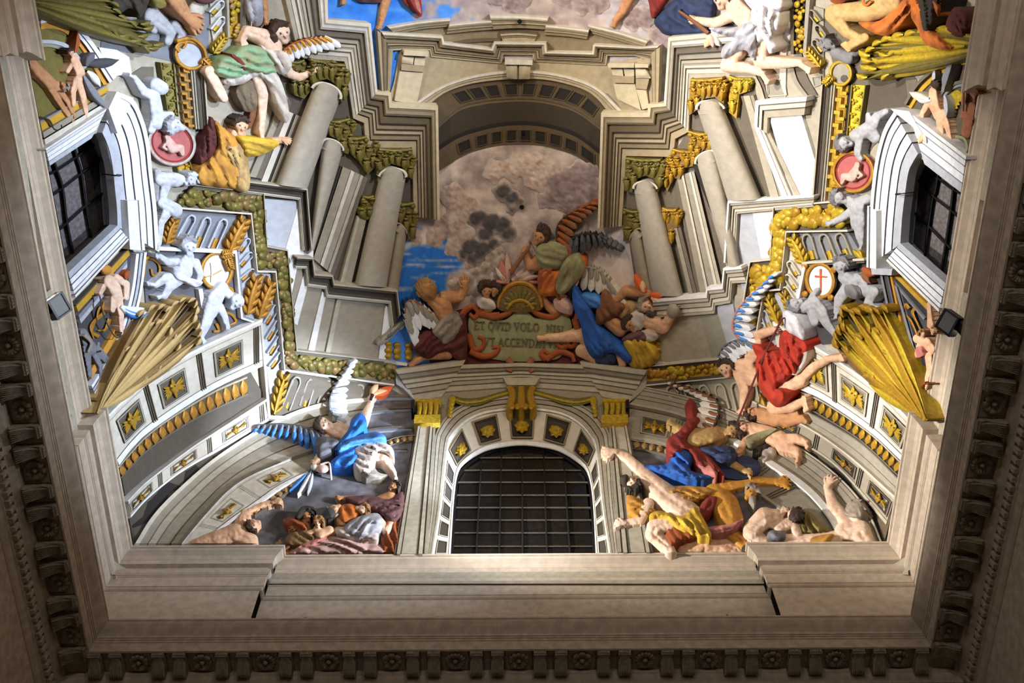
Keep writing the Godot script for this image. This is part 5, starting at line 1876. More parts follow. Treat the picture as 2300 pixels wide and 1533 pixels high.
# ------------------------------------------------------------------ ornament
func garland(label: String, a: Array, b: Array, prof: Array, cols: Array, per_px := 0.24, f0 := 0.17, f1 := 0.83, base := 0.12) -> void:
	var o := thing("fruit_garland", label, "garland")
	p_run(o, "bed", a, b, prof)
	var pa := pts(a)
	var pb := pts(b)
	for i in pa.size() - 1:
		var la := (pa[i].distance_to(pa[i + 1]) + pb[i].distance_to(pb[i + 1])) * 0.5
		var wid := pa[i].distance_to(pb[i]) * (f1 - f0)
		wid = minf(wid, pa[i + 1].distance_to(pb[i + 1]) * (f1 - f0))
		var n := int(la * per_px * wid / 26.0)
		for k in n:
			var t := clampf((k + rng.randf()) / n, 0.02, 0.98)
			var w := lerpf(f0 + 0.08, f1 - 0.08, rng.randf())
			var p := pa[i].lerp(pa[i + 1], t).lerp(pb[i].lerp(pb[i + 1], t), w)
			var c = cols[rng.randi() % cols.size()]
			var r := wid * rng.randf_range(0.2, 0.4)
			if k % 3 == 2:
				var e := p + Vector2.from_angle(rng.randf() * TAU) * r * 1.1
				p_leaf(o, "leaf", [p.x, p.y, e.x, e.y], r * 0.8, 2.0, c, base, 0.05, "gilding")
			else:
				var mb := MB.new()
				knob(mb, p.x, p.y, r, r * rng.randf_range(0.75, 1.0), rng.randf() * 3.0, c, base, r * 0.009 * 0.9, 9)
				put("fruit", mb, "gilding", o)

# a stopped flute: hollow channel with a round head and a gilt rod in its lower part
func flute(o: Node, hx: float, hy: float, bx: float, by: float, w: float, c, gold, part_gold := 0.42, gold_c = "ochre") -> void:
	var f := Node3D.new()
	f.name = "flute"
	o.add_child(f, true)
	var a := Vector2(hx, hy)
	var b := Vector2(bx, by)
	var d := (b - a).normalized()
	var u := d.orthogonal() * w
	var s := straight(PackedVector2Array([a - u, b - u]), PackedVector2Array([a + u, b + u]), 30.0)
	var mb := MB.new()
	loft(mb, s[0], s[1], [[0.0, 0.13, c], [0.14, 0.14, c], [0.2, 0.08, c], [0.35, 0.03, c], [0.5, 0.015, c], [0.65, 0.03, c], [0.8, 0.08, c], [0.86, 0.14, c], [1.0, 0.13, c]])
	part(f, "channel", mb)
	mb = MB.new()
	arc_run(mb, [a.x - u.x, a.y - u.y, a.x - d.x * w - u.x * 0.5, a.y - d.y * w - u.y * 0.5, a.x - d.x * w + u.x * 0.5, a.y - d.y * w + u.y * 0.5, a.x + u.x, a.y + u.y],
		[a.x - u.x * 0.7, a.y - u.y * 0.7, a.x - d.x * w * 0.65 - u.x * 0.35, a.y - d.y * w * 0.65 - u.y * 0.35, a.x - d.x * w * 0.65 + u.x * 0.35, a.y - d.y * w * 0.65 + u.y * 0.35, a.x + u.x * 0.7, a.y + u.y * 0.7], [[0.0, 0.13, c], [1.0, 0.14, c]], 4)
	part(f, "head_rim", mb)
	mb = MB.new()
	knob(mb, a.x, a.y, w * 0.7, w * 0.7, 0.0, "umber", 0.012, 0.02, 9)
	part(f, "dark_head", mb)
	if gold:
		var g := a.lerp(b, 1.0 - part_gold)
		p_rod(f, "gilt_rod", [g.x, g.y, (g.x + b.x) * 0.5, (g.y + b.y) * 0.5, b.x - d.x * 2.0, b.y - d.y * 2.0], w * 0.62, w * 0.62, gold_c, 0.03, "gilding", 1.6)

func acanthus(o: Node, called: String, x0: float, y0: float, x1: float, y1: float, w: float, c, h: float) -> void:
	var lf := Node3D.new()
	lf.name = called
	o.add_child(lf, true)
	var a := Vector2(x0, y0)
	var b := Vector2(x1, y1)
	var d := b - a
	var u := d.normalized().orthogonal()
	p_leaf(lf, "midrib", [x0, y0, x1, y1], w * 0.55, 0.0, c, h, 0.09, "gilding")
	for i in 5:
		var t := 0.05 + i * 0.2
		var p := a + d * t
		for s in [-1.0, 1.0]:
			var e: Vector2 = p + d * 0.24 + u * s * w * (1.15 - t * 0.4)
			p_leaf(lf, "lobe", [p.x, p.y, e.x, e.y], w * 0.34, s * 4.0, c, h, 0.06, "gilding")

func oval_frame(label: String, cx: float, cy: float, rx: float, ry: float, tilt: float, fc, ic, rim: float, category := "cartouche") -> Node3D:
	var o := thing(category, label, category)
	var mb := MB.new()
	var inner := ring(cx, cy, rx - rim * 0.5, ry - rim * 0.5, tilt, 28)
	piece(mb, inner, ic, func(_q: Vector2, d: float) -> float: return 0.12 + minf(d, 12.0) * 0.001, 9.0)
	part(o, "field", mb)
	mb = MB.new()
	var ra := ring(cx, cy, rx, ry, tilt, 36)
	var rb := ring(cx, cy, rx - rim, ry - rim, tilt, 36)
	ra.append(ra[0])
	rb.append(rb[0])
	round_loft(mb, ra, rb, half_round(fc, 0.12, rim * 0.007, 6))
	part(o, "frame", mb, "gilding")
	return o

func key_strip(label: String, a: Array, b: Array, n: int, c, c2) -> void:
	var o := thing("key_band", label, "key band")
	p_run(o, "bed", a, b, [[0.0, 0.08, c2], [0.06, 0.08, c2], [0.06, 0.04, c2], [0.94, 0.04, c2], [0.94, 0.08, c2], [1.0, 0.08, c2]], "gilding")
	var pa := pts(a)
	var pb := pts(b)
	for i in n:
		for q in [[0.1, 0.55, 0.0, 0.28], [0.40, 0.55, 0.0, 0.75], [0.4, 0.9, 0.5, 0.75]]:
			var t0: float = (i + q[2]) / n
			var t1: float = (i + q[3]) / n
			var p0 := pa[0].lerp(pa[1], t0)
			var p1 := pa[0].lerp(pa[1], t1)
			var r0 := pb[0].lerp(pb[1], t0)
			var r1 := pb[0].lerp(pb[1], t1)
			var mb := MB.new()
			piece(mb, PackedVector2Array([p0.lerp(r0, q[0]), p0.lerp(r0, q[1]), p1.lerp(r1, q[1]), p1.lerp(r1, q[0])]), c, func(_q: Vector2, _d: float) -> float: return 0.13, 40.0)
			put("key", mb, "gilding", o)

func sheaf(label: String, list: Array, c, c2, h: float, mat_name := "gilding") -> Node3D:
	var o := thing("palm_sheaf", label, "palm sheaf")
	var i := 0
	for q in list:
		p_leaf(o, "frond", [q[0], q[1], q[2], q[3]], q[4], q[5], [c, c2, c, "hay", c, c2, "bark"][i % 7], h + 0.035 * (i * 5 % 7), 0.10, mat_name)
		if i % 2 == 0:
			var d := Vector2(q[2] - q[0], q[3] - q[1]).normalized()
			var t: Vector2 = Vector2(q[2], q[3]) + d.rotated(0.9 * signf(q[5] + 0.01)) * q[4] * 1.6
			p_leaf(o, "curled_tip", [q[2] - d.x * 12.0, q[3] - d.y * 12.0, t.x, t.y], q[4] * 0.62, q[4] * 0.8 * signf(q[5] + 0.01), c, h + 0.2, 0.08, mat_name)
		i += 1
	return o

# fronds spread between two rows of tips and roots
func fan(root0: Vector2, root1: Vector2, tips: Array, w: float, bend: float, per := 2) -> Array:
	var p := smooth(pts(tips), per)
	var r := []
	var n := p.size()
	for k in n:
		var t := float(k) / (n - 1)
		var a := root0.lerp(root1, t)
		r.append([a.x, a.y, p[k].x, p[k].y, w * rng.randf_range(0.8, 1.2), bend * (1.0 - 2.0 * t) + rng.randf_range(-3, 3)])
	return r

func ornament() -> void:
	var bed := bands([[0.05, 0.22, "stone"], [0.14, 0.14, "dim"], [0.62, 0.09, "olive"], [0.12, 0.13, "dim"], [0.07, 0.22, "pale"]])
	garland("stepped garland of olive-gilt fruit climbing the left side", [440, 414, 594, 433, 601, 552, 647, 561, 668, 786, 890, 812], [392, 468, 564, 482, 578, 611, 619, 612, 639, 832, 886, 866], bed, ["olive", "olive", "moss", "hay"])
	var bed2 := bands([[0.05, 0.22, "pale"], [0.16, 0.14, "umber"], [0.58, 0.09, "gold"], [0.15, 0.13, "umber"], [0.06, 0.22, "pale"]])
	garland("stepped garland of bright gold fruit climbing the right side", [1648, 800, 1683, 586, 1729, 581, 1736, 463, 1884, 450], [1690, 800, 1716, 655, 1752, 652, 1766, 522, 1904, 520], bed2, ["sun", "sun", "lemon", "gold"])
	garland("straight fruit garland of dull gold left of the stooping red-cloaked figure", [1450, 822, 1650, 802], [1452, 866, 1660, 846], bed2, ["gold", "ochre", "lemon"])
	garland("short vertical fruit garland above the winged figure in green", [544, -40, 545, 84], [508, -40, 512, 84], bands([[0.15, 0.16, "umber"], [0.7, 0.08, "gold"], [0.15, 0.2, "stone"]]), ["lemon", "sun", "straw"])
	garland("vertical fruit garland between grey fillets at the top right", [1774, -40, 1776, 122], [1822, -40, 1810, 122], bands([[0.2, 0.12, "umber"], [0.6, 0.06, "dark"], [0.2, 0.16, "grey"]]), ["sun", "lemon", "gold"])
	# fluted friezes: left
	var o := thing("fluted_frieze", "grey fluted frieze with gilt rods under the left garland, above the seated grey child", "frieze")
	p_slab(o, "ground", [392, 472, 564, 486, 532, 566, 362, 558], "slate", 0.05)
	p_run(o, "fillet", [358, 554, 532, 562], [358, 562, 532, 570], bands([[1, 0.2, "snow"]]))
	for q in [[430, 493, 397, 553], [465, 498, 440, 557], [502, 502, 476, 560]]:
		flute(o, q[0], q[1], q[2], q[3], 10.5, "cool", true)
	acanthus(o, "corner_leaf", 516, 564, 552, 492, 16.0, "ochre", 0.16)
	acanthus(o, "side_leaf", 374, 548, 394, 492, 13.0, "ochre", 0.14)
	o = thing("fluted_frieze", "narrow return of the fluted frieze with gilt leaves, left of the white wall panel", "frieze")
	p_slab(o, "ground", [536, 566, 566, 490, 580, 614, 621, 616, 640, 838, 612, 934, 596, 800, 586, 735, 548, 716], "cool", 0.05)
	for q in [[557, 542, 540, 566], [563, 573, 541, 598], [567, 610, 543, 630]]:
		flute(o, q[0], q[1], q[2], q[3], 7.0, "cool", true, 0.5)
	for q in [[622, 690, 598, 728], [626, 725, 602, 764], [630, 760, 606, 796], [634, 795, 609, 826]]:
		flute(o, q[0], q[1], q[2], q[3], 7.5, "cool", true, 0.5)
	acanthus(o, "corner_leaf", 556, 708, 578, 622, 15.0, "ochre", 0.16)
	acanthus(o, "corner_leaf", 582, 716, 612, 632, 15.0, "ochre", 0.16)
	o = thing("fluted_frieze", "dark grey fluted frieze with gilt rods under the left garland's lowest run", "frieze")
	p_slab(o, "ground", [640, 836, 880, 868, 870, 900, 720, 906, 655, 938, 610, 936], "dim", 0.05)
	for q in [[666, 857, 642, 918], [699, 862, 682, 914], [738, 866, 722, 908], [774, 872, 764, 902], [808, 874, 800, 898]]:
		flute(o, q[0], q[1], q[2], q[3], 11.0, "grey", q[0] < 720, 0.5, "gold")
	acanthus(o, "corner_leaf", 616, 930, 640, 842, 12.0, "gold", 0.14)
	p_run(o, "fillet", [602, 932, 655, 934], [602, 940, 650, 941], bands([[1, 0.2, "pale"]]))
	p_run(o, "fillet", [585, 726, 602, 934], [590, 726, 608, 934], bands([[1, 0.2, "pale"]]))
	# panel behind the children, left
	o = thing("panelled_wall", "grey panel with white fillets behind the grey children at the left", "wall")
	p_slab(o, "ground", [322, 590, 358, 562, 532, 568, 546, 716, 584, 736, 440, 782, 330, 720], "lead", 0.03)
	p_run(o, "fillet", [528, 566, 542, 716, 586, 730], [536, 564, 550, 710, 590, 724], bands([[0.5, 0.18, "snow"], [0.5, 0.12, "slate"]]))
	p_run(o, "fillet", [446, 650, 460, 738], [455, 648, 468, 736], bands([[1, 0.16, "snow"]]))
	p_rod(o, "scroll", [322, 620, 330, 580, 355, 590, 358, 612, 344, 618, 340, 604], 4.0, 2.5, "ochre", 0.06, "gilding")
	p_rod(o, "scroll", [504, 640, 522, 652, 518, 672, 506, 668], 4.0, 2.5, "ochre", 0.06, "gilding")
	p_rod(o, "scroll", [500, 700, 520, 706, 530, 722, 516, 730], 4.0, 2.5, "ochre", 0.06, "gilding")
	p_rod(o, "scroll", [486, 726, 492, 742, 480, 744], 4.0, 3.0, "ochre", 0.06, "gilding")
	# fluted friezes: right
	o = thing("fluted_frieze", "grey fluted frieze with yellow rods under the right garland", "frieze")
	p_slab(o, "ground", [1768, 524, 1906, 522, 1942, 582, 1806, 590], "slate", 0.05)
	for q in [[1812, 537, 1826, 584], [1850, 537, 1868, 584], [1886, 535, 1904, 580]]:
		flute(o, q[0], q[1], q[2], q[3], 12.0, "grey", true, 0.45, "sun")
	acanthus(o, "corner_leaf", 1806, 592, 1776, 532, 14.0, "sun", 0.16)
	p_leaf(o, "grass_leaf", [1934, 580, 1915, 560], 5.0, 2.0, "sun", 0.1, 0.05, "gilding")
	p_leaf(o, "grass_leaf", [1938, 580, 1926, 556], 5.0, 2.0, "sun", 0.1, 0.05, "gilding")
	p_run(o, "fillet", [1800, 588, 1940, 580], [1802, 598, 1942, 590], bands([[0.5, 0.2, "pale"], [0.5, 0.14, "dim"]]))
	o = thing("fluted_frieze", "white fluted return left of the oval frame with the red cross-shaped mark", "frieze")
	p_slab(o, "ground", [1766, 526, 1804, 592, 1786, 690, 1754, 656], "pale", 0.05)
	for q in [[1774, 594, 1790, 620], [1768, 624, 1786, 650], [1763, 652, 1780, 678]]:
		flute(o, q[0], q[1], q[2], q[3], 8.0, "pale", true, 0.4, "sun")
	p_run(o, "fillet", [1804, 594, 1784, 690], [1810, 592, 1790, 692], bands([[1, 0.2, "snow"]]))
	o = thing("fluted_frieze", "fluted frieze with yellow leaves behind the raised white wing at the right", "frieze")
	p_slab(o, "ground", [1716, 660, 1756, 656, 1788, 690, 1790, 730, 1742, 790, 1690, 800, 1696, 740], "cool", 0.05)
	for q in [[1715, 705, 1728, 738], [1710, 732, 1722, 764], [1704, 760, 1716, 788]]:
		flute(o, q[0], q[1], q[2], q[3], 8.0, "cool", true, 0.4, "sun")
	acanthus(o, "corner_leaf", 1752, 740, 1720, 664, 11.0, "sun", 0.16)
	acanthus(o, "corner_leaf", 1784, 728, 1758, 658, 9.0, "sun", 0.14)
	o = thing("fluted_frieze", "grey fluted frieze behind the stooping red-cloaked figure's arm", "frieze")
	p_slab(o, "ground", [1452, 868, 1664, 848, 1720, 870, 1715, 940, 1640, 930, 1540, 888], "mid", 0.05)
	for q in [[1508, 878, 1516, 888], [1546, 876, 1556, 896], [1580, 876, 1592, 910], [1616, 874, 1628, 920], [1652, 870, 1666, 930], [1688, 870, 1700, 930]]:
		flute(o, q[0], q[1], q[2], q[3], 12.0, "stone", false)
	p_leaf(o, "gilt_leaf", [1722, 930, 1706, 882], 7.0, 3.0, "gold", 0.12, 0.06, "gilding")
	# upper friezes
	o = thing("fluted_frieze", "white fluted frieze with yellow rods beside the large brown hand", "frieze")
	p_slab(o, "ground", [470, -40, 512, -40, 514, 84, 484, 122, 474, 60], "pale", 0.05)
	for q in [[497, 10, 476, 32], [499, 46, 480, 70], [496, -24, 474, -4]]:
		flute(o, q[0], q[1], q[2], q[3], 9.0, "snow", true, 0.5, "sun")
	acanthus(o, "corner_leaf", 480, 120, 508, 80, 10.0, "sun", 0.14)
	o = thing("gilt_bracket", "grey panel with gilt drops beside the vertical garland at the top right", "bracket")
	p_slab(o, "ground", [1812, 10, 1850, 20, 1850, 190, 1842, 190, 1812, 110], "grey", 0.04)
	for q in [[1822, 30, 1838, 50], [1836, 64, 1850, 84], [1830, 96, 1846, 118]]:
		flute(o, q[0], q[1], q[2], q[3], 8.0, "mid", true, 0.6, "sun")
	acanthus(o, "corner_leaf", 1842, 150, 1812, 112, 10.0, "sun", 0.14)
	# dark ribbed strips, floral bands and key patterns
	var rib := bands([[0.12, 0.24, "stone"], [0.06, 0.2, "dark"], [0.18, 0.2, "dim", 0.16], [0.06, 0.14, "dark"], [0.2, 0.14, "umber"], [0.06, 0.16, "dark"], [0.14, 0.15, "mid"], [0.18, 0.12, "stone"]])
	var mb := MB.new()
	run(mb, [1844, 190, 1822, 460], [1876, 186, 1852, 456], rib)
	solo("ribbed_strip", "dark ribbed strip between the white panel and the gold key pattern at the right", "moulding", mb)
	mb = MB.new()
	run(mb, [460, 150, 470, 290], [428, 150, 440, 290], rib)
	solo("ribbed_strip", "dark ribbed strip beside the left gold key pattern", "moulding", mb)
	mb = MB.new()
	run(mb, [566, -40, 566, 80], [545, -40, 546, 84], rib)
	solo("ribbed_strip", "grey strip right of the short vertical garland at the upper left", "moulding", mb)
	mb = MB.new()
	run(mb, [1770, -40, 1764, 220], [1742, -40, 1730, 120], bands([[0.4, 0.08, "pale"], [0.6, 0.05, "mid"]]))
	solo("ribbed_strip", "pale strip left of the vertical garland at the top right", "moulding", mb)
	key_strip("gold key pattern band left of the pink medallion", [400, 144, 414, 290], [428, 150, 440, 290], 7, "ochre", "hay")
	key_strip("gold key pattern band above the red medallion at the right", [1876, 190, 1850, 450], [1906, 192, 1880, 450], 9, "sun", "gold")
	mb = MB.new()
	run(mb, [1913, 192, 1896, 330], [1906, 192, 1884, 345], [[0.0, 0.06, "ink"], [1.0, 0.06, "ink"]])
	solo("dark_fillet", "dark fillet between the key pattern and the floral band at the right", "moulding", mb)
	for fb in [["olive floral band behind the upper left grey child", [360, 140, 378, 258], [392, 144, 402, 262], "olive", "moss", 8], ["yellow floral band above the climbing grey child at the right", [1912, 190, 1900, 310], [1944, 192, 1926, 310], "lemon", "olive", 8], ["gilt scrap of band below the pink medallion", [428, 364, 440, 402], [398, 376, 404, 402], "gold", "moss", 3]]:
		o = thing("floral_band", fb[0], "floral band")
		p_run(o, "bed", fb[1], fb[2], bands([[0.08, 0.14, fb[4]], [0.84, 0.09, fb[3]], [0.08, 0.14, fb[4]]]))
		for i in fb[5]:
			var p := pts(fb[1])[0].lerp(pts(fb[1])[1], (i + 0.5) / fb[5]).lerp(pts(fb[2])[0].lerp(pts(fb[2])[1], (i + 0.5) / fb[5]), 0.3 + 0.4 * (i % 2))
			for k in 3:
				var e := p + Vector2.from_angle(i + k * 2.1) * 9.0
				p_leaf(o, "leaf", [p.x, p.y, e.x, e.y], 3.5, 1.0, fb[3], 0.1, 0.04, "gilding")
	# plain grounds that carry these
	mb = MB.new()
	slab(mb, [226, 112, 300, 120, 400, 140, 400, 110, 468, 130, 470, 30, 300, 40, 230, 60], "slate", 0.015)
	solo("painted_wall", "grey wall behind the palm bundle and oval frame at the upper left", "wall", mb)
	mb = MB.new()
	slab(mb, [222, 106, 262, 112, 290, 128, 296, 165, 250, 172], "snow", 0.06)
	solo("white_block", "white block between the lunette and the grey child at the upper left", "block", mb)
	mb = MB.new()
	slab(mb, [264, 120, 288, 128, 292, 168, 320, 150, 345, 150, 350, 260, 330, 280, 300, 190], "dim", 0.02)
	solo("painted_wall", "dark grey-brown wall behind the upper left grey child", "wall", mb)
	mb = MB.new()
	slab(mb, [456, 200, 560, 300, 640, 300, 600, 410, 440, 410, 440, 330], "stone", 0.012)
	solo("painted_wall", "pale wall behind the figure in yellow", "wall", mb)
	mb = MB.new()
	slab(mb, [1842, 30, 1960, 60, 2060, 180, 2030, 260, 1960, 330, 1880, 470, 1850, 470, 1880, 180], "dim", 0.012)
	solo("painted_wall", "grey wall behind the right key pattern and the grey children", "wall", mb)
	mb = MB.new()
	slab(mb, [1904, 524, 1946, 500, 1950, 610, 2000, 620, 1990, 720, 1960, 760, 1800, 780, 1760, 740, 1790, 600, 1940, 590], "iron", 0.02)
	solo("painted_wall", "dark wall behind the grey children at the lower right", "wall", mb)
	mb = MB.new()
	slab(mb, [1950, 175, 2030, 150, 2040, 240, 2010, 240, 1975, 290, 1950, 300], "umber", 0.02)
	solo("painted_wall", "dark wall left of the eastern window's top corner", "wall", mb)
	# oval frames and medallions
	o = oval_frame("gilt oval cartouche with a pale field below the large brown hand", 428, 124, 38, 34, 0.5, "amber", "cool", 9.0)
	acanthus(o, "crest_leaf", 455, 132, 480, 154, 9.0, "amber", 0.18)
	p_rod(o, "scroll", [404, 116, 396, 106, 406, 96, 418, 98, 412, 108], 4.0, 2.5, "amber", 0.18, "gilding")
	p_rod(o, "scroll", [398, 92, 430, 86, 456, 106, 464, 130], 5.0, 3.0, "ochre", 0.2, "gilding")
	o = oval_frame("gilt oval cartouche with a white field held by the seated grey child", 487, 608, 38, 44, 0.1, "amber", "snow", 9.0)
	acanthus(o, "crest_leaf", 500, 572, 524, 568, 10.0, "amber", 0.2)
	acanthus(o, "crest_leaf", 512, 580, 520, 606, 9.0, "amber", 0.2)
	p_rod(o, "tool", [462, 622, 480, 616, 498, 606], 1.6, 1.6, "straw", 0.14)
	p_rod(o, "tool", [474, 590, 476, 610, 475, 634], 2.2, 2.2, "linen", 0.14)
	o = oval_frame("yellow oval cartouche with a red cross-shaped mark held by grey children at the right", 1842, 630, 35, 42, -0.15, "amber", "snow", 9.0)
	for q in [[1808, 596, 1812, 588], [1872, 606, 1882, 598], [1808, 660, 1802, 668], [1866, 668, 1872, 680]]:
		p_knob(o, "corner_boss", q[0], q[1], 8.0, "amber", 0.14, 0.07, "gilding")
	p_rod(o, "mark", [1843, 604, 1843, 622, 1843, 638, 1843, 654], 2.4, 1.8, "flame", 0.135)
	p_rod(o, "mark", [1830, 620, 1838, 621, 1848, 621, 1857, 622], 2.4, 1.6, "flame", 0.135)
	o = oval_frame("yellow oval cartouche with a grey field beside the bare orange-robed leg", 1888, 165, 27, 30, 0.0, "sun", "grey", 8.0)
	acanthus(o, "crest_leaf", 1866, 172, 1850, 190, 9.0, "sun", 0.2)
	p_knob(o, "field_boss", 1896, 176, 9.0, "umber", 0.12, 0.03)
	for md in [["pink oval medallion with a pale raised figure below the upper left grey child", 386, 322, 56, 50, 0.5, "medal", "pink", 1.0], ["deep red oval medallion with a pale raised figure beside the eastern window", 1916, 386, 48, 48, 0.5, "medal", "pink", -1.0]]:
		o = oval_frame(md[0], md[1], md[2], md[3], md[4], md[5], "rosy" if md[8] > 0 else "amber", md[6], 8.0, "medallion")
		mb = MB.new()
		var ra := ring(md[1], md[2], md[3] - 9, md[4] - 9, md[5], 36)
		var rb := ring(md[1], md[2], md[3] - 13, md[4] - 13, md[5], 36)
		ra.append(ra[0])
		rb.append(rb[0])
		round_loft(mb, ra, rb, half_round("crimson", 0.12, 0.02, 4))
		part(o, "inner_ring", mb)
		var x: float = md[1]
		var y: float = md[2]
		var s: float = md[8]
		var f := Sculpt.new(self, 2.0)
		f.bone(x - 10 * s, y - 16, 7, x - 9 * s, y - 12, 7, 0.1)
		f.bone(x - 6 * s, y - 4, 9, x + 2 * s, y + 10, 12, 0.1)
		f.bone(x - 10 * s, y - 2, 5, x - 20 * s, y + 8, 4, 0.1)
		f.bone(x - 20 * s, y + 8, 4, x - 12 * s, y + 14, 3, 0.1)
		f.bone(x + 2 * s, y + 12, 11, x + 20 * s, y + 10, 8, 0.1)
		f.bone(x + 20 * s, y + 10, 8, x + 24 * s, y + 24, 5, 0.1)
		put("raised_figure", f.mesh(md[7], 0.12, 0.55), "fresco", o)
	# sheaves of palm and wheat
	var l := fan(Vector2(214, 930), Vector2(244, 905), [316, 700, 350, 684, 378, 690, 400, 672, 430, 670, 446, 690, 440, 716, 452, 740, 450, 768], 7.5, 12.0, 3)
	l.append_array(fan(Vector2(222, 925), Vector2(240, 910), [330, 730, 356, 720, 380, 740, 396, 760, 410, 790], 7.5, 8.0, 3))
	l.append_array(fan(Vector2(216, 930), Vector2(236, 915), [285, 780, 300, 800, 320, 830, 362, 826, 330, 850], 7.0, 6.0, 2))
	o = sheaf("tall sheaf of straw-coloured palm bound with bands, left of the white coffered band", l, "straw", "hay", 0.16, "cloth")
	for q in [[[286, 790, 306, 798, 322, 812, 336, 830]], [[246, 850, 262, 858, 276, 872]], [[218, 896, 232, 906, 240, 914]]]:
		p_rod(o, "binding", q[0], 6.0, 6.0, "hay", 0.26, "cloth")
	l = fan(Vector2(2082, 944), Vector2(2056, 925), [1990, 690, 1962, 696, 1944, 690, 1920, 700, 1900, 690, 1884, 712, 1892, 736, 1876, 748, 1874, 774], 9.5, -14.0, 3)
	l.append_array(fan(Vector2(2078, 940), Vector2(2060, 925), [1980, 740, 1950, 740, 1920, 760, 1900, 786], 9.0, -8.0, 3))
	l.append_array(fan(Vector2(2080, 945), Vector2(2060, 930), [2000, 780, 1975, 800, 1940, 834, 1966, 846, 1950, 860], 10.0, -5.0, 2))
	o = sheaf("sheaf of golden palm leaves curling over the curved bands at the right", l, "gold", "lemon", 0.16)
	for q in [[[1972, 800, 1990, 812, 2004, 822]], [[2012, 862, 2028, 868, 2040, 882]]]:
		p_rod(o, "binding", q[0], 6.0, 6.0, "hay", 0.28, "gilding")
	l = fan(Vector2(70, 18), Vector2(70, -8), [356, 104, 340, 112, 322, 84, 336, 60, 300, 50, 270, 30, 260, 6], 10.0, -14.0, 3)
	l.append_array(fan(Vector2(86, 26), Vector2(90, 0), [320, 100, 280, 84, 250, 64, 210, 40], 10.0, -10.0, 3))
	l.append_array([[150, 34, 352, 108, 12, 16], [190, 50, 330, 106, 10, 20], [210, 62, 300, 98, 8, 18]])
	sheaf("bundle of olive-gold palm leaves above the western lunette", l, "olive", "moss", 0.2)
	l = fan(Vector2(2190, 120), Vector2(2180, 84), [1936, 176, 1946, 146, 1942, 126, 1960, 100, 1990, 84, 2030, 74, 2070, 66], 11.0, 14.0, 3)
	l.append_array(fan(Vector2(2180, 118), Vector2(2160, 96), [1950, 165, 1970, 140, 1990, 120, 2030, 110], 10.0, 10.0, 3))
	l.append_array([[2150, 130, 1942, 180, 10, -16], [2130, 134, 1985, 170, 9, -14], [2110, 136, 2010, 166, 9, -12]])
	sheaf("bundle of yellow palm leaves above the eastern lunette", l, "lemon", "olive", 0.2)
	# the inscribed cartouche over the end window, and the gilded shell above it
	cartouche()
	for f in [["switched-off black floodlight on the western cornice ledge below the window", Vector3(-7.5, 19.2, -7.6), 1.0], ["switched-off black floodlight on the eastern cornice ledge below the window", Vector3(7.42, 19.2, -8.0), -1.0]]:
		o = thing("floodlight", f[0], "floodlight")
		o.position = f[1]
		var d := Vector3(f[2], -0.5, 0.35).normalized()
		var side := d.cross(Vector3.UP).normalized()
		var b := Basis(side, side.cross(d), -d)
		mb = MB.new()
		box(mb, Transform3D(b, -d * 0.08), Vector3(0.36, 0.34, 0.14))
		box(mb, Transform3D(b, -d * 0.18), Vector3(0.24, 0.22, 0.1))
		part(o, "housing", mb, "black_metal")
		mb = MB.new()
		for q in [[Vector3(0, 0.16, 0), Vector3(0.36, 0.04, 0.04)], [Vector3(0, -0.16, 0), Vector3(0.36, 0.04, 0.04)], [Vector3(0.17, 0, 0), Vector3(0.03, 0.34, 0.04)], [Vector3(-0.17, 0, 0), Vector3(0.03, 0.34, 0.04)]]:
			box(mb, Transform3D(b, b * q[0]), q[1])
		part(o, "bezel", mb, "black_metal")
		mb = MB.new()
		box(mb, Transform3D(b, -d * 0.004), Vector3(0.3, 0.28, 0.01))
		part(o, "glass", mb, "lamp_glass")
		mb = MB.new()
		box(mb, Transform3D(Basis(), Vector3(-0.16 * f[2], -0.22, 0)), Vector3(0.06, 0.5, 0.2))
		part(o, "bracket", mb, "black_metal")

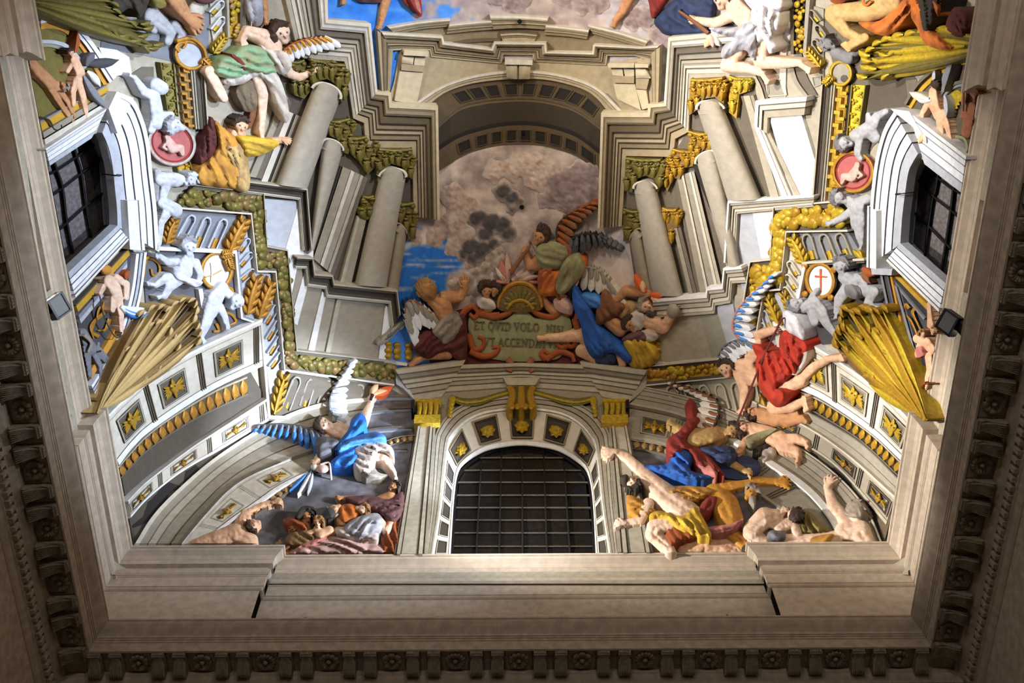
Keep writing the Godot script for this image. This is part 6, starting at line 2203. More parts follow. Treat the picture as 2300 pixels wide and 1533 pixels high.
func cartouche() -> void:
	var o := thing("cartouche", "large scrolled cartouche with two lines of raised lettering above the end window", "cartouche")
	p_slab(o, "ground", [930, 822, 1010, 700, 1060, 690, 1300, 680, 1340, 730, 1345, 822], "wine", 0.03)
	var mb := MB.new()
	dome(mb, [1056, 712, 1085, 708, 1110, 716, 1135, 718, 1160, 700, 1185, 702, 1205, 716, 1240, 704, 1262, 702, 1280, 716, 1284, 742, 1276, 772, 1268, 790, 1250, 806, 1210, 810, 1170, 812, 1120, 808, 1085, 798, 1064, 770, 1052, 740], "sage", 0.12, 0.05, 30.0, true, 9.0)
	part(o, "field", mb)
	for q in [[1048, 760, 1036, 736, 1040, 704, 1060, 688, 1074, 700, 1066, 714, 1056, 706], [1052, 752, 1064, 784, 1084, 780, 1086, 762, 1074, 756], [1056, 788, 1084, 800, 1112, 794, 1120, 780, 1106, 780], [1122, 708, 1080, 706, 1085, 690], [1080, 702, 1110, 712, 1140, 704, 1150, 692, 1138, 688],
		[1296, 716, 1302, 690, 1286, 680, 1268, 692, 1272, 706, 1284, 704], [1292, 716, 1298, 750, 1288, 776, 1270, 772, 1266, 760], [1256, 700, 1240, 712, 1210, 706, 1196, 694, 1206, 690], [1280, 770, 1264, 780, 1252, 774, 1258, 764], [1228, 806, 1216, 796, 1222, 788, 1232, 794], [1226, 806, 1256, 790, 1284, 798, 1290, 812]]:
		p_rod(o, "scroll", q, 8.0, 4.5, "rust", 0.15, "cloth", 1.2)
	for q in [[1140, 806, 1148, 818, 1142, 832], [1196, 806, 1190, 818, 1198, 832]]:
		p_rod(o, "foot_scroll", q, 7.0, 9.0, "terra", 0.3, "cloth", 1.2)
	var lines := [["ET QVID VOLO", 1064, 730, 1212, 735, 30.0], ["NISI", 1226, 736, 1268, 740, 26.0], ["VT ACCENDATVR", 1086, 766, 1256, 772, 30.0]]
	for l in lines:
		lettering(o, l[0], Vector2(l[1], l[2]), Vector2(l[3], l[4]), l[5])
	var s := thing("shell", "gilded scallop shell bowl holding fire above the lettered cartouche", "shell")
	mb = MB.new()
	var top := ring(1168, 688, 52, 58, 0.0, 20, PI, TAU)
	dome(mb, [1116, 690, 1122, 660, 1140, 640, 1168, 632, 1196, 638, 1216, 660, 1220, 690, 1196, 700, 1140, 700], "hay", 0.2, 0.05, 14.0, true, 8.0)
	part(s, "bowl", mb, "gilding")
	mb = MB.new()
	var r2 := ring(1168, 692, 46, 52, 0.0, 20, PI, TAU)
	round_loft(mb, top, r2, half_round("ochre", 0.24, 0.05, 6))
	part(s, "rim", mb, "gilding")
	for i in 9:
		var a := PI + (i + 0.5) * PI / 9.0
		var e := Vector2(1168, 690) + Vector2(cos(a) * 42, sin(a) * 47)
		p_leaf(s, "rib", [1168 + cos(a) * 14, 690 + sin(a) * 14, e.x, e.y], 6.5, 0.0, "olive", 0.24, 0.06, "gilding")
	p_rod(s, "inner_rim", [1138, 694, 1150, 680, 1168, 674, 1186, 680, 1198, 694], 4.0, 4.0, "gold", 0.26, "gilding")
	var fl := thing("painted_fire", "white and rose painted flames bursting from the gilded shell", "fire")
	for q in [[1140, 640, 1126, 580, 8, 6], [1140, 636, 1138, 566, 7, -4], [1142, 636, 1112, 600, 6, 4], [1150, 630, 1210, 596, 10, -6], [1156, 634, 1206, 606, 9, 6], [1160, 636, 1214, 620, 7, 8], [1150, 630, 1190, 600, 7, -3], [1165, 640, 1218, 636, 5, 6], [1144, 636, 1096, 640, 5, -6]]:
		p_leaf(fl, "flame", [q[0], q[1], q[2], q[3]], q[4], q[5], ["linen", "pink", "rose"][int(q[4]) % 3], 0.09, 0.06, "cloth")

# raised capital letters set along a line on the vault
func lettering(o: Node, s: String, a: Vector2, b: Vector2, px: float) -> void:
	var f := SystemFont.new()
	f.font_names = PackedStringArray(["Droid Serif"])
	var n := s.length()
	var k := 0.0
	var widths := []
	for ch in s:
		var w := f.get_string_size(ch, HORIZONTAL_ALIGNMENT_LEFT, -1, 64).x
		widths.append(w)
		k += w
	var at := 0.0
	for i in n:
		var t: float = (at + widths[i] * 0.5) / k
		at += widths[i]
		if s[i] == " ":
			continue
		var p := a.lerp(b, t)
		var x := on(p.x + 5.0, p.y, 0.175) - on(p.x - 5.0, p.y, 0.175)
		var y := on(p.x, p.y - 5.0, 0.175) - on(p.x, p.y + 5.0, 0.175)
		var m := TextMesh.new()
		m.text = s[i]
		m.font = f
		m.font_size = 64
		m.pixel_size = 0.01
		m.depth = 0.05
		m.curve_step = 2.0
		var e := MeshInstance3D.new()
		e.name = "letter"
		e.mesh = m
		e.material_override = M["letter"]
		var sx: float = x.length() / 10.0 * absf(b.x - a.x) / (k * 0.01) * 1.0
		var sy := y.length() / 10.0 * px / 0.64 * 0.85
		var n3 := x.cross(y).normalized()
		e.transform = Transform3D(Basis(x.normalized() * sx, y.normalized() * sy, n3), on(p.x, p.y, 0.172))
		o.add_child(e, true)

# ------------------------------------------------------------------ bodies: one continuous surface over a skeleton of tapering bones
class Sculpt:
	var host
	var step: float
	var bones := []
	var marks := []
	var mottle := 0.32
	var lumpy := 0.008
	var edge_tint = null      # thin paint at the rim of a cloud
	var edge_width := 0.7
	var gval := 0.0
	var lo := Vector2(1e9, 1e9)
	var hi := Vector2(-1e9, -1e9)
	func _init(h, s: float) -> void:
		host = h
		step = s
	# a bone from a to b with its radii, standing `rise` metres off the wall
	func bone(xa: float, ya: float, ra: float, xb: float, yb: float, rb: float, rise := 0.0, rise_b = null) -> void:
		bones.append([xa, ya, ra, xb, yb, rb, rise, rise if rise_b == null else rise_b])
		var m := maxf(ra, rb) + 3.0
		lo = lo.min(Vector2(minf(xa, xb) - m, minf(ya, yb) - m))
		hi = hi.max(Vector2(maxf(xa, xb) + m, maxf(ya, yb) + m))
	# muscles: a furrow down the middle of a trunk with paired swellings beside it; one long swelling on a limb
	func muscle(xa: float, ya: float, ra: float, xb: float, yb: float, rb: float, k := 1.0) -> void:
		var a := Vector2(xa, ya)
		var b := Vector2(xb, yb)
		var l := a.distance_to(b)
		if l < 4.0:
			return
		var u := (b - a).normalized().orthogonal()
		var r := (ra + rb) * 0.5
		if r >= 14.5:
			var n := maxi(2, int(l / (r * 0.55)))
			for i in n:
				var t := (i + 0.5) / n
				var p := a.lerp(b, t)
				var rr := lerpf(ra, rb, t)
				mark(p.x, p.y, rr * 0.3, null, -0.03 * k)
				for s in [-1.0, 1.0]:
					var q: Vector2 = p + u * s * rr * 0.42
					mark(q.x, q.y, rr * 0.42, null, (0.035 if i % 2 == 0 else 0.018) * k)
		elif r >= 6.5 and l > r * 1.5:
			for s in [[0.3, 0.3, 0.022], [0.45, -0.35, 0.016], [0.72, 0.1, -0.012]]:
				var p: Vector2 = a.lerp(b, s[0]) + u * s[1] * r
				mark(p.x, p.y, r * 0.55, null, s[2] * k)
	func mark(x: float, y: float, r: float, c, dent := 0.0) -> void:
		marks.append([x, y, r, c, dent])
	func mesh(c, base: float, flat := 1.0) -> ArrayMesh:
		var mb = MB.new()
		build(mb, c, base, flat)
		return host.made(mb)
	func build(mb, c, base: float, flat := 1.0) -> void:
		var nx := int((hi.x - lo.x) / step) + 2
		var ny := int((hi.y - lo.y) / step) + 2
		var g := PackedFloat32Array()
		var h := PackedFloat32Array()
		g.resize(nx * ny)
		h.resize(nx * ny)
		g.fill(-1.0)
		h.fill(-1.0)
		var S := 0.0088 * flat
		var kk := 0.045 * flat
		for b in bones:
			var a := Vector2(b[0], b[1])
			var e := Vector2(b[3], b[4])
			var ra: float = b[2]
			var rb: float = b[5]
			var d := e - a
			var l2 := maxf(d.length_squared(), 1e-6)
			var m := maxf(ra, rb) + step * 1.5
			var i0 := maxi(0, int((minf(a.x, e.x) - m - lo.x) / step))
			var i1 := mini(nx - 1, int((maxf(a.x, e.x) + m - lo.x) / step) + 1)
			var j0 := maxi(0, int((minf(a.y, e.y) - m - lo.y) / step))
			var j1 := mini(ny - 1, int((maxf(a.y, e.y) + m - lo.y) / step) + 1)
			var z0: float = b[6]
			var z1: float = b[7]
			for j in range(j0, j1 + 1):
				for i in range(i0, i1 + 1):
					var p := Vector2(lo.x + i * step, lo.y + j * step)
					var t := clampf((p - a).dot(d) / l2, 0.0, 1.0)
					var r := lerpf(ra, rb, t)
					var q := (p - a - d * t).length() / r
					var gg := 1.0 - q * q
					var k := j * nx + i
					var sg := gg * r * 0.05
					if sg > g[k]:
						g[k] = sg
					if gg > 0.0:
						var z := lerpf(z0, z1, t) + S * r * sqrt(gg)
						var o := h[k]
						if o < 0.0:
							h[k] = z
						else:
							var w := maxf(kk - absf(o - z), 0.0) / kk
							h[k] = maxf(o, z) + w * w * kk * 0.25
		for j in ny:
			for i in nx:
				var k := j * nx + i
				var x := lo.x + i * step
				var y := lo.y + j * step
				if g[k] > 0.0:
					h[k] += lumpy * host.wob.get_noise_2d(x * 3.4, y * 3.4)
					if not host.inside(Vector2(x, y), host.FIELD):
						g[k] = -0.3
		for q in marks:
			if q[4] == 0.0:
				continue
			var m: float = q[2]
			for j in range(maxi(0, int((q[1] - m - lo.y) / step)), mini(ny, int((q[1] + m - lo.y) / step) + 2)):
				for i in range(maxi(0, int((q[0] - m - lo.x) / step)), mini(nx, int((q[0] + m - lo.x) / step) + 2)):
					var dd := Vector2(lo.x + i * step - q[0], lo.y + j * step - q[1]).length() / m
					if dd < 1.0:
						h[j * nx + i] += q[4] * (1.0 - dd * dd)
		var cc: Color = host.lin(host.col(c))
		var vid := PackedInt32Array()
		vid.resize(nx * ny)
		vid.fill(-1)
		var hid := vid.duplicate()
		var wid := vid.duplicate()
		var rim := []
		for j in ny - 1:
			for i in nx - 1:
				var k := j * nx + i
				var ks := [k, k + 1, k + nx + 1, k + nx]
				var inn := 0
				for q in 4:
					if g[ks[q]] > 0.0:
						inn += 1
				if inn == 0:
					continue
				var poly := []
				var edge := []
				var first_out := true
				for q in 4:
					var ka: int = ks[q]
					var kb: int = ks[(q + 1) % 4]
					var ina := g[ka] > 0.0
					if ina:
						if vid[ka] < 0:
							gval = g[ka]
							vid[ka] = point(mb, lo.x + (ka % nx) * step, lo.y + (ka / nx) * step, base + maxf(h[ka], 0.0), cc)
						poly.append(vid[ka])
					if ina != (g[kb] > 0.0):
						var store := hid if q % 2 == 0 else wid
						var key := mini(ka, kb)
						var id := store[key]
						if id < 0:
							var t := clampf(g[ka] / (g[ka] - g[kb]), 0.05, 0.95)
							var x := lo.x + lerpf(ka % nx, kb % nx, t) * step
							var y := lo.y + lerpf(ka / nx, kb / nx, t) * step
							var hh := h[ka] if ina else h[kb]
							gval = 0.0
							id = point(mb, x, y, base + maxf(hh, 0.0) * (0.45 if edge_tint == null else 0.12), cc)
							if q % 2 == 0:
								hid[key] = id
							else:
								wid[key] = id
						poly.append(id)
						if edge.is_empty():
							first_out = ina
						edge.append(id)
				for q in range(1, poly.size() - 1):
					mb.tri(poly[0], poly[q], poly[q + 1])
				if edge.size() == 2:
					rim.append(edge if first_out else [edge[1], edge[0]])
		# the rim down to the wall
		var low := {}
		for e in rim:
			for id in e:
				if not low.has(id):
					var p: Vector3 = mb.v[id]
					var n: Vector3 = nrm[id]
					low[id] = [mb.add(p, cc), mb.add(p - n * (hgt[id] + 0.05), cc)]
			mb.quad(low[e[0]][0], low[e[0]][1], low[e[1]][1], low[e[1]][0])
	var nrm := {}
	var hgt := {}
	func point(mb, x: float, y: float, z: float, cc: Color) -> int:
		var n: float = host.wob.get_noise_2d(x * 1.7 + 40.0, y * 1.7) + 0.5 * host.wob.get_noise_2d(x * 4.5, y * 4.5)
		var k := cc.lerp(Color(cc.r * 0.72, cc.g * 0.56, cc.b * 0.5) if cc.r > cc.b * 1.12 else Color(cc.r * 0.66, cc.g * 0.66, cc.b * 0.68), clampf(0.3 + n * 1.1, 0.0, 1.0) * mottle * 2.0)
		if edge_tint != null:
			k = host.lin(host.col(edge_tint)).lerp(k, clampf(gval / edge_width + n * 0.3, 0.0, 1.0))
		for q in marks:
			if absf(x - q[0]) < q[2] and absf(y - q[1]) < q[2] and q[3] != null:
				if Vector2(x - q[0], y - q[1]).length() < q[2]:
					k = host.lin(host.col(q[3]))
		var p: Vector3 = host.on(x, y, z)
		var id: int = mb.add(p, k)
		nrm[id] = host.last_n
		hgt[id] = z
		return id

# ------------------------------------------------------------------ people
func hand(f: Sculpt, x: float, y: float, deg: float, size: float, rise := 0.02, side := 1.0, spread := 1.0, curl := 12.0) -> void:
	var d := Vector2.from_angle(deg_to_rad(deg))
	var u := d.orthogonal() * side
	var w := Vector2(x, y)
	var k := w + d * size * 0.46
	f.bone(w.x, w.y, size * 0.17, k.x, k.y, size * 0.23, rise)
	for i in 4:
		var b := k + u * size * 0.13 * (i - 1.5) - d * size * 0.04
		var a := deg_to_rad(deg) - side * deg_to_rad((i - 1.5) * 9.0 * spread)
		var l: float = size * [0.30, 0.35, 0.33, 0.26][i]
		var m := b + Vector2.from_angle(a) * l * 0.6
		var e := m + Vector2.from_angle(a + deg_to_rad(curl) * side) * l * 0.55
		f.bone(b.x, b.y, size * 0.075, m.x, m.y, size * 0.068, rise + 0.012)
		f.bone(m.x, m.y, size * 0.066, e.x, e.y, size * 0.052, rise + 0.008)
	var t0 := w + d * size * 0.16 + u * size * 0.15
	var t1 := t0 + (d * 0.7 + u * 0.75) * size * 0.24
	var t2 := t1 + (d * 0.95 + u * 0.25) * size * 0.2
	f.bone(t0.x, t0.y, size * 0.1, t1.x, t1.y, size * 0.08, rise + 0.01)
	f.bone(t1.x, t1.y, size * 0.075, t2.x, t2.y, size * 0.058, rise + 0.01)

func foot(f: Sculpt, x: float, y: float, deg: float, size: float, rise := 0.02, side := 1.0) -> void:
	var d := Vector2.from_angle(deg_to_rad(deg))
	var u := d.orthogonal() * side
	var h := Vector2(x, y)
	var b := h + d * size * 0.66
	f.bone(h.x - d.x * size * 0.08, h.y - d.y * size * 0.08, size * 0.2, b.x, b.y, size * 0.2, rise)
	for i in 5:
		var p := b + u * size * 0.095 * (i - 2.0) + d * size * 0.1
		var e := p + d * size * (0.2 - 0.025 * i)
		f.bone(p.x, p.y, size * 0.075 - i * size * 0.006, e.x, e.y, size * (0.07 - 0.006 * i), rise + 0.01)

# face: crown towards `up`, nose turned sideways by `yaw` (-1..1)
func face(f: Sculpt, x: float, y: float, r: float, up: float, yaw: float, rise: float, eyes = "dark", lips = "rose") -> void:
	var u := Vector2.from_angle(deg_to_rad(up))
	var v := u.rotated(PI / 2)
	var c := Vector2(x, y)
	var q := c + u * r * 0.3
	f.bone(q.x, q.y, r * 0.78, q.x - v.x * yaw * r * 0.25, q.y - v.y * yaw * r * 0.25, r * 0.8, rise)
	var ch := c - u * r * 0.62 + v * yaw * r * 0.3
	f.bone(c.x + v.x * yaw * r * 0.1, c.y + v.y * yaw * r * 0.1, r * 0.64, ch.x, ch.y, r * 0.36, rise + 0.01)
	var n0 := c + u * r * 0.16 + v * yaw * r * 0.42
	var n1 := c - u * r * 0.14 + v * yaw * r * 0.6
	f.bone(n0.x, n0.y, r * 0.1, n1.x, n1.y, r * 0.16, rise + 0.0088 * r * 0.66)
	for s in [-1.0, 1.0]:
		var e: Vector2 = c + u * r * 0.14 + v * (yaw * 0.42 + s * 0.33) * r
		f.mark(e.x, e.y, maxf(r * 0.11, 1.3), eyes, -0.012)
		var b := e + u * r * 0.2
		f.mark(b.x, b.y, maxf(r * 0.1, 1.2), null, 0.012)
	var m := c - u * r * 0.4 + v * yaw * r * 0.46
	f.mark(m.x, m.y, maxf(r * 0.13, 1.4), lips, 0.004)
	var ear := c + u * r * 0.05 - v * yaw * r * 0.85
	f.bone(ear.x, ear.y, r * 0.16, ear.x - u.x * r * 0.15, ear.y - u.y * r * 0.15, r * 0.13, rise + 0.04)

func hair(o: Node, x: float, y: float, r: float, up: float, yaw: float, c, base: float, back := false, long := 0.0, called := "hair") -> void:
	var u := Vector2.from_angle(deg_to_rad(up))
	var v := u.rotated(PI / 2)
	var p := Vector2(x, y)
	var f := Sculpt.new(self, maxf(1.4, r * 0.09))
	var sg := signf(yaw + 0.001)
	var list := [[0.86, 0.0, 0.42], [0.7, -0.5 * sg, 0.5], [0.78, 0.42 * sg, 0.32], [0.25, -0.88 * sg, 0.32]]
	if back:
		list = [[0.3, 0.0, 0.95], [-0.1, 0.2, 0.7], [0.5, 0.3, 0.6]]
	for q in list:
		var e: Vector2 = p + u * q[0] * r + v * q[1] * r
		f.bone(e.x, e.y, q[2] * r, e.x, e.y, q[2] * r, 0.0)
	for i in 13:
		var a := lerpf(-2.0, 2.0, i / 12.0)
		var e := p + u * r * 0.3 + u.rotated(a) * r * rng.randf_range(0.74, 0.9)
		var t := e + u.rotated(a + 0.9) * r * 0.34
		if absf(a) > 0.9 and signf(a) == signf(yaw) and not back:
			continue
		f.bone(e.x, e.y, r * 0.17, t.x, t.y, r * 0.09, 0.025 + 0.02 * (i % 3))
	if long > 0.0:
		for i in 4:
			var e := p - v * signf(yaw + 0.001) * r * (0.7 + 0.1 * i)
			var t := e - u * r * long * (0.6 + 0.15 * i)
			f.bone(e.x, e.y, r * 0.3, t.x, t.y, r * 0.12, 0.02)
	f.mottle = 0.6
	f.lumpy = 0.02
	put(called, f.mesh(c, base + 0.03), "cloth", o)
# a wing: leading edge through the given points, feathers trailing from it
func wing(o: Node, lead: Array, deg0: float, deg1: float, len0: float, len1: float, n: int, c, c2, h: float, arm = null) -> void:
	var w := Node3D.new()
	w.name = "wing"
	o.add_child(w, true)
	var p := resample_open(smooth(pts(lead), 6), n * 2)
	for layer in 2:
		for i in range(n, -1, -1):
			var t := float(i) / n
			var s := p[i * 2]
			var a := deg_to_rad(lerpf(deg0, deg1, t) + rng.randf_range(-4, 4))
			var l := lerpf(len0, len1, t) * (1.0 if layer == 0 else 0.5)
			var e := s + Vector2.from_angle(a) * l
			var mb := MB.new()
			leaf(mb, s.x, s.y, e.x, e.y, clampf(l * 0.17, 3.5, 8.0), 2.5, c if layer == 0 else c2, h + 0.014 * (i % 3) + 0.035 * layer, 0.04, 0.3, 8, null, true)
			put("feather", mb, "cloth", w)
	p_rod(w, "leading_edge", lead, 3.2, 1.4, arm if arm != null else c2, h + 0.04, "cloth", 1.2)

func fig(label: String, d: Dictionary, called := "person", category := "person") -> Node3D:
	var o := thing(called, label, category)
	var base: float = d.get("h", 0.16)
	var f := Sculpt.new(self, d.get("step", 1.9))
	for b in d.get("b", []):
		# a chain of bones: x, y, r, x, y, r, ...
		for i in range(0, b.size() - 5, 3):
			f.bone(b[i], b[i + 1], b[i + 2], b[i + 3], b[i + 4], b[i + 5], 0.0)
			f.muscle(b[i], b[i + 1], b[i + 2], b[i + 3], b[i + 4], b[i + 5], 0.3 if d.get("stony", false) else 0.36)
	for b in d.get("front", []):
		for i in range(0, b.size() - 5, 3):
			f.bone(b[i], b[i + 1], b[i + 2], b[i + 3], b[i + 4], b[i + 5], 0.1)
	for q in d.get("hands", []):
		hand(f, q[0], q[1], q[2], q[3], 0.04, q[4] if q.size() > 4 else 1.0, q[5] if q.size() > 5 else 1.0)
	for q in d.get("feet", []):
		foot(f, q[0], q[1], q[2], q[3], 0.03, q[4] if q.size() > 4 else 1.0)
	var heads: Array = d.get("heads", [])
	var stony: bool = d.get("stony", false)
	for q in heads:
		if q.size() < 7 or not q[6]:
			face(f, q[0], q[1], q[2], q[3], q[4], 0.06, "darkstucco" if stony else "hair", d.get("skin", "skin") if stony else "rose")
		else:
			f.bone(q[0], q[1], q[2] * 0.9, q[0], q[1], q[2] * 0.9, 0.05)
	var root := o
	if f.bones.size() > 0:
		put("body", f.mesh(d.get("skin", "skin"), base, d.get("flat", 0.82)), "cloth", o)
	for q in heads:
		if q.size() > 5 and q[5]:
			hair(root, q[0], q[1], q[2], q[3], q[4], q[5], base + 0.06, q.size() > 6 and q[6], d.get("long", 0.0))
	for q in d.get("beard", []):
		var g := Sculpt.new(self, 1.6)
		g.bone(q[0], q[1], q[2], q[3], q[4], q[2] * 0.5, 0.0)
		put("beard", g.mesh(q[5], base + 0.12), "cloth", o)
	for q in d.get("cloth", []):
		# outline, colour, fold direction, fold width, fold depth, height, dome
		var mb := MB.new()
		cloth(mb, q[0], q[1], q[5], q[6], q[2], q[3], q[4], 5.0, null, q[7] if q.size() > 7 else null)
		put("drapery", mb, "cloth", o)
	for q in d.get("wings", []):
		wing(o, q[0], q[1], q[2], q[3], q[4], q[5], q[6], q[7], q[8], q[9] if q.size() > 9 else null)
	for q in d.get("rods", []):
		p_rod(o, q[0], q[1], q[2], q[3], q[4], q[5], "cloth", 1.2)
	for q in d.get("knobs", []):
		p_knob(o, q[0], q[1], q[2], q[3], q[5], q[6], q[7], "cloth", q[4])
	for q in d.get("leaves", []):
		p_leaf(o, q[0], q[1], q[2], q[3], q[4], q[5], q[6], "cloth")
	return o

func figures() -> void:
	people_left()
	people_low_left()
	people_centre()
	people_right()
	people_low_right()
	people_top()

func people_left() -> void:
	fig("large brown-skinned arm and open hand reaching down from the top edge", {"skin": "tanskin", "h": 0.34, "b": [[372, -40, 24, 398, 6, 19, 420, 38, 13]], "hands": [[418, 36, 42, 60, 1.0, 0.6]], "cloth": [[[236, -30, 334, -30, 330, 16, 312, 40, 292, 18, 264, 34, 250, 10], "dark", 60, 20, 0.05, 0.34, 0.1], [[330, -30, 400, -30, 380, 10, 350, 16], "olive", 40, 20, 0.05, 0.3, 0.1]], "knobs": [["drape_fold", 462, -14, 30, 24, "plum", 0.3, 0.15]]})
	fig("grey stone-coloured child half hidden behind the large brown arm", {"skin": "stucco", "stony": true, "h": 0.12, "b": [[340, 36, 20, 366, 58, 17, 384, 72, 12, 378, 92, 10], [396, 58, 14, 412, 72, 12, 404, 90, 9], [344, 50, 14, 346, 66, 10]], "knobs": [["pale_cap", 440, 22, 18, 20, "pale", 0.12, 0.12]]})
	fig("bending bare figure in the lunette above the western window", {"skin": "tanskin", "h": 0.1, "b": [[60, 128, 10, 86, 160, 13, 114, 188, 14], [112, 194, 9, 134, 230, 7, 162, 270, 5], [124, 190, 8, 152, 228, 6, 166, 258, 4.5], [114, 188, 10, 138, 192, 8]], "heads": [[144, 192, 11, 60, 0.3, "ash"]], "hands": [[162, 268, 70, 14], [166, 256, 70, 14]], "rods": [["tail", [62, 100, 74, 100, 82, 116, 92, 124], 2.0, 1.5, "ink", 0.12], ["tail", [84, 262, 110, 270, 122, 290, 138, 292, 138, 280], 2.5, 1.5, "ink", 0.14]]})
	fig("dark-winged pale figure striding over the lunette above the western window", {"skin": "skin", "h": 0.14, "b": [[166, 132, 10, 180, 164, 12, 178, 178, 11], [176, 178, 10, 186, 216, 8, 195, 260, 4.5], [172, 178, 9, 164, 206, 7, 166, 236, 4.5], [164, 140, 6, 152, 160, 5]], "heads": [[160, 120, 9, -100, 0.2, "hair"]], "feet": [[195, 258, 80, 14]], "leaves": [["wing_blade", [196, 142, 268, 134], 11, -8, "iron", 0.2, 0.08], ["wing_blade", [194, 148, 214, 118], 10, 5, "lead", 0.2, 0.08], ["sash", [188, 170, 242, 246], 9, -8, "slate", 0.2, 0.08], ["sash", [196, 160, 226, 196], 9, 5, "linen", 0.2, 0.07], ["hood", [168, 118, 174, 70], 6, -6, "rust", 0.2, 0.06]]})
	fig("winged person in a green skirt and white bodice leaning out at the upper left", {"skin": "fair", "h": 0.22, "b": [[560, 72, 14, 590, 84, 20, 612, 100, 20, 620, 130, 20], [556, 70, 11, 543, 92, 7], [630, 130, 12, 652, 166, 10, 672, 174, 9, 704, 162, 6], [580, 176, 16, 590, 212, 13, 589, 268, 8, 587, 300, 6.5], [620, 100, 10, 632, 90, 10]], "front": [[470, 160, 13, 498, 212, 11, 504, 222, 9]], "heads": [[635, 78, 23, -103, 0.35, "hair"]], "long": 0.8, "hands": [[543, 90, 70, 26], [703, 162, -48, 30, -1.0]], "feet": [[587, 298, 80, 24]],
		"cloth": [[[484, 152, 494, 132, 520, 122, 545, 105, 582, 104, 606, 125, 624, 158, 600, 168, 560, 164, 530, 178, 500, 174, 484, 165], "green", 20, 20, 0.07, 0.36, 0.12, "sage"], [[586, 102, 606, 112, 642, 118, 656, 146, 640, 168, 622, 160, 606, 128], "linen", 65, 16, 0.05, 0.38, 0.1],
			[[505, 178, 560, 164, 600, 152, 624, 168, 642, 214, 650, 262, 640, 276, 626, 250, 606, 196, 578, 172, 545, 188, 515, 192], "linen", 60, 16, 0.06, 0.34, 0.1], [[540, 186, 572, 182, 580, 230, 566, 250, 545, 246, 530, 215], "taupe", 80, 18, 0.05, 0.22, 0.08], [[520, 122, 536, 128, 556, 152, 550, 158, 534, 140], "crimson", 60, 8, 0.03, 0.5, 0.05]],
		"wings": [[[640, 112, 660, 98, 690, 88, 728, 84], 80, 30, 34, 44, 9, "snow", "amber", 0.3, "rust"]]})
	fig("brown leg of a person stepping behind the figure in green", {"skin": "brown", "h": 0.14, "b": [[556, 190, 14, 574, 236, 11, 566, 262, 8, 560, 284, 5]], "feet": [[562, 276, 120, 18]]})
	fig("person in an amber robe with a wine cloak gazing upward at the left", {"skin": "skin", "h": 0.2, "b": [[528, 300, 10, 541, 300, 10, 545, 330, 18], [614, 318, 7, 640, 314, 5.5]], "heads": [[541, 286, 19, -72, 0.4, "hair"]], "hands": [[636, 314, 14, 24, -1.0]],
		"cloth": [[[474, 262, 490, 300, 482, 350, 450, 372, 446, 350, 458, 310], "wine", 75, 18, 0.06, 0.22, 0.1], [[484, 272, 505, 290, 532, 310, 548, 340, 552, 400, 545, 424, 436, 410, 448, 378, 476, 350, 490, 322], "amber", 70, 22, 0.07, 0.26, 0.16], [[536, 306, 580, 310, 622, 316, 624, 328, 592, 346, 556, 352, 545, 330], "sun", 15, 16, 0.05, 0.36, 0.12], [[498, 332, 536, 322, 556, 350, 560, 424, 530, 424, 520, 370], "straw", 78, 20, 0.06, 0.3, 0.12]]})
	fig("grey stone-coloured child tumbling head down onto the pink medallion", {"skin": "lightstucco", "stony": true, "h": 0.2, "b": [[302, 174, 6, 324, 206, 11, 346, 216, 13], [350, 190, 16, 364, 198, 15], [346, 216, 14, 350, 246, 16, 354, 276, 15], [354, 262, 10, 384, 258, 8], [346, 276, 12, 340, 292, 9]], "heads": [[398, 284, 20, 205, 0.3, "stucco"]], "feet": [[304, 176, -150, 18]]})
	fig("grey stone-coloured child crouching over the left fruit garland", {"skin": "lightstucco", "stony": true, "h": 0.26, "b": [[362, 402, 16, 396, 404, 16, 414, 404, 10], [374, 412, 12, 366, 440, 9, 364, 456, 8], [366, 456, 14, 394, 472, 16], [374, 478, 12, 362, 500, 8, 358, 548, 5]], "heads": [[428, 406, 17, -25, 0.5, "lightstucco"]], "feet": [[358, 546, 100, 16]], "cloth": [[[346, 386, 362, 384, 358, 420, 356, 460, 348, 440], "stucco", 85, 9, 0.04, 0.26, 0.06]]})
	fig("grey stone-coloured child seated beside the white oval cartouche", {"skin": "lightstucco", "stony": true, "h": 0.2, "b": [[424, 576, 12, 416, 592, 17, 414, 610, 19], [400, 588, 9, 376, 588, 8, 360, 576, 6], [440, 590, 10, 450, 616, 8, 446, 632, 6], [408, 618, 14, 372, 624, 11, 350, 640, 7], [404, 626, 13, 380, 644, 11, 370, 664, 8]], "heads": [[425, 557, 20, -82, 0.3, "stucco"]], "hands": [[360, 577, 195, 16], [448, 630, 80, 14]], "feet": [[350, 640, 190, 22], [372, 662, 160, 22]], "cloth": [[[388, 602, 402, 598, 416, 618, 442, 628, 456, 634, 440, 644, 415, 632, 398, 624], "snow", 30, 9, 0.04, 0.34, 0.06]]})
	fig("grey stone-coloured child doubled over below the white oval cartouche", {"skin": "lightstucco", "stony": true, "h": 0.2, "b": [[500, 646, 13, 482, 672, 19, 472, 700, 17], [504, 652, 11, 518, 664, 9], [494, 690, 10, 504, 710, 8, 510, 730, 6], [470, 702, 15, 462, 728, 12, 450, 756, 8]], "heads": [[530, 680, 19, -40, 0.5, null]], "hands": [[509, 728, 80, 18]], "feet": [[450, 752, 60, 22]]})
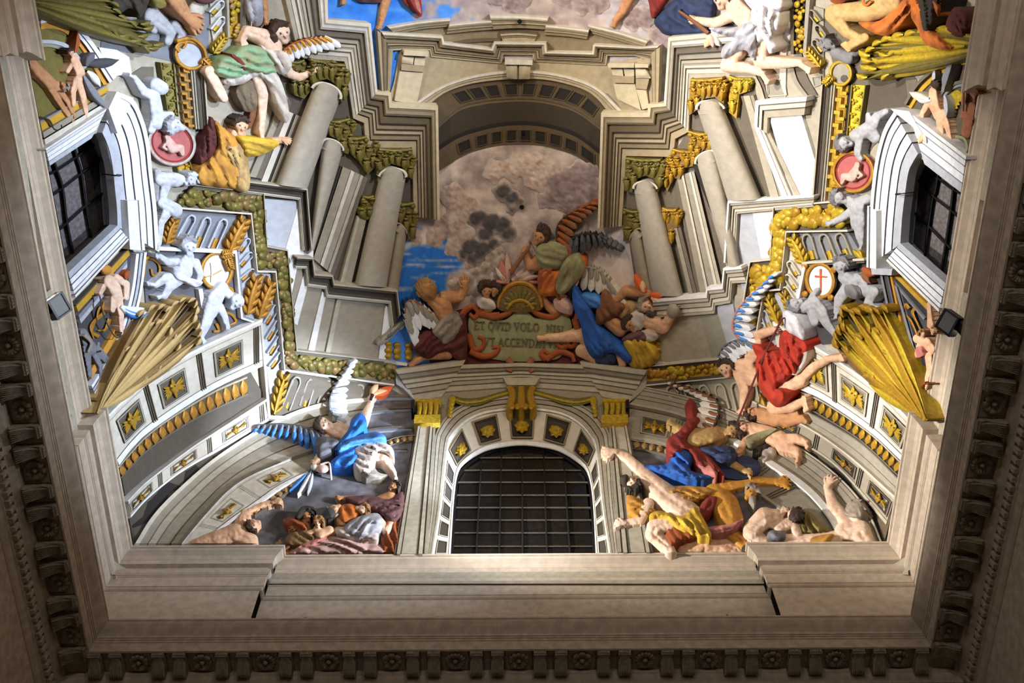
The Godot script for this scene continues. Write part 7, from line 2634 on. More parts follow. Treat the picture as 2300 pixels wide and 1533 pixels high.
	fig("small pink winged archer clinging to the scrolls below the western window", {"skin": "fair", "h": 0.2, "b": [[244, 630, 13, 258, 650, 15, 266, 670, 11], [262, 624, 9, 284, 638, 8, 284, 668, 6], [266, 668, 10, 272, 706, 7, 273, 748, 4], [256, 668, 9, 253, 696, 6], [240, 632, 7, 226, 658, 5]], "knobs": [["cap", 238, 606, 14, 12, "ochre", 0.22, 0.12]], "leaves": [["wing_feather", [272, 688, 342, 692], 12, -22, "snow", 0.26, 0.08], ["wing_feather", [276, 690, 336, 706], 9, -18, "azure", 0.26, 0.08], ["wing_feather", [282, 628, 292, 606], 7, 4, "rust", 0.22, 0.06]], "rods": [["bow", [224, 664, 232, 706, 250, 744, 264, 758, 274, 746], 1.6, 1.4, "dark", 0.26]]})
	var dg := fig("grey wolf-like animal with open jaws under the western window", {"skin": "slate", "h": 0.14, "b": [[186, 748, 11, 196, 768, 13, 204, 786, 13, 222, 788, 9, 242, 806, 4.5], [190, 790, 15, 192, 820, 13, 200, 840, 8], [214, 800, 7, 226, 822, 5, 228, 856, 3], [212, 778, 5, 206, 766, 3], [220, 782, 4, 222, 770, 2.5], [222, 796, 6, 238, 812, 3]], "rods": [["ruff", [190, 752, 205, 770, 198, 790], 5, 3, "ash", 0.28]], "knobs": [["eye", 226, 788, 2, 2, "ink", 0.3, 0.02]]}, "wolf", "animal")
	dg.set_meta("category", "animal")

func people_low_left() -> void:
	fig("blue-draped winged person with a torch raised, pouring from a jug", {"skin": "fair", "h": 0.22, "b": [[738, 962, 11, 760, 966, 19, 780, 976, 16], [776, 952, 12, 815, 940, 10, 834, 902, 6.5], [732, 984, 10, 722, 1014, 9, 710, 1034, 6.5], [824, 1020, 14, 860, 1026, 11, 876, 1046, 8, 886, 1062, 5]], "heads": [[730, 952, 18, 195, 0.35, "hair"]], "hands": [[834, 902, -85, 22], [712, 1032, 150, 20]], "feet": [[884, 1058, 70, 18]],
		"cloth": [[[783, 963, 790, 940, 810, 926, 824, 948, 808, 972, 768, 1002, 752, 1010, 766, 985], "sky", 120, 15, 0.07, 0.36, 0.12], [[762, 996, 808, 976, 850, 970, 868, 986, 838, 992, 798, 998, 762, 1012], "azure", 165, 13, 0.06, 0.38, 0.1], [[744, 1034, 792, 1006, 806, 1026, 790, 1044, 756, 1046], "sky", 150, 14, 0.06, 0.3, 0.1], [[710, 986, 735, 980, 768, 990, 742, 1012, 714, 1018], "lead", 160, 12, 0.06, 0.36, 0.1], [[795, 1006, 830, 986, 876, 1000, 884, 1026, 850, 1016, 836, 1056, 805, 1062, 790, 1040], "linen", 40, 16, 0.06, 0.26, 0.12], [[800, 1040, 830, 1036, 850, 1060, 870, 1066, 820, 1072], "grey", 20, 14, 0.05, 0.22, 0.08]],
		"wings": [[[757, 938, 740, 915, 748, 876, 784, 822], 25, -35, 48, 24, 10, "snow", "cool", 0.3, "lead"], [[722, 976, 680, 958, 630, 952, 582, 954], 65, 130, 44, 16, 11, "azure", "slate", 0.26, "iron"]],
		"knobs": [["jug", 724, 1052, 15, 11, "pink", 0.3, 0.12], ["jug_neck", 706, 1048, 9, 8, "linen", 0.3, 0.08]], "rods": [["torch", [833, 896, 838, 884], 3, 4, "ink", 0.32], ["jug_handle", [720, 1042, 738, 1038, 742, 1050], 2, 2, "linen", 0.36]],
		"leaves": [["flame", [838, 884, 884, 866], 9, -6, "flame", 0.3, 0.06], ["flame", [836, 884, 850, 862], 7, 3, "fire", 0.32, 0.06], ["flame", [838, 886, 872, 876], 6, 4, "fire", 0.32, 0.06], ["water", [700, 1056, 668, 1108], 4, 3, "snow", 0.18, 0.04], ["water", [696, 1054, 650, 1100], 4, 3, "azure", 0.17, 0.04], ["water", [702, 1058, 690, 1104], 3, 2, "cool", 0.17, 0.04]]})
	fig("bare reclining man throwing one arm up at the far lower left", {"skin": "skin", "h": 0.14, "b": [[440, 1222, 14, 490, 1208, 20, 530, 1196, 22, 560, 1214, 20], [536, 1180, 12, 548, 1150, 9.5, 588, 1132, 7, 616, 1128, 5.5], [545, 1165, 8, 556, 1160, 8]], "heads": [[572, 1176, 15, 170, 0.4, "hair"]], "hands": [[614, 1128, -6, 26]]})
	fig("hooded woman in brown stretching out an open hand at the lower left", {"skin": "tanskin", "h": 0.16, "b": [[684, 1170, 10, 686, 1186, 12], [690, 1184, 8, 668, 1182, 6]], "heads": [[690, 1158, 15, -105, -0.25, "dark"]], "hands": [[670, 1181, 178, 28]], "cloth": [[[662, 1160, 680, 1136, 706, 1140, 712, 1165, 700, 1180, 710, 1150, 690, 1142, 676, 1160], "dark", 80, 12, 0.04, 0.3, 0.06], [[636, 1166, 662, 1160, 690, 1176, 686, 1196, 648, 1182], "rust", 40, 14, 0.05, 0.2, 0.08], [[660, 1190, 700, 1186, 712, 1210, 680, 1224, 640, 1216], "hay", 30, 16, 0.05, 0.16, 0.08]]})
	fig("golden-haired small child held in the lap of the woman in pink", {"skin": "skin", "h": 0.26, "b": [[712, 1188, 9, 720, 1198, 11, 740, 1190, 10], [708, 1192, 6, 692, 1196, 5]], "heads": [[714, 1173, 13, -95, -0.2, "blond"]], "step": 1.6})
	fig("dark-bearded old man with an orange cloak behind the lower left group", {"skin": "skin", "h": 0.14, "b": [[756, 1156, 10, 770, 1166, 16]], "heads": [[754, 1142, 15, 150, 0.2, "ash"]], "beard": [[740, 1152, 14, 726, 1160, "iron"]], "cloth": [[[764, 1136, 800, 1132, 812, 1150, 790, 1172, 760, 1174], "orange", 60, 14, 0.05, 0.18, 0.1]]})
	fig("seated woman in a pale pink robe and blue bodice, arm flung out", {"skin": "fair", "h": 0.18, "b": [[820, 1154, 9, 826, 1168, 14, 815, 1190, 16], [848, 1166, 11, 868, 1190, 10, 872, 1186, 9, 884, 1162, 6], [790, 1196, 14, 760, 1192, 10]], "heads": [[812, 1142, 15, 20, 0.4, "blond"]], "hands": [[882, 1164, -60, 26]],
		"cloth": [[[770, 1186, 800, 1162, 848, 1152, 858, 1180, 830, 1204, 790, 1204], "cool", 140, 14, 0.05, 0.3, 0.12], [[655, 1250, 672, 1226, 720, 1204, 760, 1196, 800, 1192, 842, 1212, 862, 1230, 890, 1250, 780, 1254], "pink", 20, 20, 0.06, 0.1, 0.12], [[670, 1228, 720, 1202, 760, 1194, 740, 1206, 700, 1224], "rose", 150, 14, 0.04, 0.22, 0.06], [[760, 1188, 800, 1184, 846, 1194, 844, 1212, 800, 1206, 760, 1204], "linen", 12, 14, 0.05, 0.28, 0.08]]})
	fig("person in mauve turning away at the edge of the window pilaster", {"skin": "tanskin", "h": 0.14, "b": [[882, 1104, 9, 876, 1114, 12, 850, 1122, 9], [760, 1118, 5, 800, 1118, 6, 850, 1122, 7]], "heads": [[884, 1092, 13, -50, -0.7, "dark"]], "hands": [[768, 1116, 180, 18]], "cloth": [[[776, 1116, 830, 1112, 872, 1118, 906, 1104, 906, 1150, 880, 1172, 850, 1152, 800, 1134], "plum", 165, 16, 0.06, 0.18, 0.12], [[862, 1166, 900, 1160, 894, 1236, 858, 1236], "rust", 80, 20, 0.05, 0.12, 0.06]]})
	var o := thing("cross", "crossed wooden beams lying on the ledge below the pouring water", "beams")
	p_rod(o, "beam", [612, 1226, 630, 1238, 656, 1246], 3.0, 3.0, "rust", 0.12)
	p_rod(o, "beam", [616, 1246, 640, 1232, 650, 1226], 3.0, 3.0, "brown", 0.14)
	puffs("yellow patch of ground beneath the pouring water", "straw", [630, 1226, 22, 650, 1236, 20, 620, 1244, 16, 660, 1220, 12], 0.04)

func people_centre() -> void:
	fig("white-winged fair-haired person seen from behind, left of the lettered cartouche", {"skin": "tanskin", "h": 0.2, "b": [[972, 676, 13, 994, 690, 21, 1002, 716, 20], [998, 672, 12, 1034, 668, 9.5, 1046, 648, 7], [1022, 766, 15, 1006, 795, 12, 952, 800, 8, 932, 814, 5.5]], "heads": [[962, 660, 20, -110, 0.6, "blond", true]], "hands": [[1045, 650, -95, 30]], "feet": [[936, 808, 130, 22]],
		"cloth": [[[972, 740, 1008, 706, 1036, 716, 1034, 745, 1002, 772, 985, 760], "grey", 130, 15, 0.06, 0.34, 0.1], [[926, 778, 960, 742, 1000, 756, 1040, 704, 1050, 760, 1042, 818, 1000, 790, 960, 806], "wine", 140, 20, 0.07, 0.24, 0.12]],
		"wings": [[[968, 704, 932, 676, 912, 682, 912, 716], 60, 70, 60, 76, 8, "snow", "grey", 0.3, "brown"], [[914, 716, 900, 730, 880, 752], 130, 150, 30, 40, 6, "grey", "lead", 0.2, "lead"]]})
	fig("pair of curly-headed children peering over the cartouche left of the shell", {"skin": "tanskin", "h": 0.16, "b": [[1092, 676, 11, 1096, 690, 13]], "heads": [[1092, 656, 16, -90, 0.2, "hair"], [1112, 654, 13, -80, -0.3, "hair"]], "cloth": [[[1072, 676, 1090, 668, 1110, 680, 1112, 694, 1080, 692], "linen", 30, 10, 0.05, 0.24, 0.08]]})
	fig("dark-winged person in grey and orange stoking the fire with a torch", {"skin": "tanskin", "h": 0.2, "b": [[1224, 556, 11, 1236, 572, 17, 1248, 590, 18], [1226, 574, 12, 1190, 598, 10, 1178, 570, 6.5], [1240, 590, 13, 1200, 600, 9]], "heads": [[1211, 535, 19, -65, -0.35, "hair"]], "hands": [[1180, 574, -100, 20]],
		"cloth": [[[1203, 564, 1222, 546, 1262, 545, 1276, 570, 1256, 602, 1214, 600], "sage", 20, 15, 0.06, 0.32, 0.12], [[1214, 604, 1256, 606, 1282, 574, 1314, 578, 1312, 612, 1272, 656, 1216, 664, 1208, 640], "orange", 130, 20, 0.07, 0.26, 0.14], [[1266, 588, 1296, 574, 1312, 606, 1280, 648, 1260, 662, 1248, 642], "sage", 120, 18, 0.06, 0.44, 0.1], [[1210, 610, 1240, 600, 1226, 640, 1210, 652], "rust", 100, 12, 0.05, 0.34, 0.06]],
		"wings": [[[1258, 566, 1250, 520, 1268, 488, 1328, 458], 55, 5, 52, 26, 10, "brown", "rust", 0.28, "hair"], [[1284, 536, 1312, 526, 1344, 530, 1384, 556], 105, 40, 50, 16, 9, "iron", "lead", 0.26, "ink"]], "rods": [["torch", [1190, 552, 1170, 580, 1148, 612], 3, 6, "brown", 0.3]]})
	fig("child with raised arm behind the right end of the gilded shell", {"skin": "tanskin", "h": 0.16, "b": [[1244, 698, 10, 1232, 690, 8, 1218, 664, 6], [1262, 680, 8, 1258, 692, 9]], "heads": [[1264, 664, 11, -160, 0.3, "rust"]], "hands": [[1219, 666, -80, 24]], "cloth": [[[1244, 672, 1270, 668, 1286, 686, 1282, 706, 1250, 696], "pink", 30, 10, 0.05, 0.24, 0.08]]})
	fig("person wrapped in a deep blue cloak, bare leg across the cartouche lettering", {"skin": "skin", "h": 0.24, "b": [[1340, 776, 17, 1304, 754, 14, 1264, 758, 10, 1228, 760, 7.5], [1306, 788, 14, 1332, 800, 14, 1340, 816, 10], [1390, 790, 10, 1398, 818, 8]], "feet": [[1228, 760, 175, 22]],
		"cloth": [[[1286, 640, 1300, 660, 1322, 688, 1340, 730, 1386, 770, 1418, 800, 1410, 816, 1376, 792, 1336, 806, 1314, 776, 1304, 730, 1288, 690], "blue", 60, 18, 0.09, 0.36, 0.16], [[1304, 664, 1340, 664, 1358, 688, 1336, 692, 1318, 688], "azure", 20, 12, 0.05, 0.3, 0.1], [[1338, 790, 1376, 790, 1380, 816, 1340, 818], "navy", 80, 14, 0.06, 0.3, 0.1]],
		"wings": [[[1276, 606, 1320, 600, 1350, 612, 1374, 645], 120, 60, 50, 60, 9, "linen", "grey", 0.2, "ash"]]})
	fig("brown-haired young person bending his head, right of the blue cloak", {"skin": "tanskin", "h": 0.22, "b": [[1370, 722, 15, 1392, 740, 16, 1402, 736, 11]], "heads": [[1418, 732, 19, -115, 0.5, "hair"]], "cloth": [[[1338, 704, 1356, 650, 1380, 674, 1404, 690, 1376, 716, 1344, 730], "brown", 70, 16, 0.06, 0.28, 0.12], [[1396, 762, 1430, 742, 1450, 750, 1450, 766, 1420, 768], "plum", 150, 12, 0.05, 0.3, 0.08]]})
	fig("bare arm holding burning embers above the old man with a stone", {"skin": "tanskin", "h": 0.22, "b": [[1380, 676, 10, 1402, 656, 10, 1444, 660, 7.5, 1456, 666, 6], [1410, 690, 10, 1404, 700, 10]], "hands": [[1446, 660, 10, 22]], "leaves": [["flame", [1450, 656, 1424, 618], 8, 5, "flame", 0.3, 0.07], ["flame", [1446, 656, 1440, 632], 6, 3, "fire", 0.32, 0.06], ["flame", [1460, 662, 1492, 662], 9, -4, "flame", 0.3, 0.07], ["flame", [1462, 668, 1482, 680], 7, 3, "fire", 0.3, 0.06], ["smoke_wisp", [1490, 662, 1520, 662], 3, 2, "grey", 0.2, 0.04]], "cloth": [[[1380, 700, 1410, 676, 1432, 690, 1416, 720, 1396, 716], "straw", 70, 14, 0.05, 0.18, 0.08]]})
	fig("grey-haired bearded old man lifting a round stone", {"skin": "skin", "h": 0.24, "b": [[1436, 716, 14, 1470, 728, 16, 1488, 738, 12, 1512, 700, 8]], "heads": [[1452, 690, 18, -130, 0.6, "ash"]], "beard": [[1458, 704, 8, 1466, 708, "iron"]], "hands": [[1510, 704, -60, 28], [1492, 706, 0, 20]], "knobs": [["stone", 1512, 698, 16, 18, "grey", 0.28, 0.16]], "cloth": [[[1416, 706, 1436, 698, 1450, 716, 1440, 740, 1420, 736], "linen", 60, 11, 0.05, 0.32, 0.08]]})
	fig("crouching person bundled in a yellow robe at the right end of the ledge", {"skin": "skin", "h": 0.24, "b": [[1470, 740, 10, 1450, 750, 10]], "cloth": [[[1402, 764, 1440, 758, 1470, 784, 1474, 812, 1440, 828, 1414, 820, 1408, 790], "sun", 60, 18, 0.07, 0.26, 0.14], [[1430, 744, 1470, 744, 1476, 762, 1446, 766], "linen", 20, 12, 0.05, 0.26, 0.08]]})
	for s in [["left of the lettered cartouche", [862, 770, 900, 724, 960, 760, 966, 822, 858, 812], [872, 786, 892, 788, 918, 790, 944, 792], -1.0], ["right of the crouching yellow robe", [1440, 738, 1480, 740, 1492, 818, 1466, 822, 1446, 800], [1466, 752, 1476, 786], 1.0]]:
		var o := thing("balustrade", "gilt balustrade against a patch of sky %s" % s[0], "balustrade")
		p_slab(o, "sky_patch", s[1], "azure" if s[3] < 0 else "umber", 0.04)
		for i in range(0, s[2].size(), 2):
			p_rod(o, "baluster", [s[2][i], s[2][i + 1] - 16, s[2][i] + 1, s[2][i + 1], s[2][i], s[2][i + 1] + 16], 6.5, 7.5, "gold", 0.06, "gilding")
			for k in [[0, 9, 6], [15, 10, 8], [28, 9, 6]]:
				p_knob(o, "baluster_bulb", s[2][i], s[2][i + 1] + k[0] - 14, k[1], "gold", 0.06, 0.09, "gilding", k[2])
		p_run(o, "rail", [864, 808, 916, 816] if s[3] < 0 else [1470, 812, 1494, 816], [862, 814, 914, 822] if s[3] < 0 else [1470, 820, 1492, 822], bands([[1, 0.16, "pale"]]))

func people_right() -> void:
	fig("white-robed flying person holding a burning torch at the top right", {"skin": "fair", "h": 0.34, "b": [[1646, 8, 20, 1668, 36, 24, 1690, 62, 20], [1644, 34, 14, 1606, 53, 11, 1562, 46, 8], [1712, 82, 22, 1706, 136, 15, 1712, 140, 15, 1758, 142, 12, 1796, 141, 8], [1652, 116, 20, 1632, 148, 15, 1680, 153, 11, 1712, 165, 7.5]], "heads": [[1620, 2, 22, -100, -0.5, "hair"]], "hands": [[1566, 46, 190, 26]], "feet": [[1794, 142, 34, 34], [1710, 164, 55, 30]],
		"cloth": [[[1592, 62, 1640, 64, 1690, 48, 1702, 70, 1692, 136, 1672, 112, 1624, 132, 1624, 104, 1652, 86, 1614, 76], "cool", 120, 18, 0.07, 0.48, 0.14], [[1690, 14, 1746, 22, 1750, 60, 1736, 86, 1746, 106, 1728, 120, 1716, 92, 1694, 100], "snow", 75, 18, 0.07, 0.46, 0.14], [[1660, -30, 1740, -30, 1760, 20, 1700, 30], "snow", 40, 20, 0.06, 0.4, 0.14]],
		"rods": [["torch", [1524, 24, 1552, 44, 1590, 74], 3, 5, "brown", 0.44]], "leaves": [["flame", [1594, 76, 1582, 108], 9, 4, "fire", 0.36, 0.07], ["flame", [1598, 74, 1618, 104], 9, -4, "linen", 0.36, 0.07], ["flame", [1592, 74, 1602, 108], 8, 2, "pink", 0.38, 0.07], ["flame", [1596, 70, 1616, 84], 8, 2, "snow", 0.36, 0.07]]})
	puffs("white cloud under the flying white-robed figure", "snow", [1750, 70, 16, 1762, 60, 18, 1768, 84, 12, 1754, 88, 10], 0.16)
	fig("orange-robed person showing a bare bent leg at the top right corner", {"skin": "straw", "h": 0.36, "b": [[2000, 8, 26, 1950, 26, 24, 1872, 28, 19], [1870, 34, 18, 1902, 72, 13, 1936, 90, 10], [1990, -30, 28, 1990, 10, 24]], "feet": [[1940, 86, 152, 52]],
		"cloth": [[[1928, 50, 1976, 46, 2020, 8, 2056, -24, 2046, 40, 2020, 62, 1990, 80, 1958, 72], "orange", 140, 22, 0.08, 0.44, 0.14], [[2048, -24, 2112, -24, 2112, 30, 2092, 60, 2108, 82, 2136, 108, 2112, 112, 2076, 96, 2060, 62, 2044, 30], "orange", 70, 20, 0.09, 0.5, 0.14], [[2064, -20, 2104, -20, 2096, 40, 2076, 70, 2066, 30], "dark", 80, 14, 0.05, 0.66, 0.06], [[2144, 16, 2172, 34, 2168, 76, 2146, 82, 2124, 58], "wine", 70, 16, 0.06, 0.46, 0.1], [[1860, -30, 1900, -24, 1900, 2, 1868, 6], "rust", 10, 16, 0.04, 0.4, 0.08]], "rods": [["ring", [1944, -8, 1938, 4, 1946, 12, 1956, 4], 3, 3, "orange", 0.56]]})
	fig("grey stone-coloured child behind the orange-robed figure's foot", {"skin": "darkstucco", "stony": true, "h": 0.14, "b": [[1876, 118, 13, 1904, 130, 15], [1912, 120, 10, 1932, 112, 9]], "heads": [[1862, 100, 17, -150, 0.3, "darkstucco"]]})
	fig("small winged person with spread legs in the lunette above the eastern window", {"skin": "skin", "h": 0.14, "b": [[2096, 206, 10, 2098, 234, 13, 2108, 260, 11], [2110, 264, 9, 2114, 300, 7, 2117, 330, 4], [2118, 254, 9, 2128, 285, 7, 2134, 312, 4], [2086, 230, 8, 2072, 254, 6, 2064, 284, 4.5]], "heads": [[2100, 192, 10, -90, 0.1, "hair", true]], "leaves": [["wing_blade", [2086, 222, 2042, 206], 9, 6, "linen", 0.2, 0.08], ["wing_blade", [2090, 226, 2056, 220], 7, 4, "snow", 0.2, 0.07], ["wing_blade", [2118, 206, 2142, 132], 9, 7, "slate", 0.2, 0.08], ["sash", [2122, 214, 2126, 264], 6, 3, "cool", 0.2, 0.06], ["sash", [2098, 190, 2100, 152], 5, 2, "cool", 0.16, 0.05], ["petal", [2072, 300, 2062, 322], 7, 3, "fire", 0.2, 0.05], ["petal", [2074, 300, 2082, 322], 6, -3, "linen", 0.2, 0.05]]})
	fig("reddish bare man half hidden by the attic edge above the eastern window", {"skin": "terra", "h": 0.14, "b": [[2184, 240, 11, 2178, 268, 15, 2172, 300, 13], [2176, 252, 8, 2164, 232, 6, 2166, 210, 5], [2168, 240, 6, 2160, 262, 5]], "heads": [[2188, 212, 12, -100, -0.3, "rust"]], "rods": [["spear", [2166, 175, 2164, 250], 1.8, 1.8, "ink", 0.26], ["snake", [2146, 306, 2166, 312, 2172, 334, 2160, 358], 4, 2.5, "sage", 0.2]]})
	fig("grey stone-coloured child leaning over the deep red medallion", {"skin": "stucco", "stony": true, "h": 0.2, "b": [[1922, 304, 14, 1952, 290, 18, 1966, 308, 14], [1930, 312, 11, 1926, 344, 8, 1932, 356, 6], [1960, 282, 14, 1970, 262, 11, 1990, 250, 7], [1952, 280, 9, 1950, 258, 6]], "heads": [[1898, 322, 19, 190, 0.3, "darkstucco"]]})
	fig("grey stone-coloured child gripping the right gold garland below the red medallion", {"skin": "stucco", "stony": true, "h": 0.24, "b": [[1906, 452, 12, 1926, 466, 18, 1928, 500, 18], [1912, 474, 10, 1890, 490, 8, 1864, 502, 6], [1928, 456, 13, 1950, 446, 11], [1930, 505, 15, 1932, 532, 10, 1935, 548, 6]], "heads": [[1886, 446, 19, 215, 0.3, "darkstucco"]], "hands": [[1868, 500, 175, 20]], "feet": [[1935, 545, 100, 18]]})
	fig("grey stone-coloured child sprawling beside the yellow oval cartouche", {"skin": "stucco", "stony": true, "h": 0.2, "b": [[1896, 622, 14, 1912, 634, 18, 1920, 648, 16], [1924, 624, 11, 1942, 634, 8], [1902, 650, 15, 1886, 672, 13, 1880, 700, 8], [1930, 650, 14, 1962, 656, 14, 1950, 680, 10, 1964, 690, 6]], "heads": [[1888, 600, 20, -105, -0.2, "darkstucco"]], "feet": [[1880, 698, 100, 20], [1958, 686, 20, 22]], "cloth": [[[1898, 640, 1926, 640, 1934, 664, 1920, 672, 1900, 662], "darkstucco", 60, 10, 0.05, 0.3, 0.08]], "leaves": [["brown_wing", [1938, 600, 1964, 618], 10, -8, "rust", 0.2, 0.08], ["brown_wing", [1936, 612, 1956, 636], 9, -6, "brown", 0.2, 0.08]]})
	fig("grey stone-coloured child slung under the yellow oval cartouche", {"skin": "stucco", "stony": true, "h": 0.2, "b": [[1804, 690, 13, 1830, 682, 16, 1846, 702, 15], [1814, 690, 9, 1826, 662, 7, 1834, 652, 5.5], [1846, 702, 14, 1856, 724, 11, 1872, 746, 7], [1824, 700, 12, 1830, 722, 10]], "heads": [[1788, 682, 18, 160, 0.3, "darkstucco"]], "feet": [[1868, 742, 60, 22]]})
	fig("small pale children tumbling in the spandrel below the eastern window", {"skin": "skin", "h": 0.16, "b": [[2060, 760, 10, 2080, 768, 12, 2094, 786, 10], [2064, 776, 6, 2058, 796, 4.5, 2052, 812, 4], [2086, 800, 9, 2088, 830, 7, 2080, 858, 5], [2090, 730, 8, 2088, 704, 5.5, 2086, 682, 4.5], [2078, 868, 8, 2084, 880, 6], [2052, 876, 8, 2048, 888, 5]], "heads": [[2072, 752, 10, -100, 0.1, "blond"], [2096, 744, 9, -80, -0.2, "blond"], [2080, 868, 8, -90, 0.1, "rust"]], "step": 1.6, "cloth": [[[2056, 782, 2070, 778, 2074, 796, 2060, 802], "rose", 60, 8, 0.03, 0.22, 0.05]]})

func people_low_right() -> void:
	fig("red-cloaked winged person stooping with a long spear at the right", {"skin": "skin", "h": 0.3, "b": [[1648, 818, 15, 1674, 828, 23, 1692, 848, 20], [1660, 838, 14, 1672, 876, 10.5, 1668, 914, 7], [1700, 754, 11, 1736, 742, 8], [1688, 800, 16, 1700, 770, 12], [1760, 868, 19, 1796, 856, 15], [1796, 850, 14, 1830, 822, 10, 1862, 806, 7], [1738, 914, 16, 1776, 914, 12, 1806, 900, 8]], "heads": [[1630, 830, 20, -115, -0.35, "hair"]], "hands": [[1668, 912, 110, 26], [1732, 744, -10, 22]], "feet": [[1858, 806, -6, 38], [1806, 896, 78, 30]],
		"cloth": [[[1698, 806, 1716, 786, 1750, 794, 1776, 828, 1770, 850, 1742, 872, 1764, 872, 1776, 886, 1762, 906, 1744, 914, 1720, 892, 1702, 862], "red", 70, 20, 0.08, 0.46, 0.14], [[1690, 774, 1712, 780, 1716, 800, 1700, 800], "red", 40, 10, 0.04, 0.46, 0.06], [[1750, 762, 1762, 742, 1802, 764, 1812, 786, 1796, 820, 1784, 840, 1764, 818, 1752, 790], "red", 70, 18, 0.08, 0.44, 0.12], [[1758, 700, 1784, 708, 1804, 738, 1806, 764, 1784, 756, 1766, 744], "snow", 60, 14, 0.04, 0.42, 0.1], [[1800, 790, 1812, 788, 1808, 812, 1790, 840, 1776, 838, 1794, 820], "linen", 100, 9, 0.03, 0.46, 0.06]],
		"wings": [[[1672, 772, 1646, 738, 1660, 690, 1726, 626], 25, -25, 50, 24, 11, "snow", "azure", 0.34, "rose"], [[1700, 776, 1660, 764, 1628, 776, 1612, 800], 40, 30, 40, 46, 9, "snow", "slate", 0.36, "lead"]], "rods": [["spear", [1756, 716, 1716, 800, 1656, 946], 2.6, 2.2, "wine", 0.6]]})
	fig("bare bodies falling headlong in a tangle below the red-cloaked figure", {"skin": "tanskin", "h": 0.2, "b": [[1700, 928, 15, 1740, 940, 18, 1768, 942, 14, 1786, 930, 9, 1786, 922, 6], [1766, 948, 12, 1800, 940, 9, 1808, 946, 6], [1696, 930, 10, 1680, 926, 8]], "heads": [[1690, 924, 15, 150, 0.3, "hair"]]})
	fig("bare falling man upside down with grey sash and kicking legs", {"skin": "skin", "h": 0.24, "b": [[1688, 962, 15, 1728, 976, 19, 1752, 986, 19], [1752, 990, 17, 1786, 984, 11, 1808, 992, 7], [1756, 1000, 15, 1788, 1012, 10, 1793, 1024, 6], [1682, 976, 9, 1662, 1010, 7]], "heads": [[1672, 958, 16, 170, 0.3, "hair"]], "feet": [[1804, 988, 60, 22], [1792, 1020, 95, 20]], "hands": [[1662, 1006, 130, 20]], "cloth": [[[1676, 982, 1710, 968, 1744, 962, 1720, 980, 1686, 996], "sage", 160, 9, 0.04, 0.42, 0.06], [[1712, 1008, 1736, 1004, 1742, 1018, 1714, 1034], "linen", 30, 10, 0.04, 0.2, 0.08], [[1694, 1006, 1720, 990, 1732, 1000, 1710, 1022, 1692, 1024], "dark", 60, 12, 0.04, 0.18, 0.08]]})
	fig("winged person in red and blue with a bare back flying left of the falling men", {"skin": "straw", "h": 0.22, "b": [[1626, 972, 12, 1602, 974, 21, 1562, 986, 21], [1562, 972, 12, 1530, 964, 9, 1512, 952, 6.5], [1618, 1028, 11, 1650, 1044, 9, 1674, 1058, 7]], "heads": [[1642, 966, 18, -20, 0.4, "dark"]], "hands": [[1514, 952, 205, 22], [1672, 1056, 20, 24]],
		"cloth": [[[1538, 912, 1552, 894, 1566, 920, 1560, 942, 1544, 938], "crimson", 80, 12, 0.05, 0.3, 0.08], [[1498, 988, 1526, 966, 1550, 936, 1572, 940, 1558, 962, 1542, 990, 1580, 1010, 1602, 1032, 1628, 1068, 1598, 1056, 1566, 1046, 1544, 1012, 1506, 1028], "crimson", 45, 18, 0.07, 0.32, 0.12], [[1508, 1006, 1534, 1002, 1556, 1030, 1552, 1056, 1606, 1070, 1560, 1078, 1500, 1062, 1446, 1046, 1500, 1040], "blue", 50, 16, 0.07, 0.28, 0.12], [[1568, 1006, 1642, 1002, 1652, 1030, 1620, 1042, 1598, 1026], "navy", 10, 14, 0.06, 0.34, 0.1], [[1566, 1040, 1590, 1034, 1612, 1060, 1600, 1066], "rose", 60, 12, 0.05, 0.38, 0.06]],
		"wings": [[[1602, 962, 1614, 922, 1600, 892, 1514, 858], 205, 170, 56, 16, 10, "linen", "brown", 0.26, "hair"]], "knobs": [["shield", 1656, 1050, 56, 30, "navy", 0.14, 0.1]]})
	fig("bearded bare man reaching up towards the window pilaster", {"flat": 0.5, "skin": "fair", "h": 0.25, "b": [[1448, 1066, 16, 1484, 1102, 25, 1530, 1136, 25, 1556, 1152, 20], [1440, 1056, 13, 1408, 1026, 9.5, 1382, 1013, 7], [1456, 1130, 13, 1440, 1168, 9, 1402, 1174, 7], [1534, 1162, 23, 1472, 1184, 20, 1466, 1198, 17, 1500, 1226, 12, 1518, 1254, 9], [1440, 1070, 11, 1432, 1076, 11]], "heads": [[1418, 1080, 18, 25, -0.4, "dark"]], "beard": [[1404, 1072, 8, 1396, 1070, "dark"]], "hands": [[1382, 1013, 178, 38], [1404, 1174, 178, 30, -1.0]],
		"cloth": [[[1458, 1158, 1480, 1146, 1530, 1158, 1560, 1138, 1578, 1160, 1598, 1204, 1560, 1198, 1520, 1184, 1490, 1162], "sun", 60, 20, 0.06, 0.34, 0.1], [[1490, 1180, 1520, 1176, 1564, 1202, 1530, 1214, 1504, 1226], "rust", 60, 14, 0.05, 0.26, 0.06], [[1408, 1108, 1440, 1118, 1474, 1150, 1432, 1168, 1410, 1162], "ochre", 20, 16, 0.06, 0.18, 0.1], [[1496, 1096, 1540, 1090, 1604, 1098, 1584, 1120, 1540, 1132, 1512, 1120], "amber", 10, 16, 0.06, 0.18, 0.12], [[1400, 1100, 1420, 1090, 1424, 1112, 1408, 1130], "linen", 80, 12, 0.04, 0.16, 0.06]]})
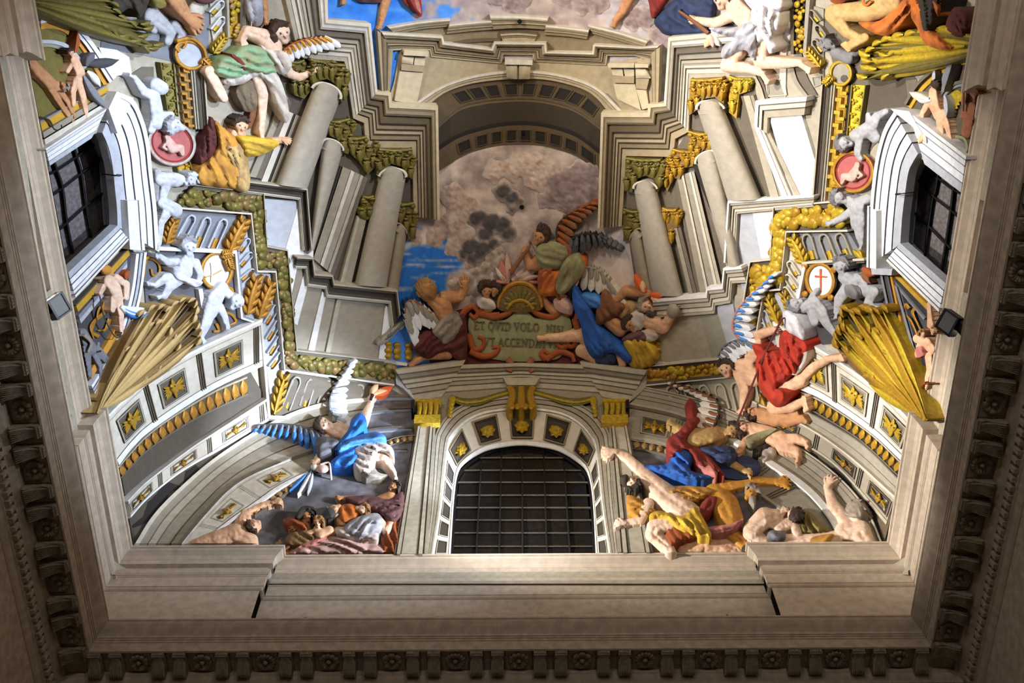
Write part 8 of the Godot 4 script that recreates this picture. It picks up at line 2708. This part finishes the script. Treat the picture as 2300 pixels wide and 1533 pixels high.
	fig("broad golden-skinned man with one arm stretched out to the right", {"flat": 0.65, "skin": "amber", "h": 0.1, "b": [[1606, 1106, 24, 1628, 1136, 32, 1640, 1166, 30], [1624, 1092, 15, 1690, 1078, 10.5, 1748, 1081, 7], [1640, 1196, 17, 1674, 1222, 15]], "heads": [[1686, 1106, 18, -40, 0.4, "ash"]], "beard": [[1690, 1118, 8, 1694, 1130, "ash"]], "hands": [[1746, 1081, 4, 38]], "cloth": [[[1560, 1154, 1588, 1116, 1612, 1118, 1598, 1150, 1572, 1168], "crimson", 110, 16, 0.05, 0.22, 0.1], [[1588, 1184, 1640, 1176, 1668, 1164, 1652, 1186, 1602, 1198], "rose", 165, 10, 0.05, 0.3, 0.06]]})
	fig("pale man curled up with his head hidden in his arms at the lower right", {"skin": "fair", "h": 0.22, "b": [[1690, 1190, 22, 1718, 1162, 24, 1742, 1158, 16], [1714, 1172, 14, 1736, 1178, 11, 1756, 1150, 8], [1750, 1182, 15, 1782, 1172, 14, 1792, 1200, 10], [1690, 1200, 14, 1720, 1214, 12]], "heads": [[1784, 1156, 17, -10, 0.3, "hair", true]], "hands": [[1756, 1152, -40, 26]], "cloth": [[[1778, 1144, 1816, 1148, 1846, 1176, 1868, 1196, 1800, 1200, 1784, 1180], "olive", 60, 18, 0.06, 0.14, 0.12], [[1720, 1196, 1756, 1186, 1764, 1210, 1730, 1216], "slate", 20, 12, 0.04, 0.26, 0.08]]})
	fig("bare-backed grey-haired man raising one hand at the far lower right", {"skin": "fair", "h": 0.2, "b": [[1896, 1192, 22, 1930, 1192, 26, 1946, 1216, 20], [1898, 1166, 16, 1870, 1130, 12, 1857, 1092, 8], [1880, 1206, 16, 1820, 1212, 14, 1764, 1208, 10], [1905, 1160, 12, 1915, 1160, 12]], "heads": [[1924, 1150, 22, -110, 0.3, "ash", true]], "hands": [[1857, 1094, -62, 38, 1.0, 1.6]], "cloth": [[[1826, 1206, 1872, 1198, 1856, 1220, 1822, 1222], "amber", 160, 9, 0.04, 0.34, 0.06]]})
	fig("bare man lying face down on the ledge at the lower right", {"flat": 0.55, "skin": "skin", "h": 0.06, "b": [[1540, 1232, 20, 1588, 1216, 24, 1632, 1224, 20, 1660, 1236, 15], [1600, 1236, 12, 1580, 1246, 10]], "heads": [[1674, 1230, 10, 20, 0.2, "hair", true]]})

func people_top() -> void:
	fig("brown lower leg and plum drapery hanging from the top over the blue sky", {"skin": "tanskin", "h": 0.1, "b": [[876, -40, 14, 868, -4, 11, 860, 32, 8, 855, 54, 6]], "feet": [[857, 46, 105, 22]], "cloth": [[[790, -40, 868, -40, 860, 2, 830, 6, 800, 0], "plum", 20, 16, 0.05, 0.1, 0.1]], "hands": [[770, -2, 80, 18]]})
	fig("crimson drapery of a flying figure at the top edge over the blue sky", {"cloth": [[[892, -40, 936, -40, 948, 34, 930, 26, 908, 6], "crimson", 60, 14, 0.06, 0.1, 0.1], [[930, -20, 940, 0, 946, 30, 934, 14], "rose", 70, 9, 0.03, 0.2, 0.04]]}, "drapery", "drapery")
	fig("foot and shin of a flying person above the right of the pediment", {"skin": "tanskin", "h": 0.12, "b": [[1424, -30, 15, 1398, 26, 10, 1382, 46, 7]], "feet": [[1388, 38, 118, 28]], "cloth": [[[1452, -40, 1520, -40, 1490, 14, 1466, 42, 1458, 10], "crimson", 60, 16, 0.06, 0.14, 0.12]]})
	fig("billowing deep blue cloak beside the torch bearer at the top", {"cloth": [[[1470, 44, 1508, 4, 1556, -30, 1606, -30, 1602, 60, 1590, 78, 1504, 80, 1480, 66], "navy", 30, 40, 0.05, 0.06, 0.22]]}, "drapery", "drapery")
	fig("arm and pale blue sleeve at the top edge above the figure in green", {"skin": "tanskin", "h": 0.2, "b": [[588, -30, 9, 596, 16, 7, 598, 46, 5]], "hands": [[598, 42, 85, 18]], "cloth": [[[556, -30, 586, -30, 592, 20, 588, 54, 570, 56, 556, 30], "cool", 80, 14, 0.05, 0.2, 0.1]]})
	puffs("dark purple cloud bank along the top edge over the pediment", "mauve", [1310, 0, 30, 1340, 10, 24, 1420, 40, 26, 1450, 40, 24, 1270, -10, 26, 1160, 0, 30, 1120, -10, 24, 1490, 90, 18, 1470, 80, 16], 0.05)
